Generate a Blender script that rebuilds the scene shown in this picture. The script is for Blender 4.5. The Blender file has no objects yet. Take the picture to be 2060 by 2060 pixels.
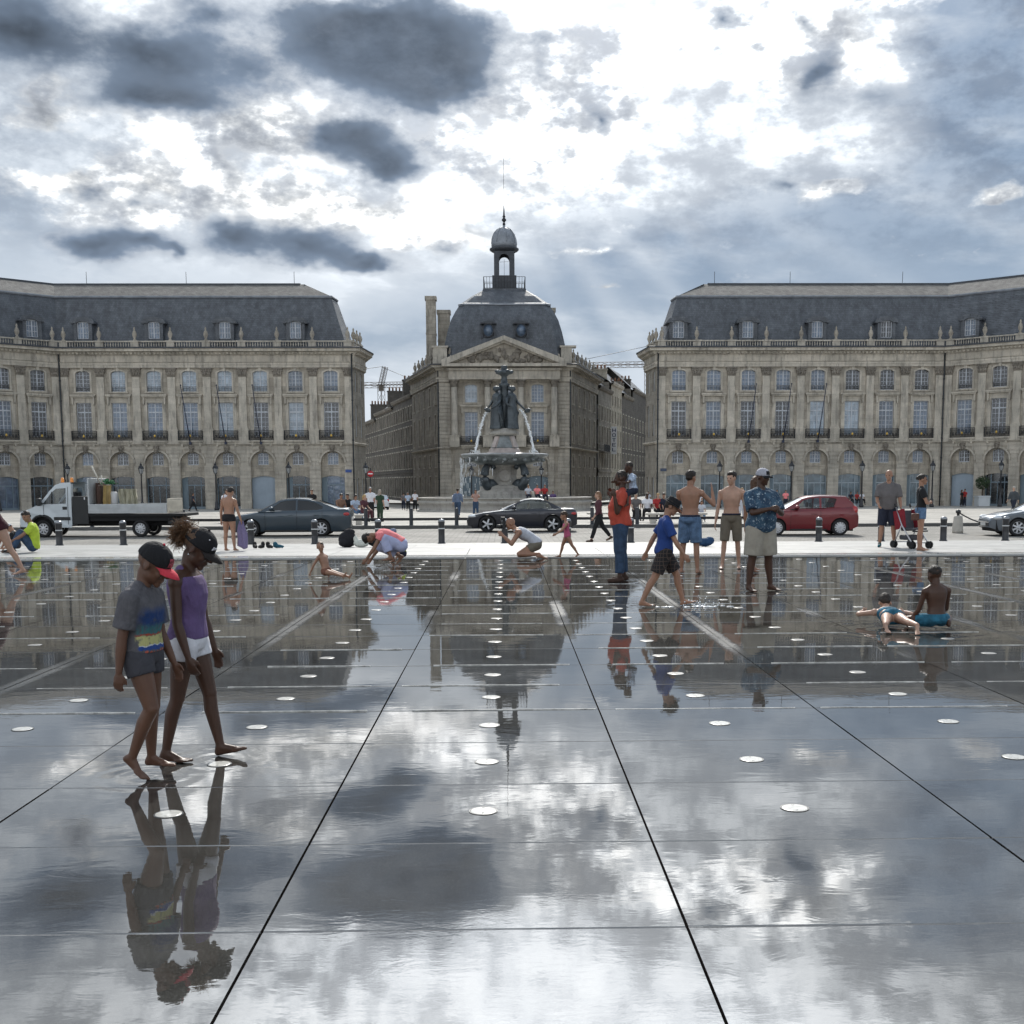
import bpy, bmesh, math, random
import numpy as np
from mathutils import Vector, Matrix, Euler
from mathutils.geometry import tessellate_polygon
R_ = math.radians
rnd = random.Random(7)
scene = bpy.context.scene
COL = scene.collection

# ---------------------------------------------------------------- camera
CAM_H = 1.62
cd = bpy.data.cameras.new('camera')
cam = bpy.data.objects.new('camera', cd); COL.objects.link(cam)
cd.sensor_width = 36.0; cd.lens = 41.0
cd.shift_x = -0.01872; cd.shift_y = 0.1023
cd.clip_start = 0.1; cd.clip_end = 5000
cam.matrix_world = Matrix.Translation((0, 0, CAM_H)) @ Matrix.Rotation(R_(-1.2), 4, 'Z') @ Matrix.Rotation(R_(90 - 6.6), 4, 'X') @ Matrix.Rotation(R_(-0.23), 4, 'Z')
scene.camera = cam

# ---------------------------------------------------------------- world
SUN_AZ, SUN_EL = R_(4.0), R_(38.0)
world = bpy.data.worlds.new('World'); scene.world = world; world.use_nodes = True
DARK=[(0.02,0.24,0.03,0.012,0.35),(-0.2,0.315,0.03,0.012,0.5),(0.30,0.29,0.045,0.012,0.35),(-0.02,0.205,0.05,0.007,0.4),(-0.35,0.255,0.03,0.01,0.4),(-0.111,0.351,0.081,0.025,1.2),(-0.078,0.327,0.064,0.027,1.25),(-0.04,0.311,0.033,0.014,1.15),(-0.378,0.334,0.042,0.026,1.4),(-0.281,0.324,0.050,0.018,1.35),(-0.278,0.292,0.048,0.013,1.3),(-0.128,0.271,0.037,0.019,1.05),(-0.098,0.255,0.031,0.014,1.1),(-0.158,0.273,0.017,0.014,0.6),(-0.328,0.226,0.013,0.006,0.5),(-0.295,0.219,0.014,0.004,0.45),(-0.334,0.187,0.026,0.012,1.05),(-0.293,0.190,0.022,0.008,0.9),(-0.262,0.185,0.014,0.004,0.7),(-0.212,0.193,0.024,0.013,1.0),(-0.16,0.191,0.03,0.014,1.05),(-0.115,0.181,0.03,0.007,1),(-0.045,0.19,0.026,0.006,0.4),(0.083,0.287,0.009,0.015,0.6),(0.252,0.312,0.014,0.017,0.75),(0.241,0.347,0.009,0.008,0.5),(0.178,0.354,0.011,0.008,0.45),(0.225,0.241,0.01,0.005,0.6),(-0.231,0.354,0.02,0.008,0.6),(0.039,0.35,0.026,0.013,0.3),(0.035,0.32,0.026,0.022,0.3),(0.39,0.213,0.006,0.003,0.35)]
BRIGHT=[(-0.30,0.208,0.05,0.008,0.7),(-0.16,0.215,0.06,0.01,0.8),(-0.2,0.285,0.2,0.05,0.55),(-0.12,0.21,0.22,0.02,0.3),(0.13,0.344,0.158,0.032,0.62),(0.243,0.328,0.053,0.036,1),(0.026,0.298,0.095,0.056,0.5),(-0.304,0.232,0.056,0.012,1),(-0.161,0.222,0.064,0.016,0.9),(-0.054,0.198,0.048,0.011,0.9),(0.254,0.236,0.035,0.01,1),(0.39,0.218,0.019,0.009,1.1),(0.087,0.155,0.018,0.005,0.9),(0.017,0.243,0.07,0.043,0.4),(-0.149,0.355,0.03,0.016,1),(-0.363,0.275,0.026,0.016,0.8),(-0.214,0.27,0.08,0.021,0.8),(-0.192,0.325,0.025,0.018,0.6),(-0.248,0.232,0.02,0.01,0.6),(0.065,0.186,0.031,0.005,0.5),(-0.324,0.234,0.023,0.005,0.6),(0.087,0.291,0.026,0.023,0.9),(-0.366,0.303,0.019,0.014,0.5)]
BLUE=[(0.374,0.34,0.063,0.035,1.1),(0.40,0.25,0.045,0.05,1.2),(0.26,0.19,0.14,0.035,1.3),(0.153,0.155,0.16,0.03,1.2),(-0.094,0.118,0.133,0.025,0.8),(0.101,0.118,0.07,0.03,1),(-0.383,0.192,0.061,0.023,0.35),(0.36,0.19,0.1,0.04,1.2),(0.349,0.281,0.046,0.036,0.4),(-0.369,0.23,0.046,0.022,0.35)]

class NT:
    """small helper for building node trees"""
    def __init__(s, tree):
        s.t = tree; s.n = tree.nodes; s.l = tree.links
    def new(s, typ, **kw):
        n = s.n.new(typ)
        for k, v in kw.items(): setattr(n, k, v)
        return n
    def put(s, sock, v):
        if isinstance(v, bpy.types.NodeSocket): s.l.new(v, sock)
        elif v is not None: sock.default_value = v
    def math(s, op, a, b=None, c=None, clamp=False):
        n = s.n.new('ShaderNodeMath'); n.operation = op; n.use_clamp = clamp
        s.put(n.inputs[0], a)
        if b is not None: s.put(n.inputs[1], b)
        if c is not None: s.put(n.inputs[2], c)
        return n.outputs[0]
    def vmath(s, op, a, b=None, out=0):
        n = s.n.new('ShaderNodeVectorMath'); n.operation = op
        s.put(n.inputs[0], a)
        if b is not None: s.put(n.inputs[1], b)
        return n.outputs[out]
    def mix(s, f, a, b):
        n = s.n.new('ShaderNodeMix'); n.data_type = 'RGBA'; n.clamp_factor = True
        s.put(n.inputs[0], f); s.put(n.inputs[6], a); s.put(n.inputs[7], b)
        return n.outputs[2]
    def mulc(s, a, b):
        n = s.n.new('ShaderNodeMix'); n.data_type = 'RGBA'; n.blend_type = 'MULTIPLY'
        n.inputs[0].default_value = 1; s.put(n.inputs[6], a); s.put(n.inputs[7], b)
        return n.outputs[2]
    def ramp(s, x, a, b, lo=0.0, hi=1.0, smooth=True):
        n = s.n.new('ShaderNodeMapRange'); n.interpolation_type = 'SMOOTHSTEP' if smooth else 'LINEAR'
        s.put(n.inputs[0], x)
        for i, v in enumerate((a, b, lo, hi)): s.put(n.inputs[1 + i], v)
        return n.outputs[0]
    def noise(s, vec, scale, detail=4, rough=0.55, dist=0.0, out=0, lac=2.0):
        n = s.n.new('ShaderNodeTexNoise')
        if vec is not None: s.put(n.inputs['Vector'], vec)
        n.inputs['Scale'].default_value = scale; n.inputs['Detail'].default_value = detail
        n.inputs['Roughness'].default_value = rough; n.inputs['Distortion'].default_value = dist
        return n.outputs[out]
    def xyz(s, x, y, z):
        n = s.n.new('ShaderNodeCombineXYZ')
        for i, v in enumerate((x, y, z)): s.put(n.inputs[i], v)
        return n.outputs[0]
    def sep(s, v):
        n = s.n.new('ShaderNodeSeparateXYZ'); s.put(n.inputs[0], v); return n.outputs

def build_world():
    W = NT(world.node_tree); W.n.clear()
    out = W.new('ShaderNodeOutputWorld'); bg = W.new('ShaderNodeBackground')
    sky = W.new('ShaderNodeTexSky'); sky.sky_type = 'NISHITA'; sky.sun_disc = False
    sky.sun_elevation = SUN_EL; sky.sun_rotation = SUN_AZ
    sky.dust_density = 1.5; sky.air_density = 1.0
    tc = W.new('ShaderNodeTexCoord'); d = tc.outputs['Generated']
    dx, dy, dz = W.sep(d)
    az = W.math('ARCTAN2', dx, dy)
    el = W.math('ARCSINE', dz)
    # turbulence that frays every cloud edge
    elS = W.math('MULTIPLY', el, 1.7)
    pq = W.xyz(az, elS, 0.37)
    w1 = W.noise(pq, 9.0, 4, 0.62, out=1); w1 = W.vmath('SUBTRACT', w1, (0.5, 0.5, 0.5))
    sc = W.vmath('MULTIPLY', w1, (0.085, 0.055, 0.0))
    p = W.vmath('ADD', W.xyz(az, el, 0.0), sc)
    fb = W.noise(pq, 15.0, 6, 0.62)
    def blobs(lst):
        tot = None
        for (a, e, ra, re, s) in lst:
            ka, ke = 1 / (ra * 2.25), 1 / (re * 2.3)
            n = W.n.new('ShaderNodeVectorMath'); n.operation = 'MULTIPLY_ADD'
            W.put(n.inputs[0], p); n.inputs[1].default_value = (ka, ke, 0); n.inputs[2].default_value = (-a * ka, -e * ke, 0)
            g = W.n.new('ShaderNodeTexGradient'); g.gradient_type = 'QUADRATIC_SPHERE'; W.l.new(n.outputs[0], g.inputs[0])
            tot = W.math('MULTIPLY_ADD', g.outputs['Fac'], s * 1.5, tot if tot is not None else 0.0)
        return tot
    # angular distance to the sun
    sd = (math.sin(SUN_AZ) * math.cos(SUN_EL), math.cos(SUN_AZ) * math.cos(SUN_EL), math.sin(SUN_EL))
    cosang = W.vmath('DOT_PRODUCT', d, sd, out=1)
    ang = W.math('ARCCOSINE', W.math('MINIMUM', W.math('MAXIMUM', cosang, -1.0), 1.0))
    glow = W.math('EXPONENT', W.math('MULTIPLY', W.math('POWER', W.math('DIVIDE', ang, 0.22), 2.0), -1.0))
    glow2 = W.math('EXPONENT', W.math('MULTIPLY', W.math('POWER', W.math('DIVIDE', ang, 0.42), 2.0), -1.0))
    # general cloudiness that carries on all round the dome
    gen = W.noise(W.xyz(W.math('DIVIDE', dx, W.math('ADD', dz, 0.22)), W.math('DIVIDE', dy, W.math('ADD', dz, 0.22)), 1.3), 1.1, 5, 0.6, 0.0)
    # shafts of light fanning from the sun
    ra_ = W.math('ARCTAN2', W.math('SUBTRACT', az, -0.06), W.math('SUBTRACT', 0.37, el))
    shaft = W.noise(W.xyz(W.math('MULTIPLY', ra_, 4.2), W.math('MULTIPLY', W.math('SUBTRACT', fb, 0.5), 0.25), 2.1), 1.5, 2, 0.5)
    shaft = W.math('ADD', 0.5, W.math('MULTIPLY', W.math('SUBTRACT', shaft, 0.5), W.ramp(az, -0.08, 0.12, 0.06, 0.26)))
    # 1 veil: thin grey-white haze over blue
    skyb = W.mulc(sky.outputs[0], (0.155, 0.15, 0.15, 1))
    veilL = W.math('ADD', W.math('ADD', W.ramp(az, 0.15, -0.15, 0.54, 0.60), W.math('MULTIPLY', glow2, 0.55)), W.math('MULTIPLY', W.math('SUBTRACT', shaft, 0.5), 0.30))
    veilL = W.math('ADD', veilL, W.math('MULTIPLY', W.math('SUBTRACT', gen, 0.5), W.ramp(el, 0.08, 0.3, 0.12, 0.55)))
    veilL = W.math('ADD', veilL, W.math('MULTIPLY', W.ramp(ang, 1.1, 2.3), 0.25))
    lowh = W.ramp(el, 0.05, 0.16, 0.0, 1.0)
    veilL = W.math('ADD', veilL, W.math('MULTIPLY', W.math('SUBTRACT', 1.0, lowh), 0.04))
    vcol = W.mulc(W.mix(W.ramp(veilL, 0.30, 0.85), (0.70, 0.88, 1.10, 1), (0.97, 1.0, 1.04, 1)), W.xyz(veilL, veilL, veilL))
    blue = W.math('MINIMUM', blobs(BLUE), 1.0)
    bcol = W.mix(0.92, skyb, (0.12, 0.205, 0.32, 1))
    shf = W.ramp(shaft, 0.40, 0.60, 1.1, 0.35)
    vm = W.math('SUBTRACT', 0.96, W.math('MULTIPLY', blue, W.math('MULTIPLY', W.ramp(fb, 0.2, 0.65, 0.75, 1.0), shf)))
    vm = W.math('ADD', vm, W.math('MULTIPLY', W.ramp(W.noise(W.xyz(W.math('MULTIPLY_ADD', el, 1.2, az), W.math('MULTIPLY', el, 3.2), 0.9), 7.0, 5, 0.6), 0.45, 0.70), 0.45))
    c = W.mix(vm, bcol, vcol)
    # 2 sunlit cumulus, brightest where a cloud edge turns to the sun
    br = blobs(BRIGHT); dk = blobs(DARK)
    fine = W.noise(pq, 44.0, 4, 0.6)
    fz = W.math('ADD', W.math('SUBTRACT', fb, 0.5), W.math('MULTIPLY', W.math('SUBTRACT', fine, 0.5), 0.35))
    rimb = W.math('MULTIPLY', W.ramp(dk, 0.0, 0.5), W.ramp(gen, 0.35, 0.6, 0.05, 0.5))
    bm = W.ramp(W.math('ADD', W.math('MAXIMUM', br, rimb), W.math('MULTIPLY', fz, 2.6)), 0.36, 1.05)
    om = W.math('MULTIPLY', W.ramp(gen, 0.52, 0.68, 0.0, 0.55), W.ramp(el, 0.36, 0.5))
    bm = W.math('MAXIMUM', bm, om)
    bl = W.math('ADD', W.math('ADD', 0.74, W.math('MULTIPLY', glow2, 0.52)), W.math('MULTIPLY', fz, 1.1))
    c = W.mix(bm, c, W.mulc((1.0, 0.995, 0.985, 1), W.xyz(bl, bl, bl)))
    mot = W.ramp(W.math('ADD', W.noise(pq, 21.0, 5, 0.6), W.math('MULTIPLY', W.math('SUBTRACT', fine, 0.5), 0.3)), 0.34, 0.64, 0.46, 1.10)
    c = W.mulc(c, W.mix(W.math('MAXIMUM', bm, W.ramp(el, 0.14, 0.24, 0.0, 0.55)), (1, 1, 1, 1), W.xyz(W.math('MULTIPLY', mot, W.math('MULTIPLY_ADD', mot, 0.12, 0.88)), mot, W.math('POWER', mot, 0.85))))
    # the sun behind thin cloud, above the picture
    gl = W.math('MULTIPLY', glow, 0.95)
    add = W.new('ShaderNodeMix'); add.data_type = 'RGBA'; add.blend_type = 'ADD'; add.inputs[0].default_value = 1
    W.put(add.inputs[6], c); W.put(add.inputs[7], W.mulc((1.0, 0.97, 0.92, 1), W.xyz(gl, gl, gl)))
    c = add.outputs[2]
    # 3 grey cloud bases in shade
    dsum = W.math('ADD', dk, W.math('MULTIPLY', fz, 1.7))
    dm = W.ramp(dsum, 0.12, 1.02)
    dL = W.math('ADD', W.math('ADD', W.ramp(dsum, 0.5, 1.7, 0.25, 0.12), W.math('MULTIPLY', fz, 0.22)), W.math('MULTIPLY', W.math('SUBTRACT', gen, 0.5), 0.16))
    c = W.mix(W.math('MULTIPLY', dm, 0.97), c, W.mulc((0.74, 0.95, 1.28, 1), W.xyz(dL, dL, dL)))
    # the thin cloud in front of the sun is far brighter than white
    sx, sy_, sz = W.sep(c); lum = W.math('MAXIMUM', sx, sy_)
    ex = W.ramp(lum, 0.62, 1.2, 1.0, 2.2)
    c = W.mulc(W.mulc(c, W.xyz(ex, ex, ex)), (0.975, 1.0, 1.02, 1))
    W.put(bg.inputs[0], c); bg.inputs[1].default_value = 1.0
    W.l.new(bg.outputs[0], out.inputs[0])
build_world()
world.cycles.sampling_method = 'MANUAL'; world.cycles.sample_map_resolution = 512

# ---------------------------------------------------------------- sun
sl = bpy.data.lights.new('sun', 'SUN'); sun = bpy.data.objects.new('sun', sl); COL.objects.link(sun)
sl.energy = 3.0; sl.angle = R_(0.6); sl.color = (1.0, 0.955, 0.88)
sv = Vector((math.sin(SUN_AZ) * math.cos(SUN_EL), math.cos(SUN_AZ) * math.cos(SUN_EL), math.sin(SUN_EL)))
sun.rotation_euler = sv.to_track_quat('Z', 'Y').to_euler(); sun.location = sv * 60 + Vector((0, 40, 0))

# ---------------------------------------------------------------- exposure
vs = scene.view_settings
scene.display_settings.display_device = 'sRGB'
vs.view_transform = 'Standard'; vs.look = 'None'; vs.exposure = 0.2; vs.gamma = 1.0; vs.use_curve_mapping = False
scene.cycles.use_denoising = True; scene.cycles.use_adaptive_sampling = True; scene.cycles.adaptive_threshold = 0.03
scene.cycles.max_bounces = 6; scene.cycles.diffuse_bounces = 3; scene.cycles.glossy_bounces = 4
scene.cycles.transparent_max_bounces = 12; scene.cycles.transmission_bounces = 4
scene.cycles.caustics_reflective = False; scene.cycles.caustics_refractive = False
scene.cycles.sample_clamp_indirect = 4.0

# ================================================================ helpers
MATS = {}
def pmat(name, col, rough=0.6, metal=0.0, var=0.0, vscale=3.0, bump=0.0, bscale=30.0, ior=1.45, extra=None, coat=0.0, alpha=None, sss=0.0, coord='Object'):
    """Principled material with noise variation of colour and a fine relief"""
    if name in MATS: return MATS[name]
    m = bpy.data.materials.new(name); m.use_nodes = True
    T = NT(m.node_tree); b = T.n['Principled BSDF']
    b.inputs['Roughness'].default_value = rough; b.inputs['Metallic'].default_value = metal
    b.inputs['IOR'].default_value = ior
    if coat: b.inputs['Coat Weight'].default_value = coat; b.inputs['Coat Roughness'].default_value = 0.04
    if sss:
        b.inputs['Subsurface Weight'].default_value = sss; b.inputs['Subsurface Radius'].default_value = (0.012, 0.005, 0.003)
        b.inputs['Subsurface Scale'].default_value = 1.0
    base = (col[0], col[1], col[2], 1)
    tc = T.new('ShaderNodeTexCoord').outputs[coord]
    if var:
        n = T.noise(tc, vscale, 5, 0.6)
        lo = tuple(max(0, c * (1 - var)) for c in col) + (1,); hi = tuple(min(1, c * (1 + var)) for c in col) + (1,)
        T.put(b.inputs['Base Color'], T.mix(T.ramp(n, 0.28, 0.72), lo, hi))
    else: b.inputs['Base Color'].default_value = base
    if bump:
        n2 = T.noise(tc, bscale, 4, 0.6)
        bn = T.new('ShaderNodeBump'); bn.inputs['Strength'].default_value = bump; bn.inputs['Distance'].default_value = 0.01
        T.put(bn.inputs['Height'], n2); T.put(b.inputs['Normal'], bn.outputs[0])
    if extra: extra(T, b, tc)
    MATS[name] = m
    return m

def link(o, parent=None):
    COL.objects.link(o)
    if parent is not None: o.parent = parent
    return o
def tag(o, label=None, cat=None, group=None, kind=None):
    for k, v in (('label', label), ('category', cat), ('group', group), ('kind', kind)):
        if v: o[k] = v
    return o
def thing(name, label, cat, loc=(0, 0, 0), rz=0.0, group=None):
    o = bpy.data.objects.new(name, None); link(o)
    o.location = loc; o.rotation_euler = (0, 0, rz); o.empty_display_size = 0.2
    return tag(o, label, cat, group)
def mobj(name, mesh, mat=None, parent=None, loc=(0, 0, 0), rz=0.0, rot=None, scale=None):
    o = bpy.data.objects.new(name, mesh); link(o, parent)
    o.location = loc; o.rotation_euler = rot if rot else (0, 0, rz)
    if scale: o.scale = scale
    if mat is not None:
        if not mesh.materials: mesh.materials.append(mat)
        elif mesh.materials[0] != mat:
            o.material_slots[0].link = 'OBJECT'; o.material_slots[0].material = mat
    return o
def copy_tree(o, parent=None):
    c = o.copy(); COL.objects.link(c); c.parent = parent
    for ch in list(o.children): copy_tree(ch, c)
    return c

class MB:
    """collects simple shapes into one mesh"""
    def __init__(s): s.v = []; s.f = []; s.sm = []; s.mi = []; s.cur = 0
    def add(s, v, f, smooth=False):
        o = len(s.v); s.v += [tuple(p) for p in v]
        for q in f: s.f.append(tuple(i + o for i in q)); s.sm.append(smooth); s.mi.append(s.cur)
        return s
    def box(s, x0, x1, y0, y1, z0, z1, M=None):
        v = [(x0, y0, z0), (x1, y0, z0), (x1, y1, z0), (x0, y1, z0), (x0, y0, z1), (x1, y0, z1), (x1, y1, z1), (x0, y1, z1)]
        if M is not None: v = [M @ Vector(p) for p in v]
        return s.add(v, [(0, 3, 2, 1), (4, 5, 6, 7), (0, 1, 5, 4), (1, 2, 6, 5), (2, 3, 7, 6), (3, 0, 4, 7)])
    def bbox(s, x0, x1, y0, y1, z0, z1, b=0.01, M=None):
        """box with bevelled vertical-ish edges on all sides (chamfered)"""
        bm = bmesh.new(); bmesh.ops.create_cube(bm, size=1)
        for q in bm.verts: q.co = Vector((x0 + (q.co.x + .5) * (x1 - x0), y0 + (q.co.y + .5) * (y1 - y0), z0 + (q.co.z + .5) * (z1 - z0)))
        bmesh.ops.bevel(bm, geom=list(bm.edges), offset=b, segments=2, affect='EDGES', profile=0.5)
        bm.verts.index_update()
        v = [(M @ q.co) if M is not None else q.co for q in bm.verts]; f = [[q.index for q in fa.verts] for fa in bm.faces]
        bm.free(); return s.add(v, f)
    def lathe(s, prof, n=16, c=(0, 0), smooth=True, a0=0.0, M=None, sx=1.0, sy=1.0, caps=True):
        v = []; f = []
        for (r, z) in prof:
            for i in range(n):
                a = a0 + 2 * math.pi * i / n
                v.append((c[0] + r * math.cos(a) * sx, c[1] + r * math.sin(a) * sy, z))
        for j in range(len(prof) - 1):
            for i in range(n):
                k = (i + 1) % n
                f.append((j * n + i, j * n + k, (j + 1) * n + k, (j + 1) * n + i))
        if caps: f.append(tuple(range(n - 1, -1, -1))); f.append(tuple(range((len(prof) - 1) * n, len(prof) * n)))
        if M is not None: v = [M @ Vector(p) for p in v]
        return s.add(v, f, smooth)
    def tube(s, pts, r, n=8, smooth=True, caps=True):
        pts = [Vector(p) for p in pts]; rs = r if isinstance(r, (list, tuple)) else [r] * len(pts)
        v = []; f = []; ref = None
        for i, p in enumerate(pts):
            t = (pts[min(i + 1, len(pts) - 1)] - pts[max(i - 1, 0)]).normalized()
            if ref is None: ref = Vector((0, 0, 1)) if abs(t.z) < 0.9 else Vector((1, 0, 0))
            a = t.cross(ref).normalized(); b = t.cross(a).normalized(); ref = a.cross(t) * -1 if False else ref
            for k in range(n):
                th = 2 * math.pi * k / n
                v.append(p + (a * math.cos(th) + b * math.sin(th)) * rs[i])
        for i in range(len(pts) - 1):
            for k in range(n):
                m = (k + 1) % n
                f.append((i * n + k, i * n + m, (i + 1) * n + m, (i + 1) * n + k))
        if caps: f.append(tuple(range(n - 1, -1, -1))); f.append(tuple(range((len(pts) - 1) * n, len(pts) * n)))
        return s.add(v, f, smooth)
    def ball(s, c, r, n=10, m=7, smooth=True, M=None):
        if not isinstance(r, (tuple, list)): r = (r, r, r)
        v = [(c[0], c[1], c[2] + r[2])]; f = []
        for j in range(1, m):
            ph = math.pi * j / m
            for i in range(n):
                a = 2 * math.pi * i / n
                v.append((c[0] + r[0] * math.sin(ph) * math.cos(a), c[1] + r[1] * math.sin(ph) * math.sin(a), c[2] + r[2] * math.cos(ph)))
        v.append((c[0], c[1], c[2] - r[2]))
        for i in range(n): f.append((0, 1 + i, 1 + (i + 1) % n))
        for j in range(m - 2):
            for i in range(n):
                k = (i + 1) % n; f.append((1 + j * n + i, 1 + (j + 1) * n + i, 1 + (j + 1) * n + k, 1 + j * n + k))
        L = len(v) - 1
        for i in range(n): f.append((L, 1 + (m - 2) * n + (i + 1) % n, 1 + (m - 2) * n + i))
        if M is not None: v = [M @ Vector(p) for p in v]
        return s.add(v, f, smooth)
    def prism(s, poly, y0, y1, M=None):
        """poly in (x,z), extruded along y"""
        n = len(poly); v = [(x, y0, z) for x, z in poly] + [(x, y1, z) for x, z in poly]
        f = [tuple(range(n)), tuple(range(2 * n - 1, n - 1, -1))]
        for i in range(n):
            k = (i + 1) % n; f.append((i, i + n, k + n, k))
        if M is not None: v = [M @ Vector(p) for p in v]
        return s.add(v, f)
    def panel(s, outer, holes, y=0.0, depth=0.3):
        """wall sheet in the xz plane with holes and reveals"""
        loops = [outer] + holes
        tris = tessellate_polygon([[Vector((x, z, 0)) for x, z in L] for L in loops])
        flat = [p for L in loops for p in L]
        v = [(x, y, z) for x, z in flat]; f = []
        for t in tris:
            a, b, c = [flat[i] for i in t]
            cr = (b[0] - a[0]) * (c[1] - a[1]) - (b[1] - a[1]) * (c[0] - a[0])
            f.append(tuple(t) if cr > 0 else tuple(reversed(t)))
        s.add(v, f)
        for L in holes:
            n = len(L); v = [(x, y, z) for x, z in L] + [(x, y + depth, z) for x, z in L]
            s.add(v, [(i, (i + 1) % n, (i + 1) % n + n, i + n) for i in range(n)])
        return s
    def mesh(s, name):
        me = bpy.data.meshes.new(name); me.from_pydata(s.v, [], s.f)
        me.polygons.foreach_set('use_smooth', s.sm); me.polygons.foreach_set('material_index', s.mi)
        me.update(); return me
    def build(s, name, mat=None, parent=None, **kw): return mobj(name, s.mesh(name), mat, parent, **kw)

def rect(x0, x1, z0, z1): return [(x0, z0), (x1, z0), (x1, z1), (x0, z1)]
def seg_arch(x0, x1, z0, zs, rise, n=8):
    """opening with a segmental (or round) head"""
    w = (x1 - x0) / 2; cx = (x0 + x1) / 2
    r = (w * w + rise * rise) / (2 * rise); cz = zs + rise - r
    a = math.asin(min(1, w / r)); 
    if rise > w * 0.999: a = math.pi / 2
    pts = [(x0, z0), (x1, z0)]
    for i in range(n + 1):
        t = a - 2 * a * i / n
        pts.append((cx + r * math.sin(t), cz + r * math.cos(t)))
    return pts
def mitre_path(path):
    """unit-offset vectors to the left of the walking direction at every vertex"""
    P = [Vector(p) for p in path]; out = []
    for i in range(len(P)):
        ds = []
        if i > 0: ds.append((P[i] - P[i - 1]).normalized())
        if i < len(P) - 1: ds.append((P[i + 1] - P[i]).normalized())
        ns = [Vector((-d.y, d.x)) for d in ds]
        if len(ns) == 1: out.append(ns[0])
        else:
            m = (ns[0] + ns[1]); m = m / max(0.2, m.dot(ns[0])); out.append(m)
    return P, out
def sweep(mb, profile, path, closed=False, smooth=False):
    """profile of (inward offset, z) carried along a plan path with mitres; left of the path is inward"""
    P, M = mitre_path(path); n = len(profile); v = []; f = []
    for p, m in zip(P, M):
        for d, z in profile: v.append((p.x + m.x * d, p.y + m.y * d, z))
    for i in range(len(P) - 1):
        rng = range(n) if closed else range(n - 1)
        for j in rng:
            k = (j + 1) % n
            f.append((i * n + j, (i + 1) * n + j, (i + 1) * n + k, i * n + k))
    if closed:
        f.append(tuple(range(n))); f.append(tuple(range(len(P) * n - 1, (len(P) - 1) * n - 1, -1)))
    mb.add(v, f, smooth); return mb
# ================================================================ ground
MIR_Y1 = 25.28          # far edge of the water mirror
def gz(y):
    if y < 30.5: return 0.0 if y < MIR_Y1 else -0.03 * (y - MIR_Y1) / 5.2
    if y < 37.4: return -0.03 - 0.30 * (y - 30.5) / 6.9
    if y < 52.6: return -0.45
    return -0.33 - (y - 52.6) * 0.0119
def gp(x, y): return (x, y, gz(y))

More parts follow.
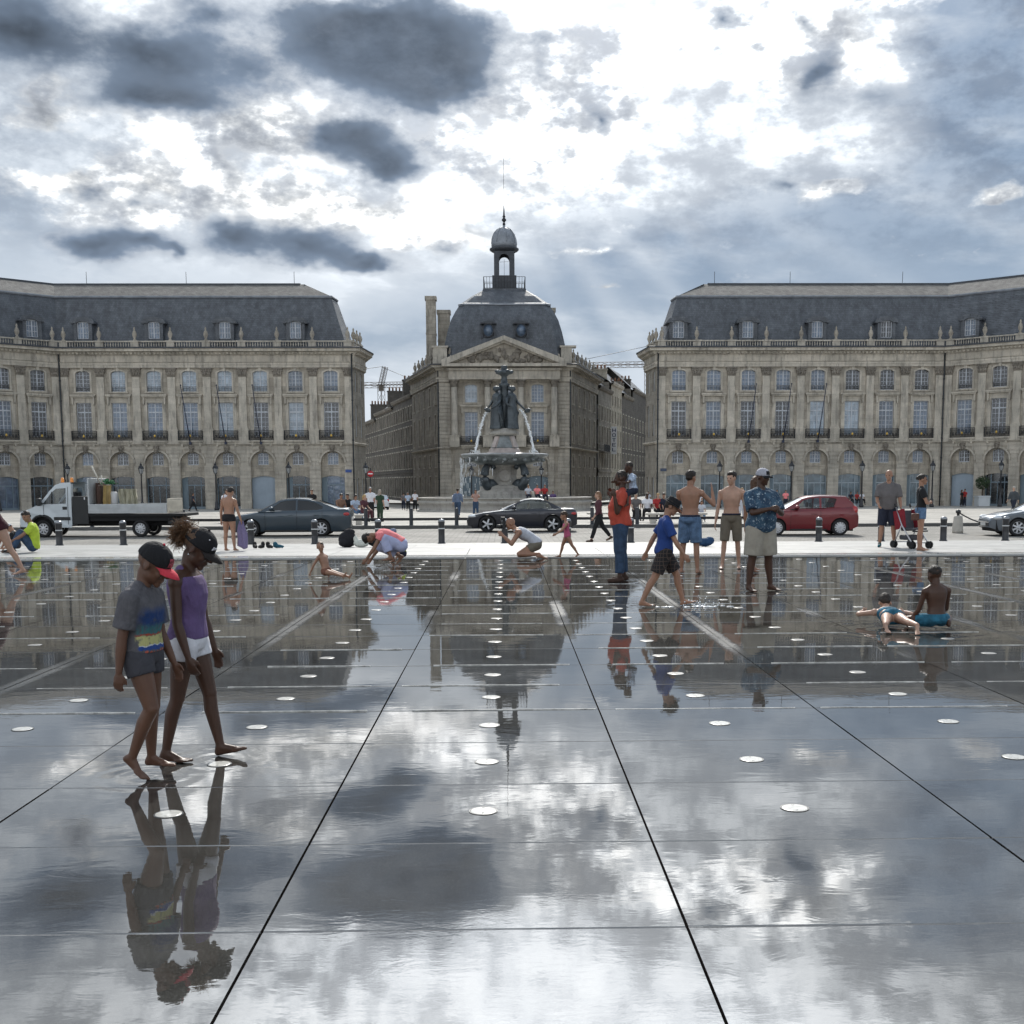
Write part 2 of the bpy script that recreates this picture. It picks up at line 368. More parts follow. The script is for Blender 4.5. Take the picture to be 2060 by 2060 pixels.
# --- materials of the ground
def wet_slab():
    m = bpy.data.materials.new('wet granite'); m.use_nodes = True
    T = NT(m.node_tree); b = T.n['Principled BSDF']
    geo = T.new('ShaderNodeNewGeometry'); P = geo.outputs['Position']
    oi = T.new('ShaderNodeObjectInfo')
    x, y, z = T.sep(P)
    g1 = T.noise(P, 2.2, 5, 0.6); g2 = T.noise(P, 90, 3, 0.7); g3 = T.noise(P, 420, 2, 0.5)
    c = T.mix(T.ramp(g1, 0.3, 0.7), (0.039, 0.0375, 0.034, 1), (0.064, 0.062, 0.056, 1))
    c = T.mix(T.math('MULTIPLY', T.ramp(g2, 0.45, 0.7), 0.35), c, (0.14, 0.138, 0.13, 1))
    rv = T.math('MULTIPLY_ADD', oi.outputs['Random'], 0.55, 0.72)
    c = T.mulc(c, T.xyz(rv, rv, rv))
    T.put(b.inputs['Base Color'], c)
    # film of water: thin along the long joints, where the stone dries to a dull sheen
    fx = T.math('ABSOLUTE', T.math('SUBTRACT', T.math('FRACT', T.math('DIVIDE', T.math('ADD', x, 0.898 + 1.55 * 40), 1.55)), 0.5))
    edge = T.ramp(fx, 0.36, 0.5)
    patch = T.noise(T.vmath('MULTIPLY', P, (1.0, 0.35, 1.0)), 0.55, 3, 0.6)
    fray = T.noise(P, 9.0, 4, 0.7)
    mid = T.math('MULTIPLY', T.ramp(y, 8.0, 11.0), T.ramp(y, 23.5, 20.0))
    dry = T.math('MULTIPLY', T.math('MULTIPLY', T.ramp(T.math('ADD', edge, T.math('MULTIPLY', T.math('SUBTRACT', fray, 0.5), 0.7)), 0.42, 0.95), T.ramp(patch, 0.46, 0.60)), mid)
    dull = T.math('MULTIPLY', T.ramp(T.noise(T.vmath('MULTIPLY', P, (1.0, 0.6, 1.0)), 0.8, 5, 0.65), 0.56, 0.68), 0.10)
    dry = T.math('MAXIMUM', dry, dull)
    b.inputs['Roughness'].default_value = 0.7; b.inputs['Specular IOR Level'].default_value = 0.0
    b.inputs['IOR'].default_value = 1.4
    T.put(b.inputs['Coat Weight'], T.math('SUBTRACT', 1.0, T.math('MULTIPLY', dry, 0.25)))
    T.put(b.inputs['Coat Roughness'], T.math('ADD', 0.012, T.math('MULTIPLY', dry, 0.30)))
    # coat IOR raised on the near slabs to brighten their reflection, lower farther out
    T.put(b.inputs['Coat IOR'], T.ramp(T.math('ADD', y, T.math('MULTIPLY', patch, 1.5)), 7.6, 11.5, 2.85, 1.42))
    # ripples: short wind wavelets in patches + rings of disturbed water
    wv = T.vmath('MULTIPLY', P, (1.0, 2.1, 1.0))
    r1 = T.noise(wv, 3.2, 3, 0.55, 0.6); r2 = T.noise(wv, 16, 3, 0.6, 0.8); r3 = T.noise(P, 60, 2, 0.5)
    pm = T.ramp(T.noise(P, 0.45, 3, 0.6), 0.42, 0.62, 0.12, 1.0)
    near = T.ramp(y, 2.5, 5.0, 1.7, 0.45)
    amp = T.math('MULTIPLY', pm, near)
    h = T.math('ADD', T.math('MULTIPLY', r1, 0.0005), T.math('ADD', T.math('MULTIPLY', r2, T.math('MULTIPLY', amp, 0.00020)), T.math('MULTIPLY', r3, T.math('MULTIPLY', amp, 0.00005))))
    # rings spreading from feet and bodies
    for (fx_, fy_, rad, am) in ((-2.0, 6.38, .55, .0011), (-1.72, 6.78, .5, .0009), (2.45, 15.05, 1.1, .004), (1.75, 15.1, .7, .002), (1.85, 18.95, .9, .0025), (3.75, 17.1, .9, .0025), (4.6, 12.5, 1.0, .003), (4.2, 12.6, 1.2, .003), (-2.2, 22.6, 1.2, .003), (-3.0, 19.7, 1.0, .0025)):
        ds = T.vmath('DISTANCE', P, (fx_, fy_, 0.0), out=1)
        wv_ = T.math('MULTIPLY', T.math('SINE', T.math('MULTIPLY', ds, 42.0 if fy_ < 10 else 26.0)), T.ramp(ds, 0.08, rad, am * .35, 0.0))
        h = T.math('ADD', h, wv_)
    bn = T.new('ShaderNodeBump'); bn.inputs['Strength'].default_value = 0.75; bn.inputs['Distance'].default_value = 1.0
    T.put(bn.inputs['Height'], h); T.put(b.inputs['Coat Normal'], bn.outputs[0])
    bn2 = T.new('ShaderNodeBump'); bn2.inputs['Strength'].default_value = 0.25; bn2.inputs['Distance'].default_value = 0.002
    T.put(bn2.inputs['Height'], g3); T.put(b.inputs['Normal'], bn2.outputs[0])
    return m
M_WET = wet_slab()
M_JOINT = pmat('joint water', (0.006, 0.006, 0.006), 0.9)
MATS['joint water'].node_tree.nodes['Principled BSDF'].inputs['Specular IOR Level'].default_value = 0.05
M_DISC = pmat('light disc', (0.60, 0.585, 0.54), 0.30, var=0.2, vscale=25, coat=0.6)
M_DISC2 = pmat('darker light disc', (0.36, 0.35, 0.325), 0.35, var=0.3, vscale=25, coat=0.5)  # same disc in a darker colour for the far rows
M_DISC_RIM = pmat('steel rim', (0.10, 0.10, 0.10), 0.35, metal=0.6)
M_PAVE = pmat('pale granite paving', (0.37, 0.365, 0.35), 0.5, var=0.22, vscale=1.1, bump=0.25, bscale=60, coord='Object')
MATS['pale granite paving'].node_tree.nodes['Principled BSDF'].inputs['Specular IOR Level'].default_value = 0.2
M_KERB = pmat('dark granite kerb', (0.10, 0.10, 0.098), 0.5, var=0.2, vscale=2)
M_RIM = pmat('wet pale rim', (0.50, 0.50, 0.48), 0.22, var=0.15, vscale=1.4, bump=0.1, bscale=12, coat=0.5)

def cobble_mat(name, c1, c2, mortar, sx, sy, bump=0.5):
    m = bpy.data.materials.new(name); m.use_nodes = True
    T = NT(m.node_tree); b = T.n['Principled BSDF']
    P = T.new('ShaderNodeNewGeometry').outputs['Position']
    br = T.new('ShaderNodeTexBrick'); br.offset = 0.5
    wob = T.vmath('ADD', P, T.vmath('MULTIPLY', T.vmath('SUBTRACT', T.noise(P, 3.0, 2, 0.5, out=1), (0.5, 0.5, 0.5)), (0.06, 0.04, 0)))
    T.put(br.inputs['Vector'], wob)
    br.inputs['Scale'].default_value = 1.0; br.inputs['Brick Width'].default_value = sx; br.inputs['Row Height'].default_value = sy
    br.inputs['Mortar Size'].default_value = 0.018; br.inputs['Mortar Smooth'].default_value = 0.4
    br.inputs['Color1'].default_value = c1 + (1,); br.inputs['Color2'].default_value = c2 + (1,); br.inputs['Mortar'].default_value = mortar + (1,)
    n = T.noise(P, 0.35, 4, 0.6); f = T.ramp(n, 0.3, 0.7, 0.72, 1.12)
    T.put(b.inputs['Base Color'], T.mulc(br.outputs['Color'], T.xyz(f, f, f)))
    b.inputs['Roughness'].default_value = 0.75; b.inputs['Specular IOR Level'].default_value = 0.2
    bn = T.new('ShaderNodeBump'); bn.inputs['Strength'].default_value = bump; bn.inputs['Distance'].default_value = 0.02
    hh = T.math('ADD', T.math('MULTIPLY', br.outputs['Fac'], -1.0), T.math('MULTIPLY', T.noise(P, 25, 3, 0.6), 0.5))
    T.put(bn.inputs['Height'], hh); T.put(b.inputs['Normal'], bn.outputs[0])
    return m
M_ROAD = cobble_mat('stone setts', (0.30, 0.285, 0.26), (0.235, 0.225, 0.205), (0.13, 0.125, 0.115), 0.42, 0.26)
M_PLAZA = cobble_mat('plaza paving', (0.42, 0.40, 0.36), (0.37, 0.35, 0.32), (0.29, 0.28, 0.26), 1.2, 0.7, 0.25)

def strip(name, ys, x0, x1, mat, dz=0.0, kind='structure'):
    mb = MB(); v = []; f = []
    xs = [x0 + (x1 - x0) * i / 8 for i in range(9)]
    for yy in ys:
        for xx in xs: v.append((xx, yy, gz(yy) + dz))
    n = len(xs)
    for j in range(len(ys) - 1):
        for i in range(n - 1): f.append((j * n + i, j * n + i + 1, (j + 1) * n + i + 1, (j + 1) * n + i))
    mb.add(v, f)
    o = mb.build(name, mat); tag(o, kind=kind); return o
# the base sheet that reaches the horizon
mb = MB(); prof = [(-600, -0.6), (24.0, -0.6), (38, -0.75), (52, -0.75), (60, -0.85), (170, -2.2), (400, -5.0), (3000, -6.0)]
v = []; f = []
for yy, zz in prof:
    for xx in (-3000, -200, -60, 60, 200, 3000): v.append((xx, yy, zz))
for j in range(len(prof) - 1):
    for i in range(5): f.append((j * 6 + i, j * 6 + i + 1, (j + 1) * 6 + i + 1, (j + 1) * 6 + i))
mb.add(v, f); tag(mb.build('ground', pmat('far ground', (0.22, 0.215, 0.2), 0.8, var=0.2, vscale=0.05)), kind='structure')

# --- water mirror: wet granite slabs on open joints
mir = MB(); mir.box(-26, 26, -12, MIR_Y1 + 0.02, -0.5, -0.048)
mirror = mir.build('water_mirror', M_JOINT); tag(mirror, kind='structure')
def slab_mesh(w, l, b=0.006, t=0.05):
    bm = bmesh.new(); bmesh.ops.create_cube(bm, size=1)
    for q in bm.verts: q.co = Vector((q.co.x * w, q.co.y * l, (q.co.z - 0.5) * t))
    ed = [e for e in bm.edges if all(q.co.z > -0.001 for q in e.verts)]
    ex = [e for e in ed if abs(e.verts[0].co.y - e.verts[1].co.y) < 1e-4]
    bmesh.ops.bevel(bm, geom=ex, offset=b, segments=2, affect='EDGES', profile=0.5)
    me = bpy.data.meshes.new('slab'); bm.to_mesh(me); bm.free(); return me
SX, SY, X0, Y0 = 1.55, 1.0255, -0.898, 4.095
SL = slab_mesh(SX - 0.0115, SY - 0.006, 0.006); SL2 = slab_mesh(SX - 0.010, SY - 0.006, 0.012)
M_EDGE_GLINT = pmat('painted edge glint', (0.52, 0.52, 0.50), 0.35, var=0.5, vscale=7, coord='Object')  # bright glint along the wet cross joints, painted as a pale strip
mb = MB(); mb.box(-SX / 2 + .03, SX / 2 - .03, -SY / 2 + .004, -SY / 2 + .012, -.004, .0065); LIP = mb.mesh('edge_glint')
mb = MB(); mb.lathe([(0.064, -0.004), (0.064, 0.003), (0.060, 0.0042), (0.0, 0.0042)], 28, smooth=False); mb.lathe([(0.006, .0042), (0.006, .006), (0.0, .006)], 8, (0, -.045)); mb.lathe([(0.006, .0042), (0.006, .006), (0.0, .006)], 8, (0, .045)); DISC = mb.mesh('light_disc')
mb = MB(); mb.lathe([(0.071, -0.004), (0.071, 0.003), (0.065, 0.003), (0.065, -0.004)], 28, smooth=False); RIMM = mb.mesh('disc_rim')
far_slabs = MB()
for j in range(-16, 21):
    yc = Y0 + (j + 0.5) * SY
    if yc + SY / 2 > MIR_Y1 + 0.05: continue
    for i in range(-17, 17):
        xc = X0 + (i + 0.5) * SX
        # inside the frame?
        inside = yc > 2.9 and -0.455 * (yc + 1.0) - 1.1 < xc < 0.44 * (yc + 1.0) + 0.9
        if inside:
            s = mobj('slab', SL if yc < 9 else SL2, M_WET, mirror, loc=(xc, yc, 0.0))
            s.rotation_euler = (rnd.gauss(0, 0.0011), rnd.gauss(0, 0.0011), 0)
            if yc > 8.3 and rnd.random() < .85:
                l_ = mobj('edge_glint', LIP, M_EDGE_GLINT, s); l_.scale = (rnd.uniform(.6, 1.0), 1, rnd.uniform(.45, 1.15)); l_.location.x = rnd.uniform(-.1, .1)
            if yc > 5.0: mobj('light_disc', DISC, M_DISC if yc < 9 else M_DISC2, s)
            if 5.0 < yc < 14: mobj('disc_rim', RIMM, M_DISC_RIM, s)
        else:
            far_slabs.bbox(xc - SX / 2 + 0.011, xc + SX / 2 - 0.011, yc - SY / 2 + 0.0045, yc + SY / 2 - 0.0045, -0.05, 0.0, 0.006)
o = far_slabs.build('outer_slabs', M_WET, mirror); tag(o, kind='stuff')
# --- pale paved strip behind the mirror
pav = strip('pavement', [MIR_Y1 - 0.02, 28, 30.5, 34, 37.4], -40, 40, M_KERB, dz=-0.03)
rows = [(25.30, 26.05), (26.06, 29.0), (29.01, 31.9), (31.91, 34.7), (34.71, 37.38)]
for r, (ya, yb) in enumerate(rows):
    for i in range(-13, 13):
        xc = X0 + (i + 0.5) * SX * 1.0
        if abs(xc) > 0.46 * yb + 1.5: continue
        if r > 0 and i % 2: continue
        wd = SX if r == 0 else SX * 2
        if r > 0: xc += SX / 2 + (0 if r % 2 else SX)
        m = bpy.data.meshes.get('pave%d' % r)
        if m is None:
            L = math.hypot(yb - ya, gz(yb) - gz(ya))
            m = slab_mesh(wd - 0.014, L - 0.012, 0.008, 0.06); m.name = 'pave%d' % r
        ang = math.atan2(gz(yb) - gz(ya), yb - ya)
        s = mobj('paving_slab', m, M_RIM if r == 0 else M_PAVE, pav, loc=(xc, (ya + yb) / 2, (gz(ya) + gz(yb)) / 2 + (0.012 if r == 0 else 0.0)))
        s.rotation_euler = (ang, 0, 0)
# --- road of setts, kerbs and the sloping square
strip('road', [37.4, 40, 44, 48, 52.4], -120, 120, M_ROAD, dz=0.0)
kb = MB()
for i in range(-30, 30): kb.bbox(i * 2.0 + 0.004, i * 2.0 + 1.996, 37.40, 37.62, -0.55, -0.325, 0.012)
tag(kb.build('front_kerb', pmat('kerb stone', (0.40, 0.39, 0.37), 0.55, var=0.15, vscale=1)), kind='structure')
kb = MB()
for i in range(-40, 40): kb.bbox(i * 1.8 + 0.004, i * 1.8 + 1.796, 52.35, 52.65, -0.6, -0.30, 0.012)
tag(kb.build('rear_kerb', M_KERB), kind='structure')
strip('plaza', [52.6, 60, 80, 100, 120, 140, 170, 200, 260], -120, 120, M_PLAZA, dz=0.0)
# ================================================================ buildings
def stone_mat(name, c1, c2, bw=0.95, bh=0.47, dirt=0.5, mort=0.7):
    m = bpy.data.materials.new(name); m.use_nodes = True
    T = NT(m.node_tree); b = T.n['Principled BSDF']
    geo = T.new('ShaderNodeNewGeometry'); P = geo.outputs['Position']
    x, y, z = T.sep(P)
    hor = T.math('ADD', x, T.math('MULTIPLY', y, 0.83))
    br = T.new('ShaderNodeTexBrick'); T.put(br.inputs['Vector'], T.xyz(hor, T.math('ADD', z, 1.3), 0.0))
    br.inputs['Scale'].default_value = 1; br.inputs['Brick Width'].default_value = bw; br.inputs['Row Height'].default_value = bh
    br.inputs['Mortar Size'].default_value = 0.012; br.inputs['Mortar Smooth'].default_value = 0.3
    br.inputs['Color1'].default_value = c1 + (1,); br.inputs['Color2'].default_value = c2 + (1,)
    br.inputs['Mortar'].default_value = tuple(c * mort for c in c2) + (1,)
    n1 = T.noise(P, 0.55, 5, 0.65); n2 = T.noise(T.vmath('MULTIPLY', P, (1, 1, 0.18)), 2.6, 5, 0.65); n3 = T.noise(P, 14, 3, 0.6)
    f = T.math('MULTIPLY', T.ramp(n1, 0.3, 0.7, 0.80, 1.13), T.ramp(n3, 0.3, 0.7, 0.9, 1.08))
    c = T.mulc(br.outputs['Color'], T.xyz(f, f, f))
    soot = T.math('MULTIPLY', T.ramp(n2, 0.46, 0.70), dirt)
    c = T.mix(soot, c, (0.105, 0.098, 0.088, 1))
    T.put(b.inputs['Base Color'], c); b.inputs['Roughness'].default_value = 0.85
    bn = T.new('ShaderNodeBump'); bn.inputs['Strength'].default_value = 0.5; bn.inputs['Distance'].default_value = 0.02
    T.put(bn.inputs['Height'], T.math('ADD', T.math('MULTIPLY', br.outputs['Fac'], -1.0), T.math('MULTIPLY', n3, 0.5)))
    T.put(b.inputs['Normal'], bn.outputs[0]); return m
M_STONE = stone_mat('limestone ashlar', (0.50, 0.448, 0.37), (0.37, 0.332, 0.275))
M_TRIM = stone_mat('limestone trim', (0.58, 0.53, 0.45), (0.49, 0.45, 0.38), 1.6, 0.9, 0.55, 0.85)
M_RUST = stone_mat('rusticated limestone', (0.54, 0.495, 0.42), (0.44, 0.402, 0.34), 1.4, 0.47, 0.35)
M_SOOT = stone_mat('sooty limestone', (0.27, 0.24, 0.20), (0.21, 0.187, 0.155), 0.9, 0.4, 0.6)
M_FLANK = stone_mat('shade-toned flank stone', (0.37, 0.335, 0.28), (0.29, 0.262, 0.22), 0.95, 0.47, 0.5)  # ashlar darkened: shade of the side streets is put into the colour
M_STREET = stone_mat('shade-dark sooty street stone', (0.14, 0.125, 0.106), (0.10, 0.09, 0.077), 0.9, 0.4, 0.6)  # soot plus the narrow street's shade, both put into the colour
M_PALE = stone_mat('pale street stone', (0.50, 0.45, 0.36), (0.44, 0.39, 0.31), 0.9, 0.4, 0.35)
def slate_mat(name, c1, c2, mr, rough=0.55):
    m = bpy.data.materials.new(name); m.use_nodes = True
    T = NT(m.node_tree); b = T.n['Principled BSDF']
    P = T.new('ShaderNodeNewGeometry').outputs['Position']; x, y, z = T.sep(P)
    hor = T.math('ADD', x, T.math('MULTIPLY', y, 0.83))
    br = T.new('ShaderNodeTexBrick'); T.put(br.inputs['Vector'], T.xyz(hor, z, 0.0))
    br.inputs['Scale'].default_value = 1; br.inputs['Brick Width'].default_value = 0.3; br.inputs['Row Height'].default_value = 0.22
    br.inputs['Mortar Size'].default_value = 0.01
    br.inputs['Color1'].default_value = c1 + (1,); br.inputs['Color2'].default_value = c2 + (1,); br.inputs['Mortar'].default_value = mr + (1,)
    f = T.ramp(T.noise(P, 0.9, 6, 0.7), 0.25, 0.75, 0.78, 1.2)
    st = T.ramp(T.noise(T.vmath('MULTIPLY', P, (1, 1, 0.2)), 1.6, 4, 0.6), 0.35, 0.7, 0.85, 1.18)
    f = T.math('MULTIPLY', f, st)
    T.put(b.inputs['Base Color'], T.mulc(br.outputs['Color'], T.xyz(f, f, f))); b.inputs['Roughness'].default_value = rough
    bn = T.new('ShaderNodeBump'); bn.inputs['Strength'].default_value = 0.6; bn.inputs['Distance'].default_value = 0.02
    T.put(bn.inputs['Height'], T.math('MULTIPLY', br.outputs['Fac'], -1.0)); T.put(b.inputs['Normal'], bn.outputs[0]); return m
M_SLATE = slate_mat('dark slate', (0.122, 0.133, 0.15), (0.092, 0.101, 0.115), (0.052, 0.058, 0.066))
M_UPROOF = slate_mat('weathered upper slate', (0.17, 0.165, 0.155), (0.13, 0.125, 0.12), (0.09, 0.088, 0.085), 0.9)
M_ZINC = pmat('zinc', (0.26, 0.28, 0.31), 0.6, metal=0.2, var=0.2, vscale=1.2)
M_FRAME = pmat('painted window frame', (0.50, 0.53, 0.57), 0.5)
def glass_mat(name, col, spread=0.5, wob=0.12):
    def ex(T, b, tc):
        oi = T.new('ShaderNodeObjectInfo')
        v = T.math('MULTIPLY_ADD', oi.outputs['Random'], spread, 1 - spread / 2)
        P = T.new('ShaderNodeNewGeometry').outputs['Position']
        n = T.ramp(T.noise(P, 1.3, 3, 0.6), 0.35, 0.65, 0.7, 1.25)
        v = T.math('MULTIPLY', v, n)
        T.put(b.inputs['Base Color'], T.mulc(col + (1,), T.xyz(v, v, v)))
        bn = T.new('ShaderNodeBump'); bn.inputs['Strength'].default_value = wob; bn.inputs['Distance'].default_value = 0.05
        T.put(bn.inputs['Height'], T.noise(P, 2.5, 2, 0.5)); T.put(b.inputs['Normal'], bn.outputs[0])
    return pmat(name, col, 0.06, ior=1.7, extra=ex)
G_DARK = glass_mat('dark window glass', (0.022, 0.026, 0.034))
G_MID = glass_mat('curtained window glass', (0.10, 0.14, 0.20))
G_PALE = glass_mat('window glass over white blind', (0.30, 0.37, 0.44), 0.3)
G_SHOP = glass_mat('shop glass', (0.02, 0.024, 0.028), 0.5, 0.02)
M_SHUT = pmat('blue grey shutter', (0.15, 0.20, 0.235), 0.45, var=0.1, vscale=0.8)
G_BLUE = glass_mat('blue grey shop glass', (0.10, 0.145, 0.175), 0.5, 0.03)
M_SHOPP = pmat('pale shop mullion', (0.34, 0.40, 0.44), 0.4)
M_SHUT2 = pmat('pale blue shutter', (0.30, 0.36, 0.42), 0.5, var=0.08, vscale=0.8)
M_SHOPF = pmat('shop frame paint', (0.16, 0.21, 0.25), 0.4)
M_IRON = pmat('black wrought iron', (0.022, 0.023, 0.026), 0.5)
M_LEAD = pmat('dark lead', (0.055, 0.06, 0.07), 0.5, var=0.2)
M_GOLD = pmat('gilt medallion', (0.55, 0.36, 0.09), 0.35, metal=0.8)
M_URN = stone_mat('urn stone', (0.42, 0.38, 0.32), (0.38, 0.34, 0.28), 2, 2, 0.5, 0.9)
M_PIPE = pmat('cast iron downpipe', (0.035, 0.04, 0.045), 0.5)

CACHE = {}
def cached(key, fn):
    if key not in CACHE:
        mb = MB(); fn(mb); CACHE[key] = mb.mesh(key)
    return CACHE[key]

# ---- window frames (origin: bottom centre, front of the frame at y=0)
def window_frame(mb, w, h, cols, rows, transom=None, rise=0.0):
    f = 0.075
    mb.box(-w / 2 - .05, -w / 2 + f, 0, .08, 0, h); mb.box(w / 2 - f, w / 2 + .05, 0, .08, 0, h)
    mb.box(-w / 2 + f, w / 2 - f, 0, .08, 0, f); mb.box(-w / 2 + f, w / 2 - f, 0, .08, h - f, h + .12)
    mb.box(-.06, .06, -.015, .07, f, h - f)
    if transom: mb.box(-w / 2 + f, w / 2 - f, -.02, .07, transom - .07, transom + .07)
    spans = [(f, transom - .07, rows[0]), (transom + .07, h - f, rows[1])] if transom else [(f, h - f, rows[0])]
    for sx in (-1, 1):
        a, b = (-w / 2 + f, -.06) if sx < 0 else (.06, w / 2 - f)
        for z0, z1, nr in spans:
            for i in range(1, cols):
                xx = a + (b - a) * i / cols; mb.box(xx - .02, xx + .02, .012, .05, z0, z1)
            for j in range(1, nr):
                zz = z0 + (z1 - z0) * j / nr; mb.box(a, b, .012, .05, zz - .02, zz + .02)
W_TALL, H_TALL = 1.66, 3.76
W_UP, H_UP = 1.58, 2.29
W_MZ, H_MZ = 1.22, 1.44
def f_tall(mb): window_frame(mb, W_TALL, H_TALL, 2, (5, 2), transom=2.72)
def f_up(mb): window_frame(mb, W_UP, H_UP, 2, (5,))
def f_mz(mb): window_frame(mb, W_MZ, H_MZ, 2, (3,))
def glass_of(w, h):
    def fn(mb): mb.box(-w / 2 - .04, w / 2 + .04, .055, .075, .01, h + .1)
    return fn
def up_rail(mb):
    for zz in (.16, .34, .52): mb.box(-W_UP / 2, W_UP / 2, -.13, -.10, zz, zz + .03)
    for i in range(5): xx = -W_UP / 2 + .1 + (W_UP - .2) * i / 4; mb.box(xx - .012, xx + .012, -.125, -.105, 0, .55)
def balcony_rail(mb):
    w = 1.36
    mb.box(-w, w, -.47, -.43, 1.09, 1.14); mb.box(-w, w, -.47, -.43, .05, .09); mb.box(-w, w, -.465, -.435, .82, .85)
    for i in range(25):
        xx = -w + 2 * w * i / 24; mb.box(xx - .016, xx + .016, -.465, -.435, .05, 1.12)
    for i in range(8):                      # scroll panels
        xx = -w + 2 * w * (i + .5) / 8; pts = [(xx + .12 * math.cos(t), -.45, .45 + .26 * math.sin(t)) for t in [k * math.pi / 6 for k in range(13)]]
        mb.tube(pts, .022, 4, False, False)
    for s in (-1, 1):
        mb.box(s * w - .02, s * w + .02, -.45, 0, 1.09, 1.14); mb.box(s * w - .02, s * w + .02, -.45, 0, .05, .09)
        for i in range(4): yy = -.4 + i * .11; mb.box(s * w - .012, s * w + .012, yy - .012, yy + .012, .05, 1.1)
def balcony_slab(mb):
    mb.box(-1.42, 1.42, -.52, 0.0, -.08, .04); mb.box(-1.36, 1.36, -.42, 0, -.2, -.08)
    for s in (-1, 1): mb.prism([(s * 1.0 - .13, -.2), (s * 1.0 + .13, -.2), (s * 1.0 + .1, -.62), (s * 1.0 - .1, -.62)], -.3, 0)
ARCH_W, ARCH_S, ARCH_R = 2.66, 5.12, 1.33
def bay_wall(p):
    def fn(mb):
        h = p / 2
        outer = [(-h, 0), (-ARCH_W / 2, 0)]
        n = 16
        arc = [(-ARCH_R * math.cos(math.pi * i / n), ARCH_S + ARCH_R * math.sin(math.pi * i / n)) for i in range(n + 1)]
        outer += arc + [(ARCH_W / 2, 0), (h, 0), (h, 17.3), (-h, 17.3)]
        holes = [rect(-W_TALL / 2, W_TALL / 2, 8.09, 8.09 + H_TALL), seg_arch(-W_UP / 2, W_UP / 2, 13.08, 15.12, .25)]
        mb.panel(outer, holes, 0, .24)
        L = [(-ARCH_W / 2, 0)] + arc + [(ARCH_W / 2, 0)]
        v = [(x, 0, z) for x, z in L] + [(x, .46, z) for x, z in L]; k = len(L)
        mb.add(v, [(i, i + k, i + 1 + k, i + 1) for i in range(k - 1)])
    return fn
def recess_wall(mb):
    n = 16
    outer = [(-ARCH_W / 2, 3.45)]
    r = (1.33 ** 2 + .25 ** 2) / .5; a = math.asin(1.33 / r)
    outer += [(r * math.sin(-a + 2 * a * i / 8), 3.69 - r + r * math.cos(-a + 2 * a * i / 8)) for i in range(1, 8)]
    outer += [(ARCH_W / 2, 3.45)]
    outer += [(ARCH_R * math.cos(math.pi * i / n), ARCH_S + ARCH_R * math.sin(math.pi * i / n)) for i in range(n + 1)]
    mb.panel(outer, [seg_arch(-W_MZ / 2, W_MZ / 2, 4.94, 6.14, .16)], .46, .2)
    mb.box(-ARCH_W / 2, ARCH_W / 2, .40, .459, 4.55, 4.72)
    v = [(x, .46, z) for x, z in outer[:9]] + [(x, .8, z) for x, z in outer[:9]]
    mb.add(v, [(i + 9, i, i + 1, i + 10) for i in range(8)])
def rustic(p):
    def fn(mb):
        z = 0.62; mb.box(-p / 2, -ARCH_W / 2 - .02, -.10, -.003, 0, .58); mb.box(ARCH_W / 2 + .02, p / 2, -.10, -.003, 0, .58)
        while z < 7.0:
            z1 = min(z + .43, 7.12)
            zc = min(z1, ARCH_S + 99)
            dz = max(0, z - ARCH_S)
            xm = ARCH_W / 2 + .02 if z1 < ARCH_S else (math.sqrt(max(0, 1.56 ** 2 - dz ** 2)) if dz < 1.56 else 0)
            if xm > 0 or dz >= 1.56:
                xm = max(xm, 0.0)
                if xm < .02: mb.box(-p / 2, p / 2, -.055, -.003, z, z1)
                else: mb.box(-p / 2, -xm, -.055, -.003, z, z1); mb.box(xm, p / 2, -.055, -.003, z, z1)
            z += .47
    return fn
def archivolt(mb):
    n = 18
    for a, b, y in ((1.335, 1.52, -.075),):
        ri = [(a * math.cos(math.pi * i / n), ARCH_S + a * math.sin(math.pi * i / n)) for i in range(n + 1)]
        ro = [(b * math.cos(math.pi * i / n), ARCH_S + b * math.sin(math.pi * i / n)) for i in range(n + 1)]
        v = [(x, y, z) for x, z in ri] + [(x, y, z) for x, z in ro] + [(x, .0, z) for x, z in ri] + [(x, 0, z) for x, z in ro]; k = n + 1
        f = []
        for i in range(n): f += [(i, i + k, i + 1 + k, i + 1), (i + k, i + 3 * k, i + 1 + 3 * k, i + 1 + k), (i + 2 * k, i, i + 1, i + 1 + 2 * k)]
        mb.add(v, f)
def keystone(mb):
    mb.prism([(-.2, 6.3), (.2, 6.3), (.3, 7.1), (-.3, 7.1)], -.2, -.01)
    mb.ball((0, -.24, 6.72), (.2, .16, .26), 8, 6); mb.ball((0, -.36, 6.68), (.06, .08, .09), 6, 5); mb.ball((-.2, -.2, 6.88), (.13, .1, .15), 6, 5); mb.ball((.2, -.2, 6.88), (.13, .1, .15), 6, 5)
    mb.ball((0, -.25, 6.98), (.24, .13, .12), 8, 5); mb.ball((0, -.26, 6.45), (.14, .12, .12), 6, 5)
def pilaster(mb):
    mb.box(-.58, .58, -.26, -.003, 7.38, 8.78); mb.box(-.62, .62, -.30, -.003, 8.70, 8.84); mb.box(-.62, .62, -.30, -.003, 7.38, 7.58)
    mb.box(-.52, .52, -.22, -.003, 8.84, 9.0); mb.box(-.46, .46, -.2, -.003, 9.0, 9.12)
    mb.box(-.42, .42, -.17, -.003, 9.12, 14.75)
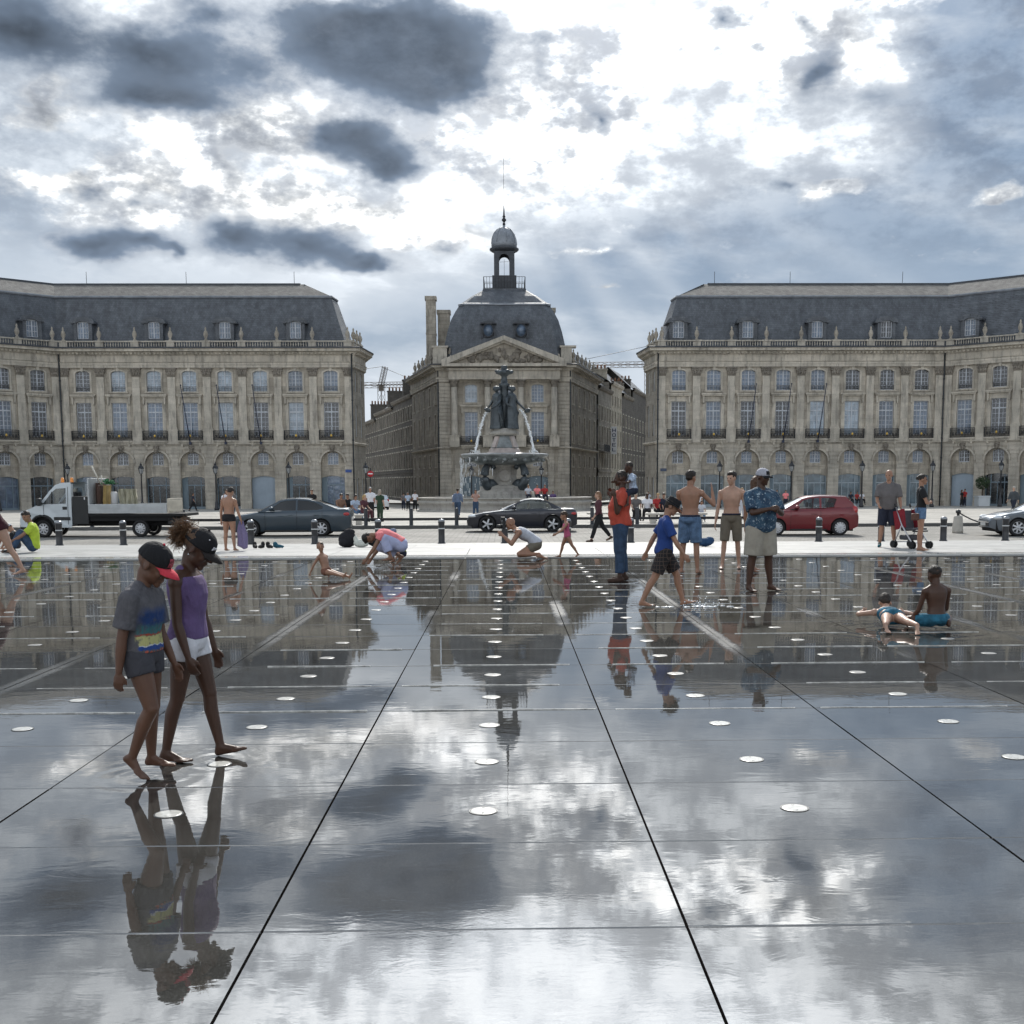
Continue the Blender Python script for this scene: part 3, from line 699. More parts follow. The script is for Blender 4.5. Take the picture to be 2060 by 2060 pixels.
def capital(mb):
    mb.prism([(-.43, 14.75), (.43, 14.75), (.56, 15.5), (-.56, 15.5)], -.23, -.003)
    mb.box(-.62, .62, -.3, -.003, 15.5, 15.68); mb.box(-.45, .45, -.21, -.003, 14.68, 14.78)
    for s in (-1, 1):
        mb.ball((s * .48, -.25, 15.32), (.13, .1, .15), 6, 5); mb.ball((s * .16, -.24, 15.02), (.15, .1, .2), 6, 5)
        mb.ball((s * .38, -.23, 14.98), (.12, .09, .17), 6, 5)
    mb.ball((0, -.26, 15.36), (.13, .1, .12), 6, 5)
def surround_tall(mb):
    w = W_TALL / 2
    for s in (-1, 1):
        mb.box(min(s * (w + .01), s * (w + .2)), max(s * (w + .01), s * (w + .2)), -.09, -.003, 8.1, 11.858)
        mb.box(min(s * (w + .2), s * (w + .36)), max(s * (w + .2), s * (w + .36)), -.05, -.003, 8.1, 12.3)
        x = s * (w + .33); mb.prism([(x - .1, 12.44), (x + .1, 12.44), (x + .08, 11.75), (x - .08, 11.75)], -.26, -.051)
        mb.ball((x, -.2, 11.7), (.1, .1, .13), 6, 5)
    mb.box(-w - .2, w + .2, -.093, -.003, 11.86, 12.12)
    mb.box(-w - .5, w + .5, -.34, -.003, 12.44, 12.58); mb.box(-w - .58, w + .58, -.42, -.003, 12.58, 12.76)
    mb.box(-w - .36, w + .36, -.06, -.003, 12.13, 12.43)
def surround_up(mb):
    w = W_UP / 2
    o = seg_arch(-w - .2, w + .2, 13.0, 15.2, .32); i = seg_arch(-w - .005, w + .005, 13.07, 15.12, .252)
    mb.panel(o, [i], -.07, .065)
    n = len(o); v = [(x, -.07, z) for x, z in o] + [(x, -.003, z) for x, z in o]
    mb.add(v, [((k + 1) % n, k, k + n, (k + 1) % n + n) for k in range(n)])
    mb.box(-w - .28, w + .28, -.14, -.003, 12.9, 13.03)
    mb.prism([(-.13, 15.3), (.13, 15.3), (.18, 15.75), (-.18, 15.75)], -.14, -.003)
def shop_glazed(mb):
    f = .09
    mb.box(-1.36, -1.24, 0, .1, 0, 3.75); mb.box(1.24, 1.36, 0, .1, 0, 3.75); mb.box(-1.24, 1.24, 0, .1, 2.62, 2.74); mb.box(-1.24, 1.24, 0, .1, 0, .28)
    for xx in (-.75, .75): mb.box(xx - .045, xx + .045, .01, .09, .28, 3.75)
    mb.box(-.035, .035, .01, .09, .28, 2.62)
def shop_glass(mb): mb.box(-1.34, 1.34, .05, .07, 0, 3.75)
def shop_side(mb):
    mb.box(-1.36, -.78, -.02, .049, .02, 3.75); 
def shop_shut(mb):
    mb.box(-1.36, 1.36, 0, .08, 0, 3.75)
    for i in range(7): mb.box(-1.3, 1.3, -.018, 0, .3 + i * .46, .3 + i * .46 + .40)
    for xx in (-.95, .95): mb.box(xx - .03, xx + .03, -.03, 0, 0, 3.75)
def balusters(p):
    def fn(mb):
        a = p / 2 - .55; n = 10
        prof = [(.06, 0), (.06, .06), (.035, .10), (.085, .28), (.04, .48), (.06, .54), (.06, .58)]
        for i in range(n):
            xx = -a + (2 * a) * (i + .5) / n; mb.lathe([(r, z + 17.93) for r, z in prof], 6, (xx, .12))
        mb.box(-a - .02, a + .02, .0, .26, 17.78, 17.93); mb.box(-a - .02, a + .02, -.03, .29, 18.51, 18.64)
    return fn
def pedestal(mb):
    mb.box(-.5, .5, -.06, .36, 17.78, 18.0); mb.box(-.44, .44, -.02, .32, 18.0, 18.5); mb.box(-.54, .54, -.1, .4, 18.5, 18.66)
def urn(mb):
    mb.lathe([(.2, 18.66), (.2, 18.76), (.1, 18.86), (.24, 19.2), (.27, 19.42), (.2, 19.5), (.22, 19.58), (.14, 19.72), (.06, 19.82), (.11, 19.92), (.09, 20.04), (0.0, 20.2)], 10, (0, .15))
def dormer_body(mb):
    w = 1.02
    mb.box(-w, -.64, .0, 2.6, 18.3, 20.85); mb.box(.64, w, .0, 2.6, 18.3, 20.85); mb.box(-.64, .64, .12, 2.6, 18.2, 18.98)
    ri = [(.98 * math.cos(math.pi * i / 12) * .66, 20.62 + .24 * math.sin(math.pi * i / 12)) for i in range(13)]
    ro = [(1.32 * math.cos(math.pi * i / 12), 20.72 + .62 * math.sin(math.pi * i / 12)) for i in range(13)]
    for i in range(12): mb.prism([ri[i], ro[i], ro[i + 1], ri[i + 1]][::-1], -.16, 2.6)
    mb.box(-1.36, -1.0, -.16, 2.6, 20.6, 20.76); mb.box(1.0, 1.36, -.16, 2.6, 20.6, 20.76)
def dormer_frame(mb): window_frame(mb, 1.24, 1.85, 2, (3,))
def downpipe(h):
    def fn(mb):
        mb.tube([(0, 0, 0), (0, 0, h)], .085, 8)
        for i in range(int(h / 2.2)): mb.lathe([(.12, 1 + i * 2.2), (.12, 1.12 + i * 2.2)], 8)
        mb.box(-.16, .16, -.14, .14, h - .1, h + .35)
    return fn
BASE = -1.3
class Facade:
    def __init__(s, parent, ox, oy, ang): s.p = parent; s.ox = ox; s.oy = oy; s.a = ang; s.c = math.cos(ang); s.s = math.sin(ang)
    def put(s, name, mesh, mat, x, z=0.0, y=0.0, parent=None):
        if parent is None: return mobj(name, mesh, mat, s.p, loc=(s.ox + x * s.c - y * s.s, s.oy + x * s.s + y * s.c, z), rz=s.a)
        return mobj(name, mesh, mat, parent, loc=(0, y, z))
def window(F, key, fn, w, h, x, z, y, glass, shut=None):
    fr = F.put('window', cached(key, fn), M_FRAME, x, z, y)
    F.put('glass', cached(key + '_glass', glass_of(w, h)), glass, 0, 0, 0, fr)
    return fr
def grand_bay(F, x, p, gl, shop, dorm, first=False, last=False, urns=True):
    """one bay of the square's order; gl = (tall, upper, mezzanine) glass materials"""
    F.put('bay_wall', cached('bay_wall%.2f' % p, bay_wall(p)), M_STONE, x)
    F.put('recess_wall', cached('recess_wall', recess_wall), M_STONE, x)
    F.put('rusticated_pier', cached('rustic%.2f' % p, rustic(p)), M_RUST, x)
    F.put('archivolt', cached('archivolt', archivolt), M_RUST, x)
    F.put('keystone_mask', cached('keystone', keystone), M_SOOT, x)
    F.put('window_surround', cached('surround_tall', surround_tall), M_TRIM, x)
    F.put('window_surround', cached('surround_up', surround_up), M_TRIM, x)
    window(F, 'tall', f_tall, W_TALL, H_TALL, x, 8.09, .17, gl[0])
    u = window(F, 'upper', f_up, W_UP, H_UP, x, 13.08, .17, gl[1])
    mobj('rail', cached('up_rail', up_rail), M_IRON, u)
    window(F, 'mezzanine', f_mz, W_MZ, H_MZ, x, 4.94, .58, gl[2])
    b = F.put('balcony', cached('balcony_slab', balcony_slab), M_TRIM, x, 7.62)
    mobj('railing', cached('balcony_rail', balcony_rail), M_IRON, b)
    mbk = 'medallion'
    def med(mb): mb.ball((0, -.5, .55), (.13, .03, .16), 8, 6)
    mobj('medallion', cached(mbk, med), M_GOLD, b)
    F.put('balustrade', cached('balusters%.2f' % p, balusters(p)), M_TRIM, x)['kind'] = 'stuff'
    if shop == 0:
        s = F.put('shopfront', cached('shop_glazed', shop_glazed), M_SHOPF, x, 0, .62)
        mobj('glass', cached('shop_glass', shop_glass), G_SHOP if rnd.random() < .65 else G_MID, s)
        if rnd.random() < .6: mobj('side_panel', cached('shop_side', shop_side), M_SHUT, s)
    elif shop == 1:
        s = F.put('shopfront', cached('shop_glazed', shop_glazed), M_SHOPP, x, 0, .62)
        mobj('glass', cached('shop_glass', shop_glass), G_BLUE, s)
        if rnd.random() < .5: mobj('side_panel', cached('shop_side', shop_side), M_SHUT, s)
    else:
        F.put('shutter', cached('shop_shut', shop_shut), M_SHUT2, x, 0, .62)
    if dorm:
        d = F.put('dormer', cached('dormer_body', dormer_body), M_SLATE, x, 0, .75)
        w = mobj('window', cached('dormer_frame', dormer_frame), M_FRAME, d, loc=(0, .16, 18.95))
        mobj('glass', cached('dormer_glass', glass_of(1.24, 1.85)), G_MID if rnd.random() < .8 else G_DARK, w)
def order_line(F, xs, urns=True):
    for x in xs:
        F.put('pilaster', cached('pilaster', pilaster), M_TRIM, x)
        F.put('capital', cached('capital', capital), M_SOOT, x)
        F.put('pedestal', cached('pedestal', pedestal), M_TRIM, x)
        if urns: F.put('urn', cached('urn', urn), M_URN, x)
def entablature(parent, path, loc=(0, 0, 0)):
    mb = MB(); sweep(mb, [(.0, 15.68), (-.24, 15.68), (-.24, 15.98), (-.30, 15.98), (-.30, 16.2), (-.38, 16.28), (-.2, 16.3), (-.2, 17.05), (0, 17.05)], path)
    mb.build('architrave', M_TRIM, parent)
    mb = MB(); sweep(mb, [(0, 17.05), (-.35, 17.05), (-.35, 17.12), (-.5, 17.25), (-.5, 17.36), (-1.0, 17.42), (-1.0, 17.62), (-1.12, 17.74), (-1.12, 17.80), (0.3, 17.86)], path)
    mb.build('cornice', M_TRIM, parent)
    mb = MB(); sweep(mb, [(-1.135, 17.70), (-1.15, 17.86), (-.9, 17.90), (0.0, 17.90)], path); mb.build('gutter', M_LEAD, parent)
    mb = MB(); sweep(mb, [(0, 7.12), (-.16, 7.12), (-.2, 7.2), (-.34, 7.26), (-.34, 7.36), (0, 7.44)], path); mb.build('string_course', M_TRIM, parent)
    P, M = mitre_path(path); mb = MB()
    for i in range(len(P) - 1):
        L = (P[i + 1] - P[i]).length; d = (P[i + 1] - P[i]).normalized(); n = int(L / .42); a = math.atan2(d.y, d.x)
        for k in range(n):
            q = P[i] + d * (k + .5) * L / n; Mx = Matrix.Translation((q.x, q.y, 0)) @ Matrix.Rotation(a, 4, 'Z')
            mb.box(-.11, .11, -.62, -.36, 17.13, 17.35, Mx)
    mb.build('dentil_course', M_TRIM, parent)['kind'] = 'stuff'
def roof_parts(parent, path, hi=23.82, ridge=25.87):
    mb = MB(); sweep(mb, [(.62, 17.9), (.95, 18.3), (2.05, 21.3), (2.75, 23.4), (2.95, hi)], path); mb.build('mansard', M_SLATE, parent)
    mb = MB(); sweep(mb, [(2.80, hi - .12), (2.72, hi + .02), (2.80, hi + .14), (3.05, hi + .16)], path); mb.build('roof_flashing', M_ZINC, parent)
    rp = [path[0], path[1], (path[2][0] - 6.85, path[2][1])] if path[0][0] < 0 else [(path[2][0] + 6.85, path[2][1]), path[3], path[4]]
    mb = MB(); sweep(mb, [(2.95, hi + .10), (6.9, ridge)], path[:-1] if path[0][0] < 0 else path[1:]); sweep(mb, [(6.9, ridge), (9.2, hi - 1.0)], rp); mb.build('upper_roof', M_UPROOF, parent)
    k_ = 2 if path[0][0] < 0 else 3
    rp = [path[0], path[1], (path[2][0] - 6.8, path[2][1])] if path[0][0] < 0 else [(path[2][0] + 6.8, path[2][1]), path[3], path[4]]
    mb = MB(); sweep(mb, [(6.7, ridge - .08), (6.75, ridge + .1), (7.05, ridge + .1), (7.1, ridge - .1)], rp); mb.build('ridge', M_LEAD, parent)
def back_walls(parent, path, h=17.8):
    """plain rear and core that close the block (keeps the sun out)"""
    P, M = mitre_path(path); mb = MB()
    sweep(mb, [(9.2, 0), (9.2, h + 5.1)], path); sweep(mb, [(.9, .02), (.9, 17.8), (9.2, 17.8)], path); mb.build('core_wall', M_SOOT, parent)

def glset(i, side):
    """curtains and blinds as the photograph shows them"""
    if side < 0:
        up = [G_DARK, G_PALE, G_PALE, G_PALE, G_PALE, G_PALE, G_MID, G_MID][i]; ta = [G_DARK, G_MID, G_MID, G_MID, G_PALE, G_DARK, G_PALE, G_DARK][i]
    else:
        up = [G_MID, G_MID, G_MID, G_MID, G_MID, G_DARK, G_DARK, G_DARK][i]; ta = [G_DARK, G_MID, G_DARK, G_DARK, G_PALE, G_PALE, G_MID, G_MID][i]
    return (ta, up, G_MID if rnd.random() < .5 else G_DARK)

def wing(side):
    lab = ('long limestone palace wing with slate mansard on the left of the square' if side < 0 else 'long limestone palace wing with slate mansard on the right of the square')
    b = thing('palace_wing', lab, 'building', (0, 0, BASE), 0, 'palace wings around the square')
    A = R_(42); px = 3.93; bend = 49.65; c0 = 17.0; LO = 16.6
    if side < 0: path = [(-bend - LO * math.cos(A), 133 - LO * math.sin(A)), (-bend, 133), (-c0, 133), (-16.5, 139.0), (-27.0, 181)]
    else: path = [(27.0, 181), (16.5, 139.0), (c0, 133), (bend, 133), (bend + LO * math.cos(A), 133 - LO * math.sin(A))]
    F = Facade(b, 0, 133, 0)
    shops = [0, 0, 0, 0, 0, 0, 2, 0] if side < 0 else [1, 1, 1, 1, 1, 1, 1, 1]
    if side < 0: shops = [0, 0, 0, 0, 0, 2, 0, 0]
    for i in range(8):
        x = (-47.04 + px * i) if side < 0 else (19.53 + px * i)
        k = i if side < 0 else i
        grand_bay(F, x, px, glset(k, side), shops[i], (i % 2 == 0) if side < 0 else (i % 2 == 0))
    xs = [(-47.04 + px * (i - .5)) if side < 0 else (19.53 + px * (i - .5)) for i in range(9)]
    order_line(F, xs)
    # end strips between the last bay and the corners
    mb = MB(); e = 19.53 - px / 2
    mb.panel(rect(c0, e, 0, 17.3), [], 0, .1); 
    mb2 = MB(); z = .62
    while z < 7.0: mb2.box(c0 + .0, e, -.055, -.003, z, min(z + .43, 7.12)); z += .47
    o1 = mb.mesh('end_pier'); o2 = mb2.mesh('end_rustication')
    mb3 = MB(); e2 = 47.04 + px / 2; mb3.panel(rect(e2, bend, 0, 17.3), [], 0, .1); o3 = mb3.mesh('bend_pier')
    for nm, me, mt in (('end_pier', o1, M_STONE), ('rusticated_pier', o2, M_RUST), ('bend_pier', o3, M_STONE)):
        if side < 0:
            for q in me.vertices: q.co.x = -q.co.x
            me.flip_normals()
        F.put(nm, me, mt, 0)
    # oblique range beyond the bend
    if side < 0: F2 = Facade(b, -bend, 133, A); sg = -1
    else: F2 = Facade(b, bend, 133, -A); sg = 1
    p2 = 3.80
    mb = MB(); a_, b_ = (-.46, .0) if sg < 0 else (.0, .46); mb.panel(rect(a_, b_, 0, 17.3), [], 0, .1); F2.put('bend_pier', mb.mesh('bend_pier'), M_STONE, 0)
    mb = MB(); z = .62
    while z < 7.0: mb.box(a_, b_, -.05, -.004, z, min(z + .43, 7.12)); z += .47
    F2.put('rusticated_pier', mb.mesh('rusticated_pier'), M_RUST, 0)
    mb = MB(); z = .62; a_, b_ = (-bend, -(47.04 + px / 2)) if sg < 0 else (47.04 + px / 2, bend)
    while z < 7.0: mb.box(a_, b_, -.05, -.004, z, min(z + .43, 7.12)); z += .47
    F.put('rusticated_pier', mb.mesh('rusticated_pier'), M_RUST, 0)
    for i in range(4):
        x = sg * (2.35 + p2 * i)
        grand_bay(F2, x, p2, (G_DARK, G_DARK, G_DARK) if (i + (side < 0)) % 2 else (G_MID, G_DARK, G_DARK), 0 if not (side > 0 and i == 0) else 2, i % 2 == 0)
    order_line(F2, [sg * (2.35 + p2 * (i - .5)) for i in range(5)])
    # return wall to the street: rows of slots of window
    fx0, fy0, fx1, fy1 = (-c0, 133, -16.5, 139.0) if side < 0 else (16.5, 139.0, c0, 133)
    ang = math.atan2(fy1 - fy0, fx1 - fx0); L = math.hypot(fx1 - fx0, fy1 - fy0)
    F3 = Facade(b, fx0, fy0, ang)
    mb = MB(); mb.panel(rect(0, L, 0, 17.3), [rect(L * f - .55, L * f + .55, z0, z1) for f in (.25, .72) for z0, z1 in ((1.0, 3.4), (8.1, 11.6), (13.1, 15.3))], 0, .25)
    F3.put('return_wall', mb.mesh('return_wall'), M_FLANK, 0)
    for f in (.25, .72):
        for z0, h in ((1.0, 2.4), (8.1, 3.5), (13.1, 2.2)):
            window(F3, 'side%.1f' % h, (lambda hh: (lambda m: window_frame(m, 1.1, hh, 2, (4,))))(h), 1.1, h, L * f, z0, .17, G_DARK)
    fx0, fy0, fx1, fy1 = (-16.5, 139.0, -27, 181) if side < 0 else (27, 181, 16.5, 139.0)
    ang = math.atan2(fy1 - fy0, fx1 - fx0); L = math.hypot(fx1 - fx0, fy1 - fy0); F4 = Facade(b, fx0, fy0, ang)
    hs = [rect(L * (i + .5) / 11 - .6, L * (i + .5) / 11 + .6, z0, z1) for i in range(11) for z0, z1 in ((1.0, 3.4), (8.1, 11.6), (13.1, 15.3))]
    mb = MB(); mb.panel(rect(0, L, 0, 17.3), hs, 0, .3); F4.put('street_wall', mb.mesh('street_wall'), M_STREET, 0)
    mb = MB(); mb.panel(rect(0, L, 0, 17.3), [], .3, .1); F4.put('window_band', mb.mesh('window_band'), G_DARK, 0)
    entablature(b, path); roof_parts(b, path); back_walls(b, path)
    for xx, hh in ((-17.12, 17.2), (-49.45, 17.2)):
        F.put('downpipe', cached('pipe%.1f' % hh, downpipe(hh)), M_PIPE, xx if side < 0 else -xx, 0, -.32)
    # corner urns on the return
    for t in (.2, .5, .8):
        q = Vector(path[2]).lerp(Vector(path[3] if side < 0 else path[1]), t)
        mobj('pedestal', cached('pedestal', pedestal), M_TRIM, b, loc=(q.x, q.y, 0), rz=R_(85) if side < 0 else R_(-85)); mobj('urn', cached('urn', urn), M_URN, b, loc=(q.x, q.y, 0), rz=R_(85) if side < 0 else R_(-85))
    # rods on the ridge
    rods = (-24.5, -37.0, -48.5) if side < 0 else (24.6, 33.5, 46.8)
    for xx in rods:
        mb = MB(); mb.tube([(xx, 139.9, 25.8), (xx, 139.9, 27.3)], .03, 5); mb.build('lightning_rod', M_IRON, b)
    # flag poles on three balconies
    for xx in ((-35.25, -31.32, -27.39) if side < 0 else (27.39, 31.32, 35.25)):
        mb = MB(); tl = -.55 if side < 0 else .55
        mb.tube([(xx, 132.5, 7.3), (xx + tl, 131.4, 13.6)], [.06, .045], 6); mb.ball((xx + tl, 131.4, 13.65), .09, 6, 5); mb.box(xx - .12, xx + .12, 132.4, 132.9, 7.2, 7.5)
        mb.build('flag_pole', pmat('navy pole', (0.02, 0.028, 0.06), 0.4), b)
    return b
wing(-1); wing(1)
# ================================================================ centre pavilion
def column(mb):
    mb.box(-.62, .62, -.62, .62, 7.38, 8.7); mb.box(-.68, .68, -.68, .68, 8.7, 8.86)
    mb.lathe([(.56, 8.86), (.56, 8.98), (.48, 9.05), (.5, 9.12), (.44, 9.2), (.44, 11.2), (.385, 15.0)], 16)
def column_capital(mb):
    mb.lathe([(.38, 14.95), (.44, 15.0), (.4, 15.08), (.42, 15.3), (.52, 15.6), (.6, 15.74)], 12)
    mb.box(-.62, .62, -.62, .62, 15.74, 15.9)
    for i in range(8):
        a = math.pi / 4 * i; mb.ball((.5 * math.cos(a), .5 * math.sin(a), 15.45 if i % 2 else 15.62), (.11, .11, .14), 6, 5)
def plain_flank(b, p0, p1, h, floors, n, mat, ww=1.15, name='flank_wall', glass=None):
    """street wall from p0 to p1 (left to right as seen), windows really recessed"""
    L = math.hypot(p1[0] - p0[0], p1[1] - p0[1]); ang = math.atan2(p1[1] - p0[1], p1[0] - p0[0]); F = Facade(b, p0[0], p0[1], ang)
    holes = []
    for i in range(n):
        xc = L * (i + .5) / n
        for z0, z1 in floors: holes.append(rect(xc - ww / 2, xc + ww / 2, z0, z1))
    mb = MB(); mb.panel(rect(0, L, 0, h), holes, 0, .3); F.put(name, mb.mesh(name), mat, 0)
    for i in range(n):
        for z0, z1 in floors:
            hh = z1 - z0
            window(F, 'fl%.2f_%.2f' % (ww, hh), (lambda w_, h_: (lambda m: window_frame(m, w_, h_, 2, (4,))))(ww, hh), ww, hh, L * (i + .5) / n, z0, .2, glass or G_DARK)
    mb = MB()
    for i in range(n):
        xc = L * (i + .5) / n
        for z0, z1 in floors:
            mb.box(xc - ww / 2 - .15, xc - ww / 2, -.06, -.003, z0, z1); mb.box(xc + ww / 2, xc + ww / 2 + .15, -.06, -.003, z0, z1)
            mb.box(xc - ww / 2 - .15, xc + ww / 2 + .15, -.08, -.003, z1, z1 + .18); mb.box(xc - ww / 2 - .2, xc + ww / 2 + .2, -.12, -.003, z0 - .15, z0)
    F.put('window_surrounds', mb.mesh('window_surrounds'), M_TRIM, 0)['kind'] = 'stuff'
    return F, L
def pavilion():
    b = thing('palace_pavilion', 'central palace pavilion with pediment, slate dome and lantern behind the fountain', 'building', (-.15, 0, BASE))
    Y = 152.0; F = Facade(b, 0, Y, 0); p = 4.27
    for i in range(3):
        x = (i - 1) * p
        F.put('bay_wall', cached('bay_wall%.2f' % p, bay_wall(p)), M_STONE, x)
        F.put('recess_wall', cached('recess_wall', recess_wall), M_STONE, x)
        F.put('rusticated_pier', cached('rustic%.2f' % p, rustic(p)), M_RUST, x)
        F.put('archivolt', cached('archivolt', archivolt), M_RUST, x)
        F.put('keystone_mask', cached('keystone', keystone), M_SOOT, x)
        F.put('window_surround', cached('surround_tall', surround_tall), M_TRIM, x); F.put('window_surround', cached('surround_up', surround_up), M_TRIM, x)
        window(F, 'tall', f_tall, W_TALL, H_TALL, x, 8.09, .17, G_MID); window(F, 'upper', f_up, W_UP, H_UP, x, 13.08, .17, [G_PALE, G_MID, G_MID][i]); window(F, 'mezzanine', f_mz, W_MZ, H_MZ, x, 4.94, .58, G_DARK)
        bb = F.put('balcony', cached('balcony_slab', balcony_slab), M_TRIM, x, 7.62); mobj('railing', cached('balcony_rail', balcony_rail), M_IRON, bb)
        mobj('medallion', CACHE['medallion'], M_GOLD, bb)
        F.put('shutter', cached('shop_shut', shop_shut), M_SHUT, x, 0, .62)
    for x in (-6.4, -2.13, 2.13, 6.4):
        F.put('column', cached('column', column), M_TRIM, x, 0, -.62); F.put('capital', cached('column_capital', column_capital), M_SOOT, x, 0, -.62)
    # rusticated corner piers
    for s in (-1, 1):
        mb = MB(); mb.box(s * 6.42 if s > 0 else -8.45, 8.45 if s > 0 else -6.42, .002, .5, 0, 17.2); F.put('corner_pier', mb.mesh('corner_pier'), M_STONE, 0)
        mb = MB(); z = .1; a, c = (6.9, 8.5) if s > 0 else (-8.5, -6.9)
        while z < 15.5: mb.box(a, c, -.09, -.002, z, z + .42); z += .47
        F.put('quoin_pier', mb.mesh('quoin_pier'), M_RUST, 0)
    # entablature of the portico and pediment
    path = [(-13.6, 174.5), (-8.45, Y), (8.45, Y), (13.6, 174.5)]
    entablature(b, path)
    mb = MB(); mb.box(-7.1, 7.1, Y - 1.22, Y - .2, 15.9, 17.0); mb.box(-7.3, 7.3, Y - 1.45, Y - .2, 17.0, 17.3); mb.box(-7.9, 7.9, Y - 2.0, Y - .2, 17.45, 17.82); mb.build('portico_beam', M_TRIM, b)
    mb = MB(); ap = 21.15; zb = 17.84
    mb.prism([(-7.3, zb), (7.3, zb), (0, ap - .45)], Y - 1.15, Y - .1); mb.build('tympanum', M_STONE, b)
    for s in (-1, 1):
        mb = MB(); mb.prism([(s * 7.95, zb), (s * 7.95, zb + .42), (0, ap + .12), (0, ap - .45), (s * 7.0, zb)][::s], Y - 2.0, Y - .1)
        mb.prism([(s * 7.4, zb + .02), (s * 7.4, zb + .3), (0, ap - .28), (0, ap - .72), (s * 6.6, zb + .02)][::s], Y - 1.6, Y - 1.0); mb.build('raking_cornice', M_TRIM, b)
    mb = MB(); r = random.Random(3)
    for i in range(46):
        x = r.uniform(-4.6, 4.6); zt = (ap - zb - .9) * (1 - abs(x) / 7.2); z = zb + .2 + r.random() ** 1.3 * max(.1, zt - .5)
        mb.ball((x, Y - 1.2, z + .1), (r.uniform(.15, .45), r.uniform(.12, .26), r.uniform(.15, .42)), 7, 5)
    for x, z in ((0, .9), (-1.6, .6), (1.7, .6), (-3, .35), (3.1, .35)): mb.ball((x, Y - 1.35, zb + z + .75), .17, 7, 6); mb.ball((x, Y - 1.3, zb + z + .3), (.3, .22, .5), 7, 6)
    mb.build('pediment_relief', M_SOOT, b)
    # flanks that splay back along the two streets
    fl = ((1.2, 3.6), (4.9, 6.4), (8.0, 11.6), (13.0, 15.3))
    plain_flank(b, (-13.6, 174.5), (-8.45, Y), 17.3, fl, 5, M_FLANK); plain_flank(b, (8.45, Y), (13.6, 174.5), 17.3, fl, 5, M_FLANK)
    # attic parapets with trophies
    for s in (-1, 1):
        mb = MB(); mb.box(s * 8.2 - .9, s * 8.2 + .5 if s > 0 else s * 8.2 + .9, Y + .2, Y + 1.4, 17.85, 20.0); mb.box(s * 8.2 - 1.05, s * 8.2 + 1.05, Y + .1, Y + 1.5, 20.0, 20.25); mb.build('attic_pier', M_TRIM, b)
        mb = MB()
        for i in range(14): mb.ball((s * (6.2 + r.uniform(-1.2, .9)), Y + .6 + r.uniform(-.2, .2), 18.3 + r.random() * 1.7), (r.uniform(.15, .4), .25, r.uniform(.2, .5)), 6, 5)
        mb.build('trophy', M_URN, b)
        for t in (.15, .3, .45, .6, .75, .9):
            q = Vector((s * 8.45, Y)).lerp(Vector((s * 13.6, 174.5)), t)
            mobj('pedestal', cached('pedestal', pedestal), M_TRIM, b, loc=(q.x - s * .3, q.y, 0), rz=-s * R_(77)); mobj('urn', cached('urn', urn), M_URN, b, loc=(q.x - s * .3, q.y, 0), rz=-s * R_(77))
    # dome: steep square bell, break, upper pyramid
    cx, cy = 0.1, 160.2
    def ring(hw, ch, z):
        a = hw - ch
        return [(cx - a, cy - hw, z), (cx + a, cy - hw, z), (cx + hw, cy - a, z), (cx + hw, cy + a, z), (cx + a, cy + hw, z), (cx - a, cy + hw, z), (cx - hw, cy + a, z), (cx - hw, cy - a, z)]
    def loft(levels):
        mb = MB(); v = []; f = []
        for L in levels: v += ring(*L)
        for j in range(len(levels) - 1):
            for i in range(8): k = (i + 1) % 8; f.append((j * 8 + i, j * 8 + k, (j + 1) * 8 + k, (j + 1) * 8 + i))
        f.append(tuple(range(len(v) - 8, len(v)))); mb.add(v, f); return mb
    loft([(8.15, 1.2, 17.9), (8.0, 1.2, 19.0), (7.75, 1.2, 20.6), (7.4, 1.2, 22.2), (6.95, 1.1, 23.7), (6.35, 1.0, 24.9), (5.85, .8, 25.7)]).build('dome', M_SLATE, b)
    loft([(6.0, .8, 25.6), (6.02, .8, 25.82), (5.75, .7, 25.92)]).build('dome_flashing', M_ZINC, b)
    loft([(5.75, .7, 25.85), (4.3, .4, 27.0), (2.85, .2, 28.0), (2.85, .2, 28.2)]).build('dome_cap', M_SLATE, b)
    for s in (-1, 1):
        mb = MB(); xx = cx + s * 2.1; yy = cy - 7.75
        mb.lathe([(.72, 0), (.72, .4), (.6, .4), (.6, 0)], 18, M=Matrix.Translation((xx, yy + .2, 22.2)) @ Matrix.Rotation(R_(90), 4, 'X') @ Matrix.Scale(1.25, 4, (0, 1, 0)))
        mb.box(xx - .95, xx - .72, yy - .15, yy + .8, 21.2, 22.3); mb.box(xx + .72, xx + .95, yy - .15, yy + .8, 21.2, 22.3)
        mb.prism(seg_arch(xx - 1.05, xx + 1.05, 23.0, 23.05, .3), yy - .25, yy + .9)
        d = mb.build('oculus_dormer', M_LEAD, b)
        m2 = MB(); m2.lathe([(0, 0), (.62, 0.0), (.62, .05)], 16, M=Matrix.Translation((xx, yy - .02, 22.2)) @ Matrix.Rotation(R_(90), 4, 'X') @ Matrix.Scale(1.25, 4, (0, 1, 0))); m2.build('glass', G_MID, d)
    # lantern
    T0 = Matrix.Translation((cx, cy, 0)); mb = MB()
    mb.box(cx - 1.6, cx + 1.6, cy - 1.6, cy + 1.6, 28.2, 30.1); mb.box(cx - 1.75, cx + 1.75, cy - 1.75, cy + 1.75, 28.15, 28.45); lan = mb.build('lantern_base', M_LEAD, b)
    mb = MB()
    for sx in (-1, 1):
        for sy in (-1, 1):
            mb.box(cx + sx * 1.02 - .34, cx + sx * 1.02 + .34, cy + sy * 1.02 - .34, cy + sy * 1.02 + .34, 30.1, 33.3)
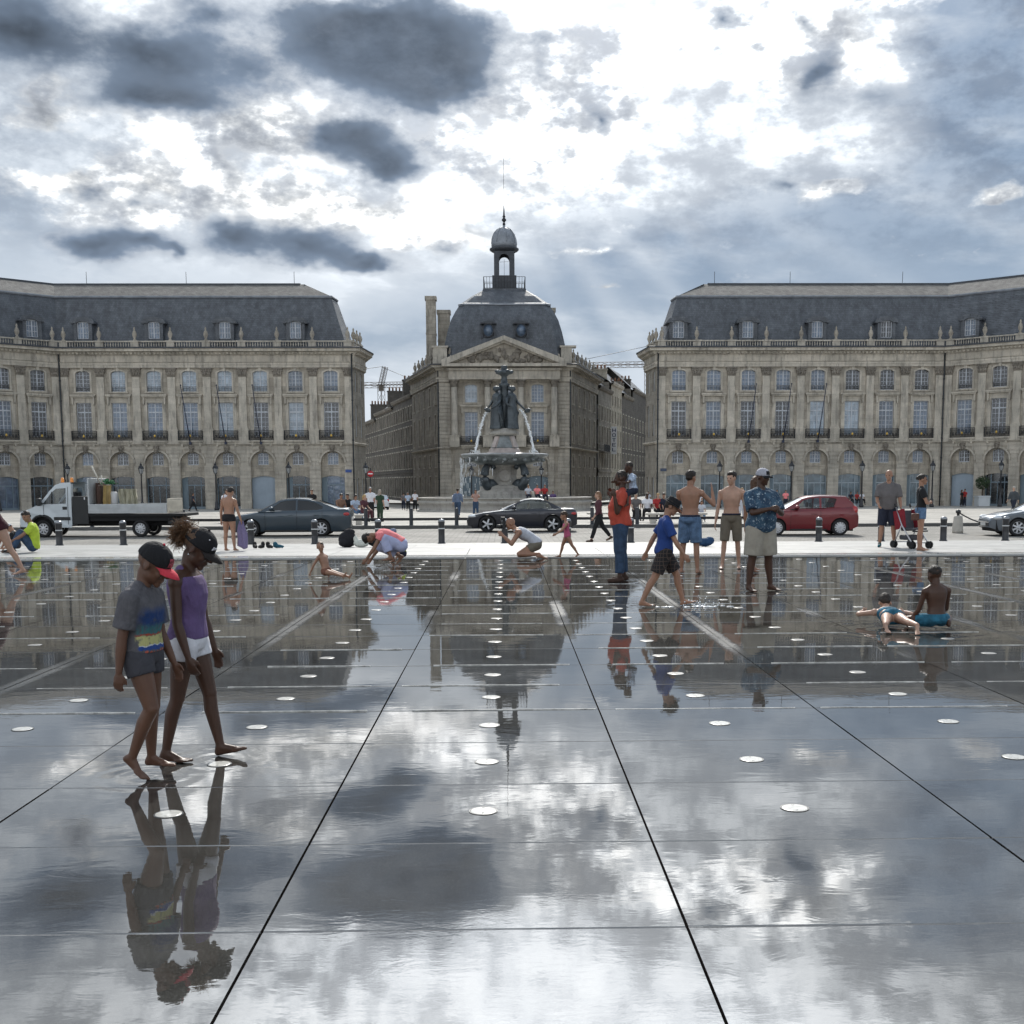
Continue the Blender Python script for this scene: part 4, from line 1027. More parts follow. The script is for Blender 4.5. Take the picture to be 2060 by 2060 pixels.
    for sy in (-1, 1):
        for q in (0, 1):
            arc = [(.68 * math.cos(math.pi * i / 10), 32.25 + .68 * math.sin(math.pi * i / 10)) for i in range(11)]
            poly = [(1.3, 33.3), (-1.3, 33.3)] + [(-1.3, 32.2)] + arc[::-1] + [(1.3, 32.2)]
            mb2 = MB(); mb2.panel(poly, [], 0, 0)
            for dy in (-.3, .3):
                Mx = Matrix.Translation((cx, cy, 0)) @ Matrix.Rotation(q * math.pi / 2, 4, 'Z') @ Matrix.Translation((0, sy * 1.02 + dy, 0))
                mb.add([Mx @ Vector(t) for t in mb2.v], mb2.f)
    mb.build('lantern_arcade', M_LEAD, lan)
    mb = MB(); mb.lathe([(1.45, 33.3), (1.75, 33.45), (1.95, 33.62), (1.95, 33.8), (1.65, 33.95)], 24, (cx, cy)); mb.build('lantern_cornice', M_LEAD, lan)
    mb = MB(); mb.lathe([(1.68, 33.9), (1.72, 34.4), (1.62, 35.1), (1.38, 35.75), (1.0, 36.2), (.5, 36.5), (.18, 36.6), (.16, 36.9)], 24, (cx, cy))
    for i in range(8): a = math.pi / 4 * i + .2; mb.tube([(cx + r_ * math.cos(a), cy + r_ * math.sin(a), z) for r_, z in ((1.74, 34.4), (1.64, 35.1), (1.4, 35.76), (1.02, 36.22), (.5, 36.52))], .05, 5)
    mb.build('cupola', M_ZINC, lan)
    mb = MB(); mb.lathe([(.16, 36.8), (.2, 37.0), (.1, 37.2), (.12, 37.25), (.3, 37.45), (.3, 37.6), (.12, 37.8), (.22, 37.95), (.12, 38.1), (.05, 39.4)], 12, (cx, cy)); mb.tube([(cx, cy, 39.3), (cx - .02, cy, 46.9)], [.035, .015], 5); mb.build('finial', M_IRON, lan)
    mb = MB(); w = 2.72
    for s in (-1, 1):
        for zz in (28.25, 29.0, 29.7):
            mb.box(cx - w, cx + w, cy + s * w - .03, cy + s * w + .03, zz, zz + .05); mb.box(cx + s * w - .03, cx + s * w + .03, cy - w, cy + w, zz, zz + .05)
        for i in range(15):
            t = -w + 2 * w * i / 14; th = .05 if i % 7 == 0 else .022
            mb.box(cx + t - th, cx + t + th, cy + s * w - th, cy + s * w + th, 28.2, 29.72); mb.box(cx + s * w - th, cx + s * w + th, cy + t - th, cy + t + th, 28.2, 29.72)
    mb.build('roof_railing', M_IRON, b)
    mb = MB(); mb.tube([(cx, cy - .5, 30.1), (cx, cy - .5, 32.4)], .02, 4); mb.tube([(cx - .6, cy - .5, 32.0), (cx + .6, cy - .5, 32.05)], .02, 4); mb.build('aerial', M_IRON, lan)
    # chimneys and block behind
    def chim(x0, x1, y0, y1, z0, z1):
        mb = MB(); mb.box(x0, x1, y0, y1, z0, z1 - .5); mb.box(x0 - .12, x1 + .12, y0 - .12, y1 + .12, z1 - .5, z1); mb.box(x0 - .05, x1 + .05, y0 - .05, y1 + .05, (z0 + z1) / 2, (z0 + z1) / 2 + .25); mb.build('chimney', M_STONE, b)
    chim(-10.4, -9.1, 159.4, 160.8, 17.5, 27.55); chim(-8.9, -7.3, 160.5, 162.2, 17.5, 25.9); chim(6.0, 7.0, 163.5, 165, 17.5, 26.6)
    mb = MB(); mb.box(-8.0, 8.0, Y + 1.0, 176, .05, 17.8); mb.build('core_wall', M_SOOT, b)
    mb = MB(); sweep(mb, [(.4, 17.9), (1.6, 20.6), (4.5, 22.0), (7.9, 22.0)], [(-13.6, 174.5), (-9.3, 156)]); sweep(mb, [(.4, 17.9), (1.6, 20.6), (4.5, 22.0), (7.9, 22.0)], [(9.3, 156), (13.6, 174.5)]); mb.build('flank_roof', M_SLATE, b)
    for xx in (-8.62, 8.62): F.put('downpipe', cached('pipe17.2', downpipe(17.2)), M_PIPE, xx - (-.15 if xx < 0 else .15), 0, -.2)
pavilion()

# ================================================================ street houses
def row_house(label, p0, p1, h, floors, n, mat, roof=2.2, chim=(), ww=1.1, depth=9.0, glass=None, chmat=None, balcony=None):
    b = thing('row_house', label, 'building', (0, 0, BASE), 0, 'houses along the side streets')
    F, L = plain_flank(b, p0, p1, h, floors, n, mat, ww, 'wall', glass)
    path = [p0, p1]
    mb = MB(); sweep(mb, [(0, h - .5), (-.3, h - .4), (-.45, h - .1), (-.45, h + .1), (.3, h + .2)], path); mb.build('cornice', M_TRIM if mat in (M_PALE,) else M_SOOT, b)
    mb = MB(); sweep(mb, [(0, floors[1][0] - .75), (-.15, floors[1][0] - .7), (-.2, floors[1][0] - .45), (0, floors[1][0] - .4)], path); mb.build('string_course', mat, b)
    mb = MB(); sweep(mb, [(.2, h + .1), (depth * .5, h + roof), (depth, h + .1)], path); mb.build('roof', M_SLATE, b)
    mb = MB(); sweep(mb, [(.35, .03), (.35, h), (depth, h), (depth, .03)], path, closed=True); mb.build('core_wall', M_SOOT, b)
    for t, cw, ch in chim:
        q = Vector(p0).lerp(Vector(p1), t); d = (Vector(p1) - Vector(p0)).normalized(); nn = Vector((-d.y, d.x)); a = math.atan2(d.y, d.x)
        Mx = Matrix.Translation((q.x + nn.x * 2.5, q.y + nn.y * 2.5, 0)) @ Matrix.Rotation(a, 4, 'Z')
        mb = MB(); mb.box(-.45, .45, -cw / 2, cw / 2, h - .3, h + ch, Mx); mb.box(-.55, .55, -cw / 2 - .1, cw / 2 + .1, h + ch, h + ch + .2, Mx)
        k = max(2, int(cw / .55))
        c = mb.build('chimney', chmat or mat, b)
        for i in range(k):
            m2 = MB(); m2.lathe([(.15, h + ch + .2), (.15, h + ch + .8), (.11, h + ch + .85)], 8, (0, -cw / 2 + cw * (i + .5) / k), M=Mx); m2.build('chimney_pot', pmat('clay pot', (0.22, 0.12, 0.075), 0.8), c)
    if balcony:
        z, t0, t1 = balcony; mb = MB(); mb.box(L * t0, L * t1, -.9, -.003, z - .18, z); bo = F.put('balcony', mb.mesh('balcony'), M_SOOT, 0)
        mb = MB(); mb.box(L * t0, L * t1, -.88, -.84, z + 1.0, z + 1.05)
        for i in range(int((L * (t1 - t0)) / .16)): xx = L * t0 + i * .16; mb.box(xx, xx + .05, -.88, -.84, z, z + 1.0)
        F.put('railing', mb.mesh('railing'), M_IRON, 0)
    return b
dl = Vector((-14.2, 58.5)).normalized()
A0 = Vector((-13.7, 174.8)); A1 = A0 + dl * 20; A2 = A1 + dl * 22; A3 = A2 + dl * 30
f3 = ((.6, 3.6), (5.0, 7.6), (8.6, 11.2), (12.2, 14.2))
row_house('soot- and shade-toned row house directly left of the domed pavilion', A1[:], A0[:], 15.8, f3, 8, M_STREET, 3.0, ((.25, 3.2, 3.2), (.75, 2.4, 2.6)), balcony=None)
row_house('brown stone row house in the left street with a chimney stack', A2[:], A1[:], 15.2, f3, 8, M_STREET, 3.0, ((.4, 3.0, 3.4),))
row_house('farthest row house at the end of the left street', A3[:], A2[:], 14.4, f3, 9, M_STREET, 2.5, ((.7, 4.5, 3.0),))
dr = Vector((14.2, 58.5)).normalized(); B0 = Vector((13.7, 174.8))
B1 = B0 + dr * 13; B2 = B1 + dr * 12; B3 = B2 + dr * 14; B4 = B3 + dr * 30
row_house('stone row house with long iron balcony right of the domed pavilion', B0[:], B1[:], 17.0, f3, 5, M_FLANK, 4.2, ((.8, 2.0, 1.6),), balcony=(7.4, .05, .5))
row_house('tall pale narrow row house beside the vertical hotel sign', B1[:], B2[:], 18.6, f3 + ((15.0, 16.6),), 4, M_PALE, 2.6, ((.3, 2.4, 2.2),))
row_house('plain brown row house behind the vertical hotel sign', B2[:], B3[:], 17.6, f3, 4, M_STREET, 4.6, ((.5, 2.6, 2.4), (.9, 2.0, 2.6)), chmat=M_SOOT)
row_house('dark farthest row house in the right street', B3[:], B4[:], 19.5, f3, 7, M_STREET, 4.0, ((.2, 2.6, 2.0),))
# houses closing the view at the far ends of both streets
row_house('house closing the far end of the right street', (26, 243), (44, 238), 15.5, f3, 6, M_STREET, 3.0)
row_house('house closing the far end of the left street', (-47, 243), (-28, 252), 13.0, f3, 6, M_STREET, 3.0)

# ================================================================ hotel sign
M_SIGN = pmat('white sign board', (0.75, 0.76, 0.78), 0.4)
M_SIGNB = pmat('navy lettering', (0.02, 0.035, 0.11), 0.5)
hs = thing('hotel_sign', 'tall white vertical sign with blue letters on the right street houses', 'sign', (0, 0, 0))
q = B2 - dr * 3.0; nx = Vector((-dr.y, dr.x)); q = q + nx * 0.75
mb = MB(); mb.bbox(-.55, .55, -.08, .08, 0, 5.4, .03); mb.tube([(-1.0, 0, .7), (-.5, 0, .7)], .03, 5); mb.tube([(-1.0, 0, 4.7), (-.5, 0, 4.7)], .03, 5)
hs.location = (17.0, 185.0, 5.9); hs.scale = (.8, .8, .79)
mb.build('board', M_SIGN, hs)
GLY = {'H': [(0, 0, .16, 1), (.54, 0, .7, 1), (.16, .42, .54, .58)], 'O': [(0, .1, .16, .9), (.54, .1, .7, .9), (.1, 0, .6, .15), (.1, .85, .6, 1)], 'T': [(.27, 0, .43, .85), (0, .85, .7, 1)],
       'E': [(0, 0, .16, 1), (.16, 0, .7, .15), (.16, .85, .7, 1), (.16, .43, .6, .57)], 'L': [(0, 0, .16, 1), (.16, 0, .7, .15)]}
for i, ch in enumerate('HOTEL'):
    mb = MB(); z = 4.35 - i * .95
    for a, c, d, e in GLY[ch]: mb.box(-.35 + a, -.35 + d, -.11, -.081, z + c * .68, z + e * .68)
    mb.build('letter', M_SIGNB, hs)
# ================================================================ fountain
M_BRONZE = pmat('dark bronze', (0.07, 0.083, 0.092), 0.45, metal=0.3, var=0.35, vscale=2.5, bump=0.3, bscale=6)
M_BOWL = pmat('dark wet marble', (0.19, 0.21, 0.215), 0.3, var=0.4, vscale=1.5)
M_FSTONE = stone_mat('fountain stone', (0.42, 0.40, 0.36), (0.36, 0.34, 0.31), 2.2, 0.6, 0.4)
M_PINK = pmat('pink marble', (0.40, 0.34, 0.31), 0.35, var=0.2, vscale=1.5)
def jet_mat():
    m = bpy.data.materials.new('falling water'); m.use_nodes = True; T = NT(m.node_tree); b = T.n['Principled BSDF']
    b.inputs['Base Color'].default_value = (0.85, 0.88, 0.9, 1); b.inputs['Roughness'].default_value = 0.25; b.inputs['Subsurface Weight'].default_value = 0.0
    n = T.noise(T.new('ShaderNodeNewGeometry').outputs['Position'], 5.0, 4, 0.7); T.put(b.inputs['Alpha'], T.ramp(n, 0.3, 0.5, 0.35, 1.0)); return m
M_JET = jet_mat()
def fountain():
    X, Y = -0.1, 103.0; Z = gz(Y) - 0.03
    b = thing('fountain', 'tall fountain with dark bronze women, wide bowl and round stone basin', 'fountain', (X, Y, Z))
    def L(z): return z - Z
    mb = MB(); n = 40
    mb.lathe([(7.75, 0), (7.75, .15), (7.55, .2), (7.5, .62), (7.62, .72), (7.72, .86), (7.6, .98), (7.42, 1.02), (7.42, 1.16), (7.62, 1.18), (7.62, 1.26), (6.9, 1.28), (6.9, .6)], n); mb.build('basin_wall', M_FSTONE, b)
    mb = MB(); mb.lathe([(6.92, .95), (0.01, .951)], n); mb.build('basin_water', pmat('basin water', (0.03, 0.05, 0.05), 0.06, bump=0.3, bscale=3), b)
    mb = MB(); mb.lathe([(2.6, .4), (2.6, L(.75)), (2.2, L(.9)), (2.2, L(1.2)), (1.55, L(1.38))], 8); mb.build('pedestal_plinth', M_FSTONE, b)
    mb = MB(); mb.lathe([(1.45, L(1.3)), (1.15, L(1.5)), (1.0, L(2.1)), (1.1, L(2.8)), (1.7, L(3.2))], 16); p = mb.build('pedestal', M_FSTONE, b)
    mb = MB(); mb.lathe([(.55, 0), (.55, .12), (.42, .16), (.0, .16)], 16, M=Matrix.Translation((0, -1.05, L(2.15))) @ Matrix.Rotation(R_(90), 4, 'X')); mb.build('medallion', M_FSTONE, p)
    for k in range(4):                       # dolphins coiled between pedestal and bowl
        a = math.pi / 4 + k * math.pi / 2; ca, sa = math.cos(a), math.sin(a)
        pts = []; rs = []
        for t in np.linspace(0, 1, 16):
            ang = -2.4 + t * 4.6; rr = 1.95 + .62 * math.cos(ang) - .15 * t; zz = L(2.1) + .95 * math.sin(ang) + .1
            pts.append((rr * ca, rr * sa, zz)); rs.append(.42 * (1 - t) ** .7 + .1)
        mb = MB(); mb.tube(pts, rs, 10); mb.ball((1.75 * ca, 1.75 * sa, L(1.5)), (.5, .5, .4), 10, 7); mb.ball((2.25 * ca, 2.25 * sa, L(1.42)), (.26, .26, .2), 8, 6)
        mb.ball(pts[-1], (.25, .25, .3), 8, 6); mb.build('dolphin', M_BRONZE, b)
    mb = MB(); mb.lathe([(1.3, L(3.05)), (2.4, L(3.14)), (3.1, L(3.35)), (3.45, L(3.62)), (3.5, L(3.7)), (3.78, L(3.82)), (3.82, L(3.93)), (3.72, L(4.02)), (3.5, L(4.0)), (3.3, L(3.85)), (.01, L(3.85))], 48); bo = mb.build('bowl', M_BOWL, b)
    mb = MB(); mb.lathe([(3.86, L(3.90)), (3.87, L(3.98)), (3.74, L(4.06)), (3.48, L(4.035))], 48); mb.build('bowl_rim', pmat('wet bowl rim', (0.30, 0.31, 0.31), 0.15, var=0.3, vscale=2), bo)
    for k in range(24):
        a = 2 * math.pi * k / 24; mb = MB(); mb.ball((3.36 * math.cos(a), 3.36 * math.sin(a), L(3.5)), (.2, .2, .17), 8, 6); mb.build('boss', M_BOWL, bo)
    mb = MB(); mb.lathe([(1.55, L(3.9)), (1.55, L(4.2)), (1.35, L(4.28)), (1.35, L(4.45)), (1.2, L(4.55))], 24); mb.build('drum', M_PINK, b)
    mb = MB(); mb.lathe([(1.25, L(4.5)), (1.2, L(4.7)), (.85, L(5.5)), (.82, L(5.65))], 12); mb.build('shaft_base', M_BOWL, b)
    for k in range(4):
        a = math.pi / 4 + k * math.pi / 2; Mx = Matrix.Rotation(a, 4, 'Z'); mb = MB(); mb.prism([(.7, L(4.6)), (1.42, L(4.6)), (1.0, L(5.55)), (.6, L(5.55))], -.22, .22, Mx); mb.build('buttress', M_PINK, b)
    mb = MB(); mb.lathe([(1.0, L(5.62)), (1.22, L(5.75)), (1.25, L(5.95)), (1.05, L(6.02)), (1.05, L(6.2)), (.9, L(6.25))], 24); mb.build('figure_plinth', M_FSTONE, b)
    for k in range(3):                       # three robed women, back to back
        a = -math.pi / 2 + k * 2 * math.pi / 3 + math.pi / 3
        if k == 0: a += .0
        mb = MB(); v = []; f = []; N = 28
        prof = [(.50, 6.2), (.46, 6.6), (.42, 7.2), (.40, 7.75), (.36, 8.1), (.27, 8.45), (.33, 8.85), (.34, 9.05), (.18, 9.25), (.10, 9.34), (.1, 9.42)]
        for (r, z) in prof:
            fold = .09 if z < 8.3 else .02
            for i in range(N):
                t = 2 * math.pi * i / N; q = r * (1 + fold * math.cos(7 * t + z * 1.3) + fold * .5 * math.cos(13 * t - z))
                v.append((q * math.cos(t) * 1.12, q * math.sin(t) * .85, L(z)))
        for j in range(len(prof) - 1):
            for i in range(N): kx = (i + 1) % N; f.append((j * N + i, j * N + kx, (j + 1) * N + kx, (j + 1) * N + i))
        mb.add(v, f, True)
        mb.ball((0, -.06, L(9.62)), (.19, .22, .26), 10, 8); mb.ball((0, .1, L(9.68)), (.2, .2, .2), 8, 6); mb.ball((0, -.27, L(9.6)), (.04, .05, .06), 6, 5)
        mb.tube([(.33, 0, L(8.98)), (.55, -.12, L(8.5)), (.62, -.45, L(8.1)), (.5, -.72, L(7.85))], [.12, .1, .085, .06], 8)
        mb.tube([(-.33, 0, L(8.98)), (-.58, .05, L(8.75)), (-.75, -.05, L(8.35)), (-.7, -.3, L(8.0))], [.12, .1, .085, .06], 8)
        mb.lathe([(.1, 0), (.2, .18), (.12, .38), (.15, .42)], 10, M=Matrix.Translation((.42, -.8, L(7.62))) @ Matrix.Rotation(R_(50), 4, 'X'))
        mb.tube([(.3, .1, L(8.2)), (.52, -.1, L(7.6)), (.5, 0, L(6.9)), (.55, .0, L(6.3))], [.1, .16, .14, .1], 8)
        o = mb.build('bronze_woman', M_BRONZE, b); o.location = (.74 * math.cos(a), .74 * math.sin(a), 0); o.scale = (1.36, 1.3, 1); o.rotation_euler = (0, 0, a + math.pi / 2)
    mb = MB(); mb.lathe([(.5, L(6.2)), (.42, L(8.0)), (.36, L(9.6)), (.42, L(9.9)), (.5, L(10.05)), (.3, L(10.15)), (.24, L(10.7)), (.4, L(10.85)), (.74, L(10.95)), (.78, L(11.1)), (.5, L(11.22)), (.3, L(11.28)), (.26, L(11.5)), (.32, L(11.6)), (.1, L(11.66))], 16)
    for k in range(4): a = k * math.pi / 2 + .4; mb.ball((.66 * math.cos(a), .66 * math.sin(a), L(11.14)), (.22, .22, .13), 8, 6)
    mb.build('column', M_BRONZE, b)
    r = random.Random(5)
    for a in (R_(182), R_(-2), R_(90)):       # arcs of water from the women's jugs
        mb = MB(); pts = []; rs = []
        for t in np.linspace(0, 1, 22):
            d = 1.22 + 1.35 * t; z = 7.9 - .15 * t - 3.55 * t * t
            pts.append((d * math.cos(a) + r.gauss(0, .012 + .02 * t), d * math.sin(a) + r.gauss(0, .012 + .02 * t), L(z))); rs.append(.06 + .05 * t + r.uniform(-.02, .03))
        mb.tube(pts, rs, 7)
        for i in range(170):
            t = r.random() ** .6; d = 1.22 + 1.35 * t + r.gauss(0, .06); z = 7.9 - .15 * t - 3.55 * t * t; mb.ball((d * math.cos(a) + r.gauss(0, .04), d * math.sin(a) + r.gauss(0, .07), L(z) + r.gauss(0, .08)), r.uniform(.02, .06), 5, 4)
        for i in range(80):
            q = r.random() * .5; t2 = r.random() * 6.28; mb.ball((2.57 * math.cos(a) + q * math.cos(t2), 2.57 * math.sin(a) + q * math.sin(t2), L(4.05 + r.random() * .35)), r.uniform(.02, .05), 5, 4)
        mb.build('water_jet', M_JET, b)['kind'] = 'stuff'
    mb = MB()
    for i in range(130):                      # sheet dribbling off the bowl's rim, thickest on the left
        a = math.pi + r.gauss(0, .45); z1 = 3.9 - r.random() * 3.2; l = r.uniform(.15, .7); d = 3.86 + r.gauss(0, .05)
        mb.tube([(d * math.cos(a), d * math.sin(a), L(z1)), (d * math.cos(a), d * math.sin(a), L(z1 - l))], r.uniform(.012, .03), 4)
    for i in range(120):
        a = r.random() * 6.28; d = 3.84 + r.gauss(0, .04); z1 = 3.9 - r.random() * 2.5; mb.ball((d * math.cos(a), d * math.sin(a), L(z1)), r.uniform(.015, .035), 4, 4)
    mb.build('spilling_water', M_JET, b)['kind'] = 'stuff'
fountain()

# ================================================================ bollards, barrier, lamps, benches
M_BLK = pmat('black painted iron', (0.016, 0.017, 0.021), 0.32, var=0.2, vscale=8, coat=0.3)
M_BAND = pmat('grey reflective band', (0.55, 0.57, 0.58), 0.3)
mb = MB(); mb.lathe([(.125, 0), (.13, .02), (.105, .05), (.1, .06), (.1, .66), (.108, .67), (.108, .70), (.1, .71), (.095, .74), (.06, .775), (0.0, .785)], 18); BOL = mb.mesh('bollard')
mb = MB(); mb.lathe([(.1015, .475), (.105, .48), (.105, .50), (.1015, .505)], 18); BAND = mb.mesh('band')
mb = MB(); mb.lathe([(.101, .70), (.1, .745), (.064, .783), (0.0, .793)], 18); BCAP = mb.mesh('cap')
M_BCAP = pmat('worn bright cap', (0.30, 0.31, 0.33), 0.25, metal=0.6)
words = ['first', 'second', 'third', 'fourth', 'fifth', 'sixth', 'seventh', 'eighth', 'ninth', 'tenth', 'eleventh', 'twelfth', 'thirteenth', 'fourteenth', 'fifteenth', 'sixteenth', 'seventeenth']
k = 0
for i in range(16):
    x = -14.05 + 2.0 * i
    o = mobj('bollard', BOL, M_BLK, loc=(x, 37.0, gz(37.0) - .01))
    tag(o, 'short black bollard along the near side of the road, %s from the left' % words[i], 'bollard', 'black bollards along the road')
    mobj('band', BAND, M_BAND, o); mobj('cap', BCAP, M_BCAP, o)
br = thing('rail_barrier', 'low black post and rail barrier along the far side of the road', 'barrier', (0, 52.5, gz(52.7)))
mb = MB(); mb.lathe([(.11, 0), (.11, .03), (.085, .05), (.085, .74), (.075, .78), (0.0, .80)], 14); POST = mb.mesh('post')
for i in range(-9, 8):
    x = -.2 + 2.04 * i
    mobj('post', POST, M_BLK, br, loc=(x, 0.3, 0))
    if i < 7: m2 = MB(); m2.box(x + .085, x + 1.955, .27, .33, .24, .36); m2.build('rail', M_BLK, br)
# lamp posts
M_LGLASS = pmat('lantern glass', (0.35, 0.36, 0.36), 0.1)
def lamp_parts():
    mb = MB(); mb.lathe([(.24, 0), (.24, .25), (.17, .32), (.17, .8), (.1, .95), (.085, 1.4), (.06, 3.55), (.09, 3.6), (.06, 3.66), (.12, 3.75)], 12); a = mb.mesh('post')
    mb = MB(); mb.lathe([(.14, 3.75), (.26, 4.25)], 6, smooth=False); g = mb.mesh('lantern_glass')
    mb = MB(); mb.lathe([(.30, 4.25), (.32, 4.3), (.2, 4.5), (.1, 4.6), (.12, 4.68), (.03, 4.8), (.02, 4.95)], 6, smooth=False)
    for i in range(6): an = math.pi / 3 * i; mb.tube([(.145 * math.cos(an), .145 * math.sin(an), 3.75), (.265 * math.cos(an), .265 * math.sin(an), 4.26)], .018, 4)
    h = mb.mesh('lantern_head'); return a, g, h
LP = lamp_parts()
for i, (x, y, lab) in enumerate(((-51.4, 120, 'leftmost iron lamp post in front of the left palace wing'), (-44.4, 120, 'iron lamp post behind the white flatbed truck cab'), (-37.0, 120, 'iron lamp post behind the load bed of the white truck'), (-29.5, 120, 'iron lamp post left of the shirtless teenager with the towel'),
        (-22.1, 120, 'iron lamp post before the left wing, above the grey sedan'), (-14.4, 121, 'green iron lamp post at the corner of the left street'), (-3.9, 133, 'iron lamp post seen under the fountain bowl on its left'), (4.0, 133, 'iron lamp post seen under the fountain bowl on its right'),
        (21.9, 120, 'iron lamp post between the two shirtless boys'), (29.3, 120, 'iron lamp post above the bonnet of the red car'), (36.6, 120, 'iron lamp post right of the red car'), (43.9, 120, 'iron lamp post behind the woman in the black top'), (51.0, 120, 'rightmost iron lamp post by the glazed door'))):
    t = thing('lamp_post', lab, 'lamp post', (x, y, gz(y) - .02), 0, 'iron lamp posts before the palace')
    mobj('post', LP[0], M_BLK, t); mobj('lantern_glass', LP[1], M_LGLASS, t); mobj('lantern_head', LP[2], M_BLK, t)
# stone benches
M_BENCH = pmat('bench granite', (0.50, 0.47, 0.42), 0.6, var=0.15, vscale=2)
def bench(x0, x1, y, lab):
    z = gz(y); b = thing('stone_bench', lab, 'bench', ((x0 + x1) / 2, y, z), 0, 'stone benches on the square'); h = (x1 - x0) / 2
    mb = MB(); mb.bbox(-h, h, -.25, .25, .40, .5, .02); mb.build('seat', M_BENCH, b)
    for s in (-1, 1): mb = MB(); mb.bbox(s * (h - .35) - .13, s * (h - .35) + .13, -.2, .2, 0, .40, .015); mb.build('leg', M_BENCH, b)
bench(-9.2, -6.6, 55.3, 'stone bench behind the boot of the grey sedan'); bench(6.6, 9.5, 55.3, 'stone bench behind the boy in the black hat'); bench(4.0, 6.0, 58.0, 'stone bench farther back with people sitting, right of the fountain')
bench(-13.0, -10.6, 60.5, 'stone bench farther back with people sitting, left of the fountain')
# squat granite post with iron ball and chain
gp_ = thing('chain_post', 'squat granite post with iron ball and chain by the right road edge', 'post', (17.75, 45.6, -.45))
mb = MB(); mb.lathe([(.21, 0), (.21, .1), (.17, .62), (.15, .68), (0.0, .69)], 16); mb.build('granite_block', M_BENCH, gp_)
mb = MB(); mb.lathe([(.06, .68), (.05, .76), (.1, .8), (.1, .88), (0.0, .93)], 12); mb.build('iron_ball', M_BLK, gp_)
mb = MB(); pts = [(t * 3.2, .3 * t, .82 - .5 * (1 - (2 * t - 1) ** 2) - .0 * t) for t in np.linspace(0, 1, 25)]; mb.tube(pts, .028, 6); mb.build('chain', M_BLK, gp_)
# no-entry sign and street furniture at the mouth of the left street
ne = thing('no_entry_sign', 'red no-entry sign with white bar at the mouth of the left street', 'sign', (-14.2, 123.5, gz(123.5)))
mb = MB(); mb.tube([(0, 0, 0), (0, 0, 4.3)], .05, 6); mb.build('post', M_BLK, ne)
mb = MB(); mb.lathe([(.01, 0), (.33, 0), (.33, .05), (.01, .05)], 20, M=Matrix.Translation((0, -.06, 3.7)) @ Matrix.Rotation(R_(90), 4, 'X')); mb.build('disc', pmat('sign red', (0.45, 0.02, 0.03), 0.4), ne)
mb = MB(); mb.box(-.24, .24, -.125, -.112, 3.64, 3.76); mb.build('white_bar', M_SIGN, ne)
# plaques
for x, lab, c in ((-17.75, 'small blue street plaque on the left wing corner', (0.03, 0.08, 0.28)), (17.85, 'small dark street plaque on the right wing corner', (0.05, 0.07, 0.12))):
    mb = MB(); mb.bbox(-.35, .35, -.14, -.09, 0, .32, .015); o = mb.build('street_plaque', pmat('plaque%.0f' % x, c, 0.3), loc=(x, 133, 2.75)); tag(o, lab, 'plaque')
# clipped ball tree in a box by the right doorway
tp = thing('topiary', 'clipped ball tree in a white box planter by the right doorway', 'plant', (52.0, 127.0, gz(127) - .02))
mb = MB(); mb.bbox(-.62, .62, -.62, .62, 0, 1.15, .03); mb.box(-.68, .68, -.68, .68, 1.0, 1.12); mb.build('planter', pmat('white planter', (0.55, 0.58, 0.6), 0.5), tp)
mb = MB(); mb.tube([(0, 0, 1.1), (0, 0, 2.0)], .07, 8); mb.build('trunk', pmat('bark', (0.08, 0.055, 0.035), 0.9), tp)
mb = MB(); r = random.Random(11)
for i in range(900):
    v_ = Vector((r.gauss(0, 1), r.gauss(0, 1), r.gauss(0, 1))).normalized() * (.78 * r.random() ** .25); s = .09
    n_ = v_.normalized(); a_ = n_.orthogonal().normalized(); a_ = Matrix.Rotation(r.random() * 6.28, 3, n_) @ a_; b_ = n_.cross(a_) * .5 + n_ * r.uniform(-.5, .5)
    c = v_ + Vector((0, 0, 2.55)); mb.add([c - a_ * s, c + b_ * s, c + a_ * s, c - b_ * s], [(0, 1, 2, 3)])
mb.build('crown', pmat('box leaf', (0.035, 0.06, 0.025), 0.6, var=0.4, vscale=5), tp)
# tower cranes far off
def crane(label, x, y, zb, zt, jibs, group='tower cranes far behind the streets'):
    c = thing('tower_crane', label, 'crane', (x, y, zb), 0, group); H = zt - zb
    m = pmat('crane steel', (0.10, 0.08, 0.07), 0.6)
    def lattice(mb, p, q, w, n):
        p, q = Vector(p), Vector(q); d = (q - p).normalized(); a = d.orthogonal().normalized() * w; b2 = d.cross(a)
        cs = [a + b2, a - b2, -a - b2, -a + b2]
        for o_ in cs: mb.tube([p + o_, q + o_], .07, 4)
        for i in range(n):
            s0 = p.lerp(q, i / n); s1 = p.lerp(q, (i + 1) / n)
            for j in range(4): mb.tube([s0 + cs[j], s1 + cs[(j + 1) % 4]], .05, 4)
    mb = MB(); lattice(mb, (0, 0, 0), (0, 0, H), .7, 14); mb.build('mast', m, c)
    for nm, p, q in jibs: mb = MB(); lattice(mb, p, q, .55, 12); mb.build(nm, m, c)
    mb = MB(); mb.tube([(0, 0, H + 5), jibs[0][2]], .06, 4); mb.tube([(0, 0, H + 5), jibs[1][2]], .06, 4); mb.build('stay_cable', M_IRON, c)
    mb = MB(); mb.box(-.7, .7, -.7, .7, H - 1.6, H); mb.build('cab', pmat('crane cab', (0.12, 0.10, 0.08), 0.5), c)
crane('tower crane with long jib above the left street', -34.5, 330, -2, 28.5, [('jib', (0, 0, 30.5), (-40, 5, 30.5)), ('counter_jib', (0, 0, 30.5), (12, -2, 30.5)), ('apex', (0, 0, 30.5), (1.2, 0, 35.5))])
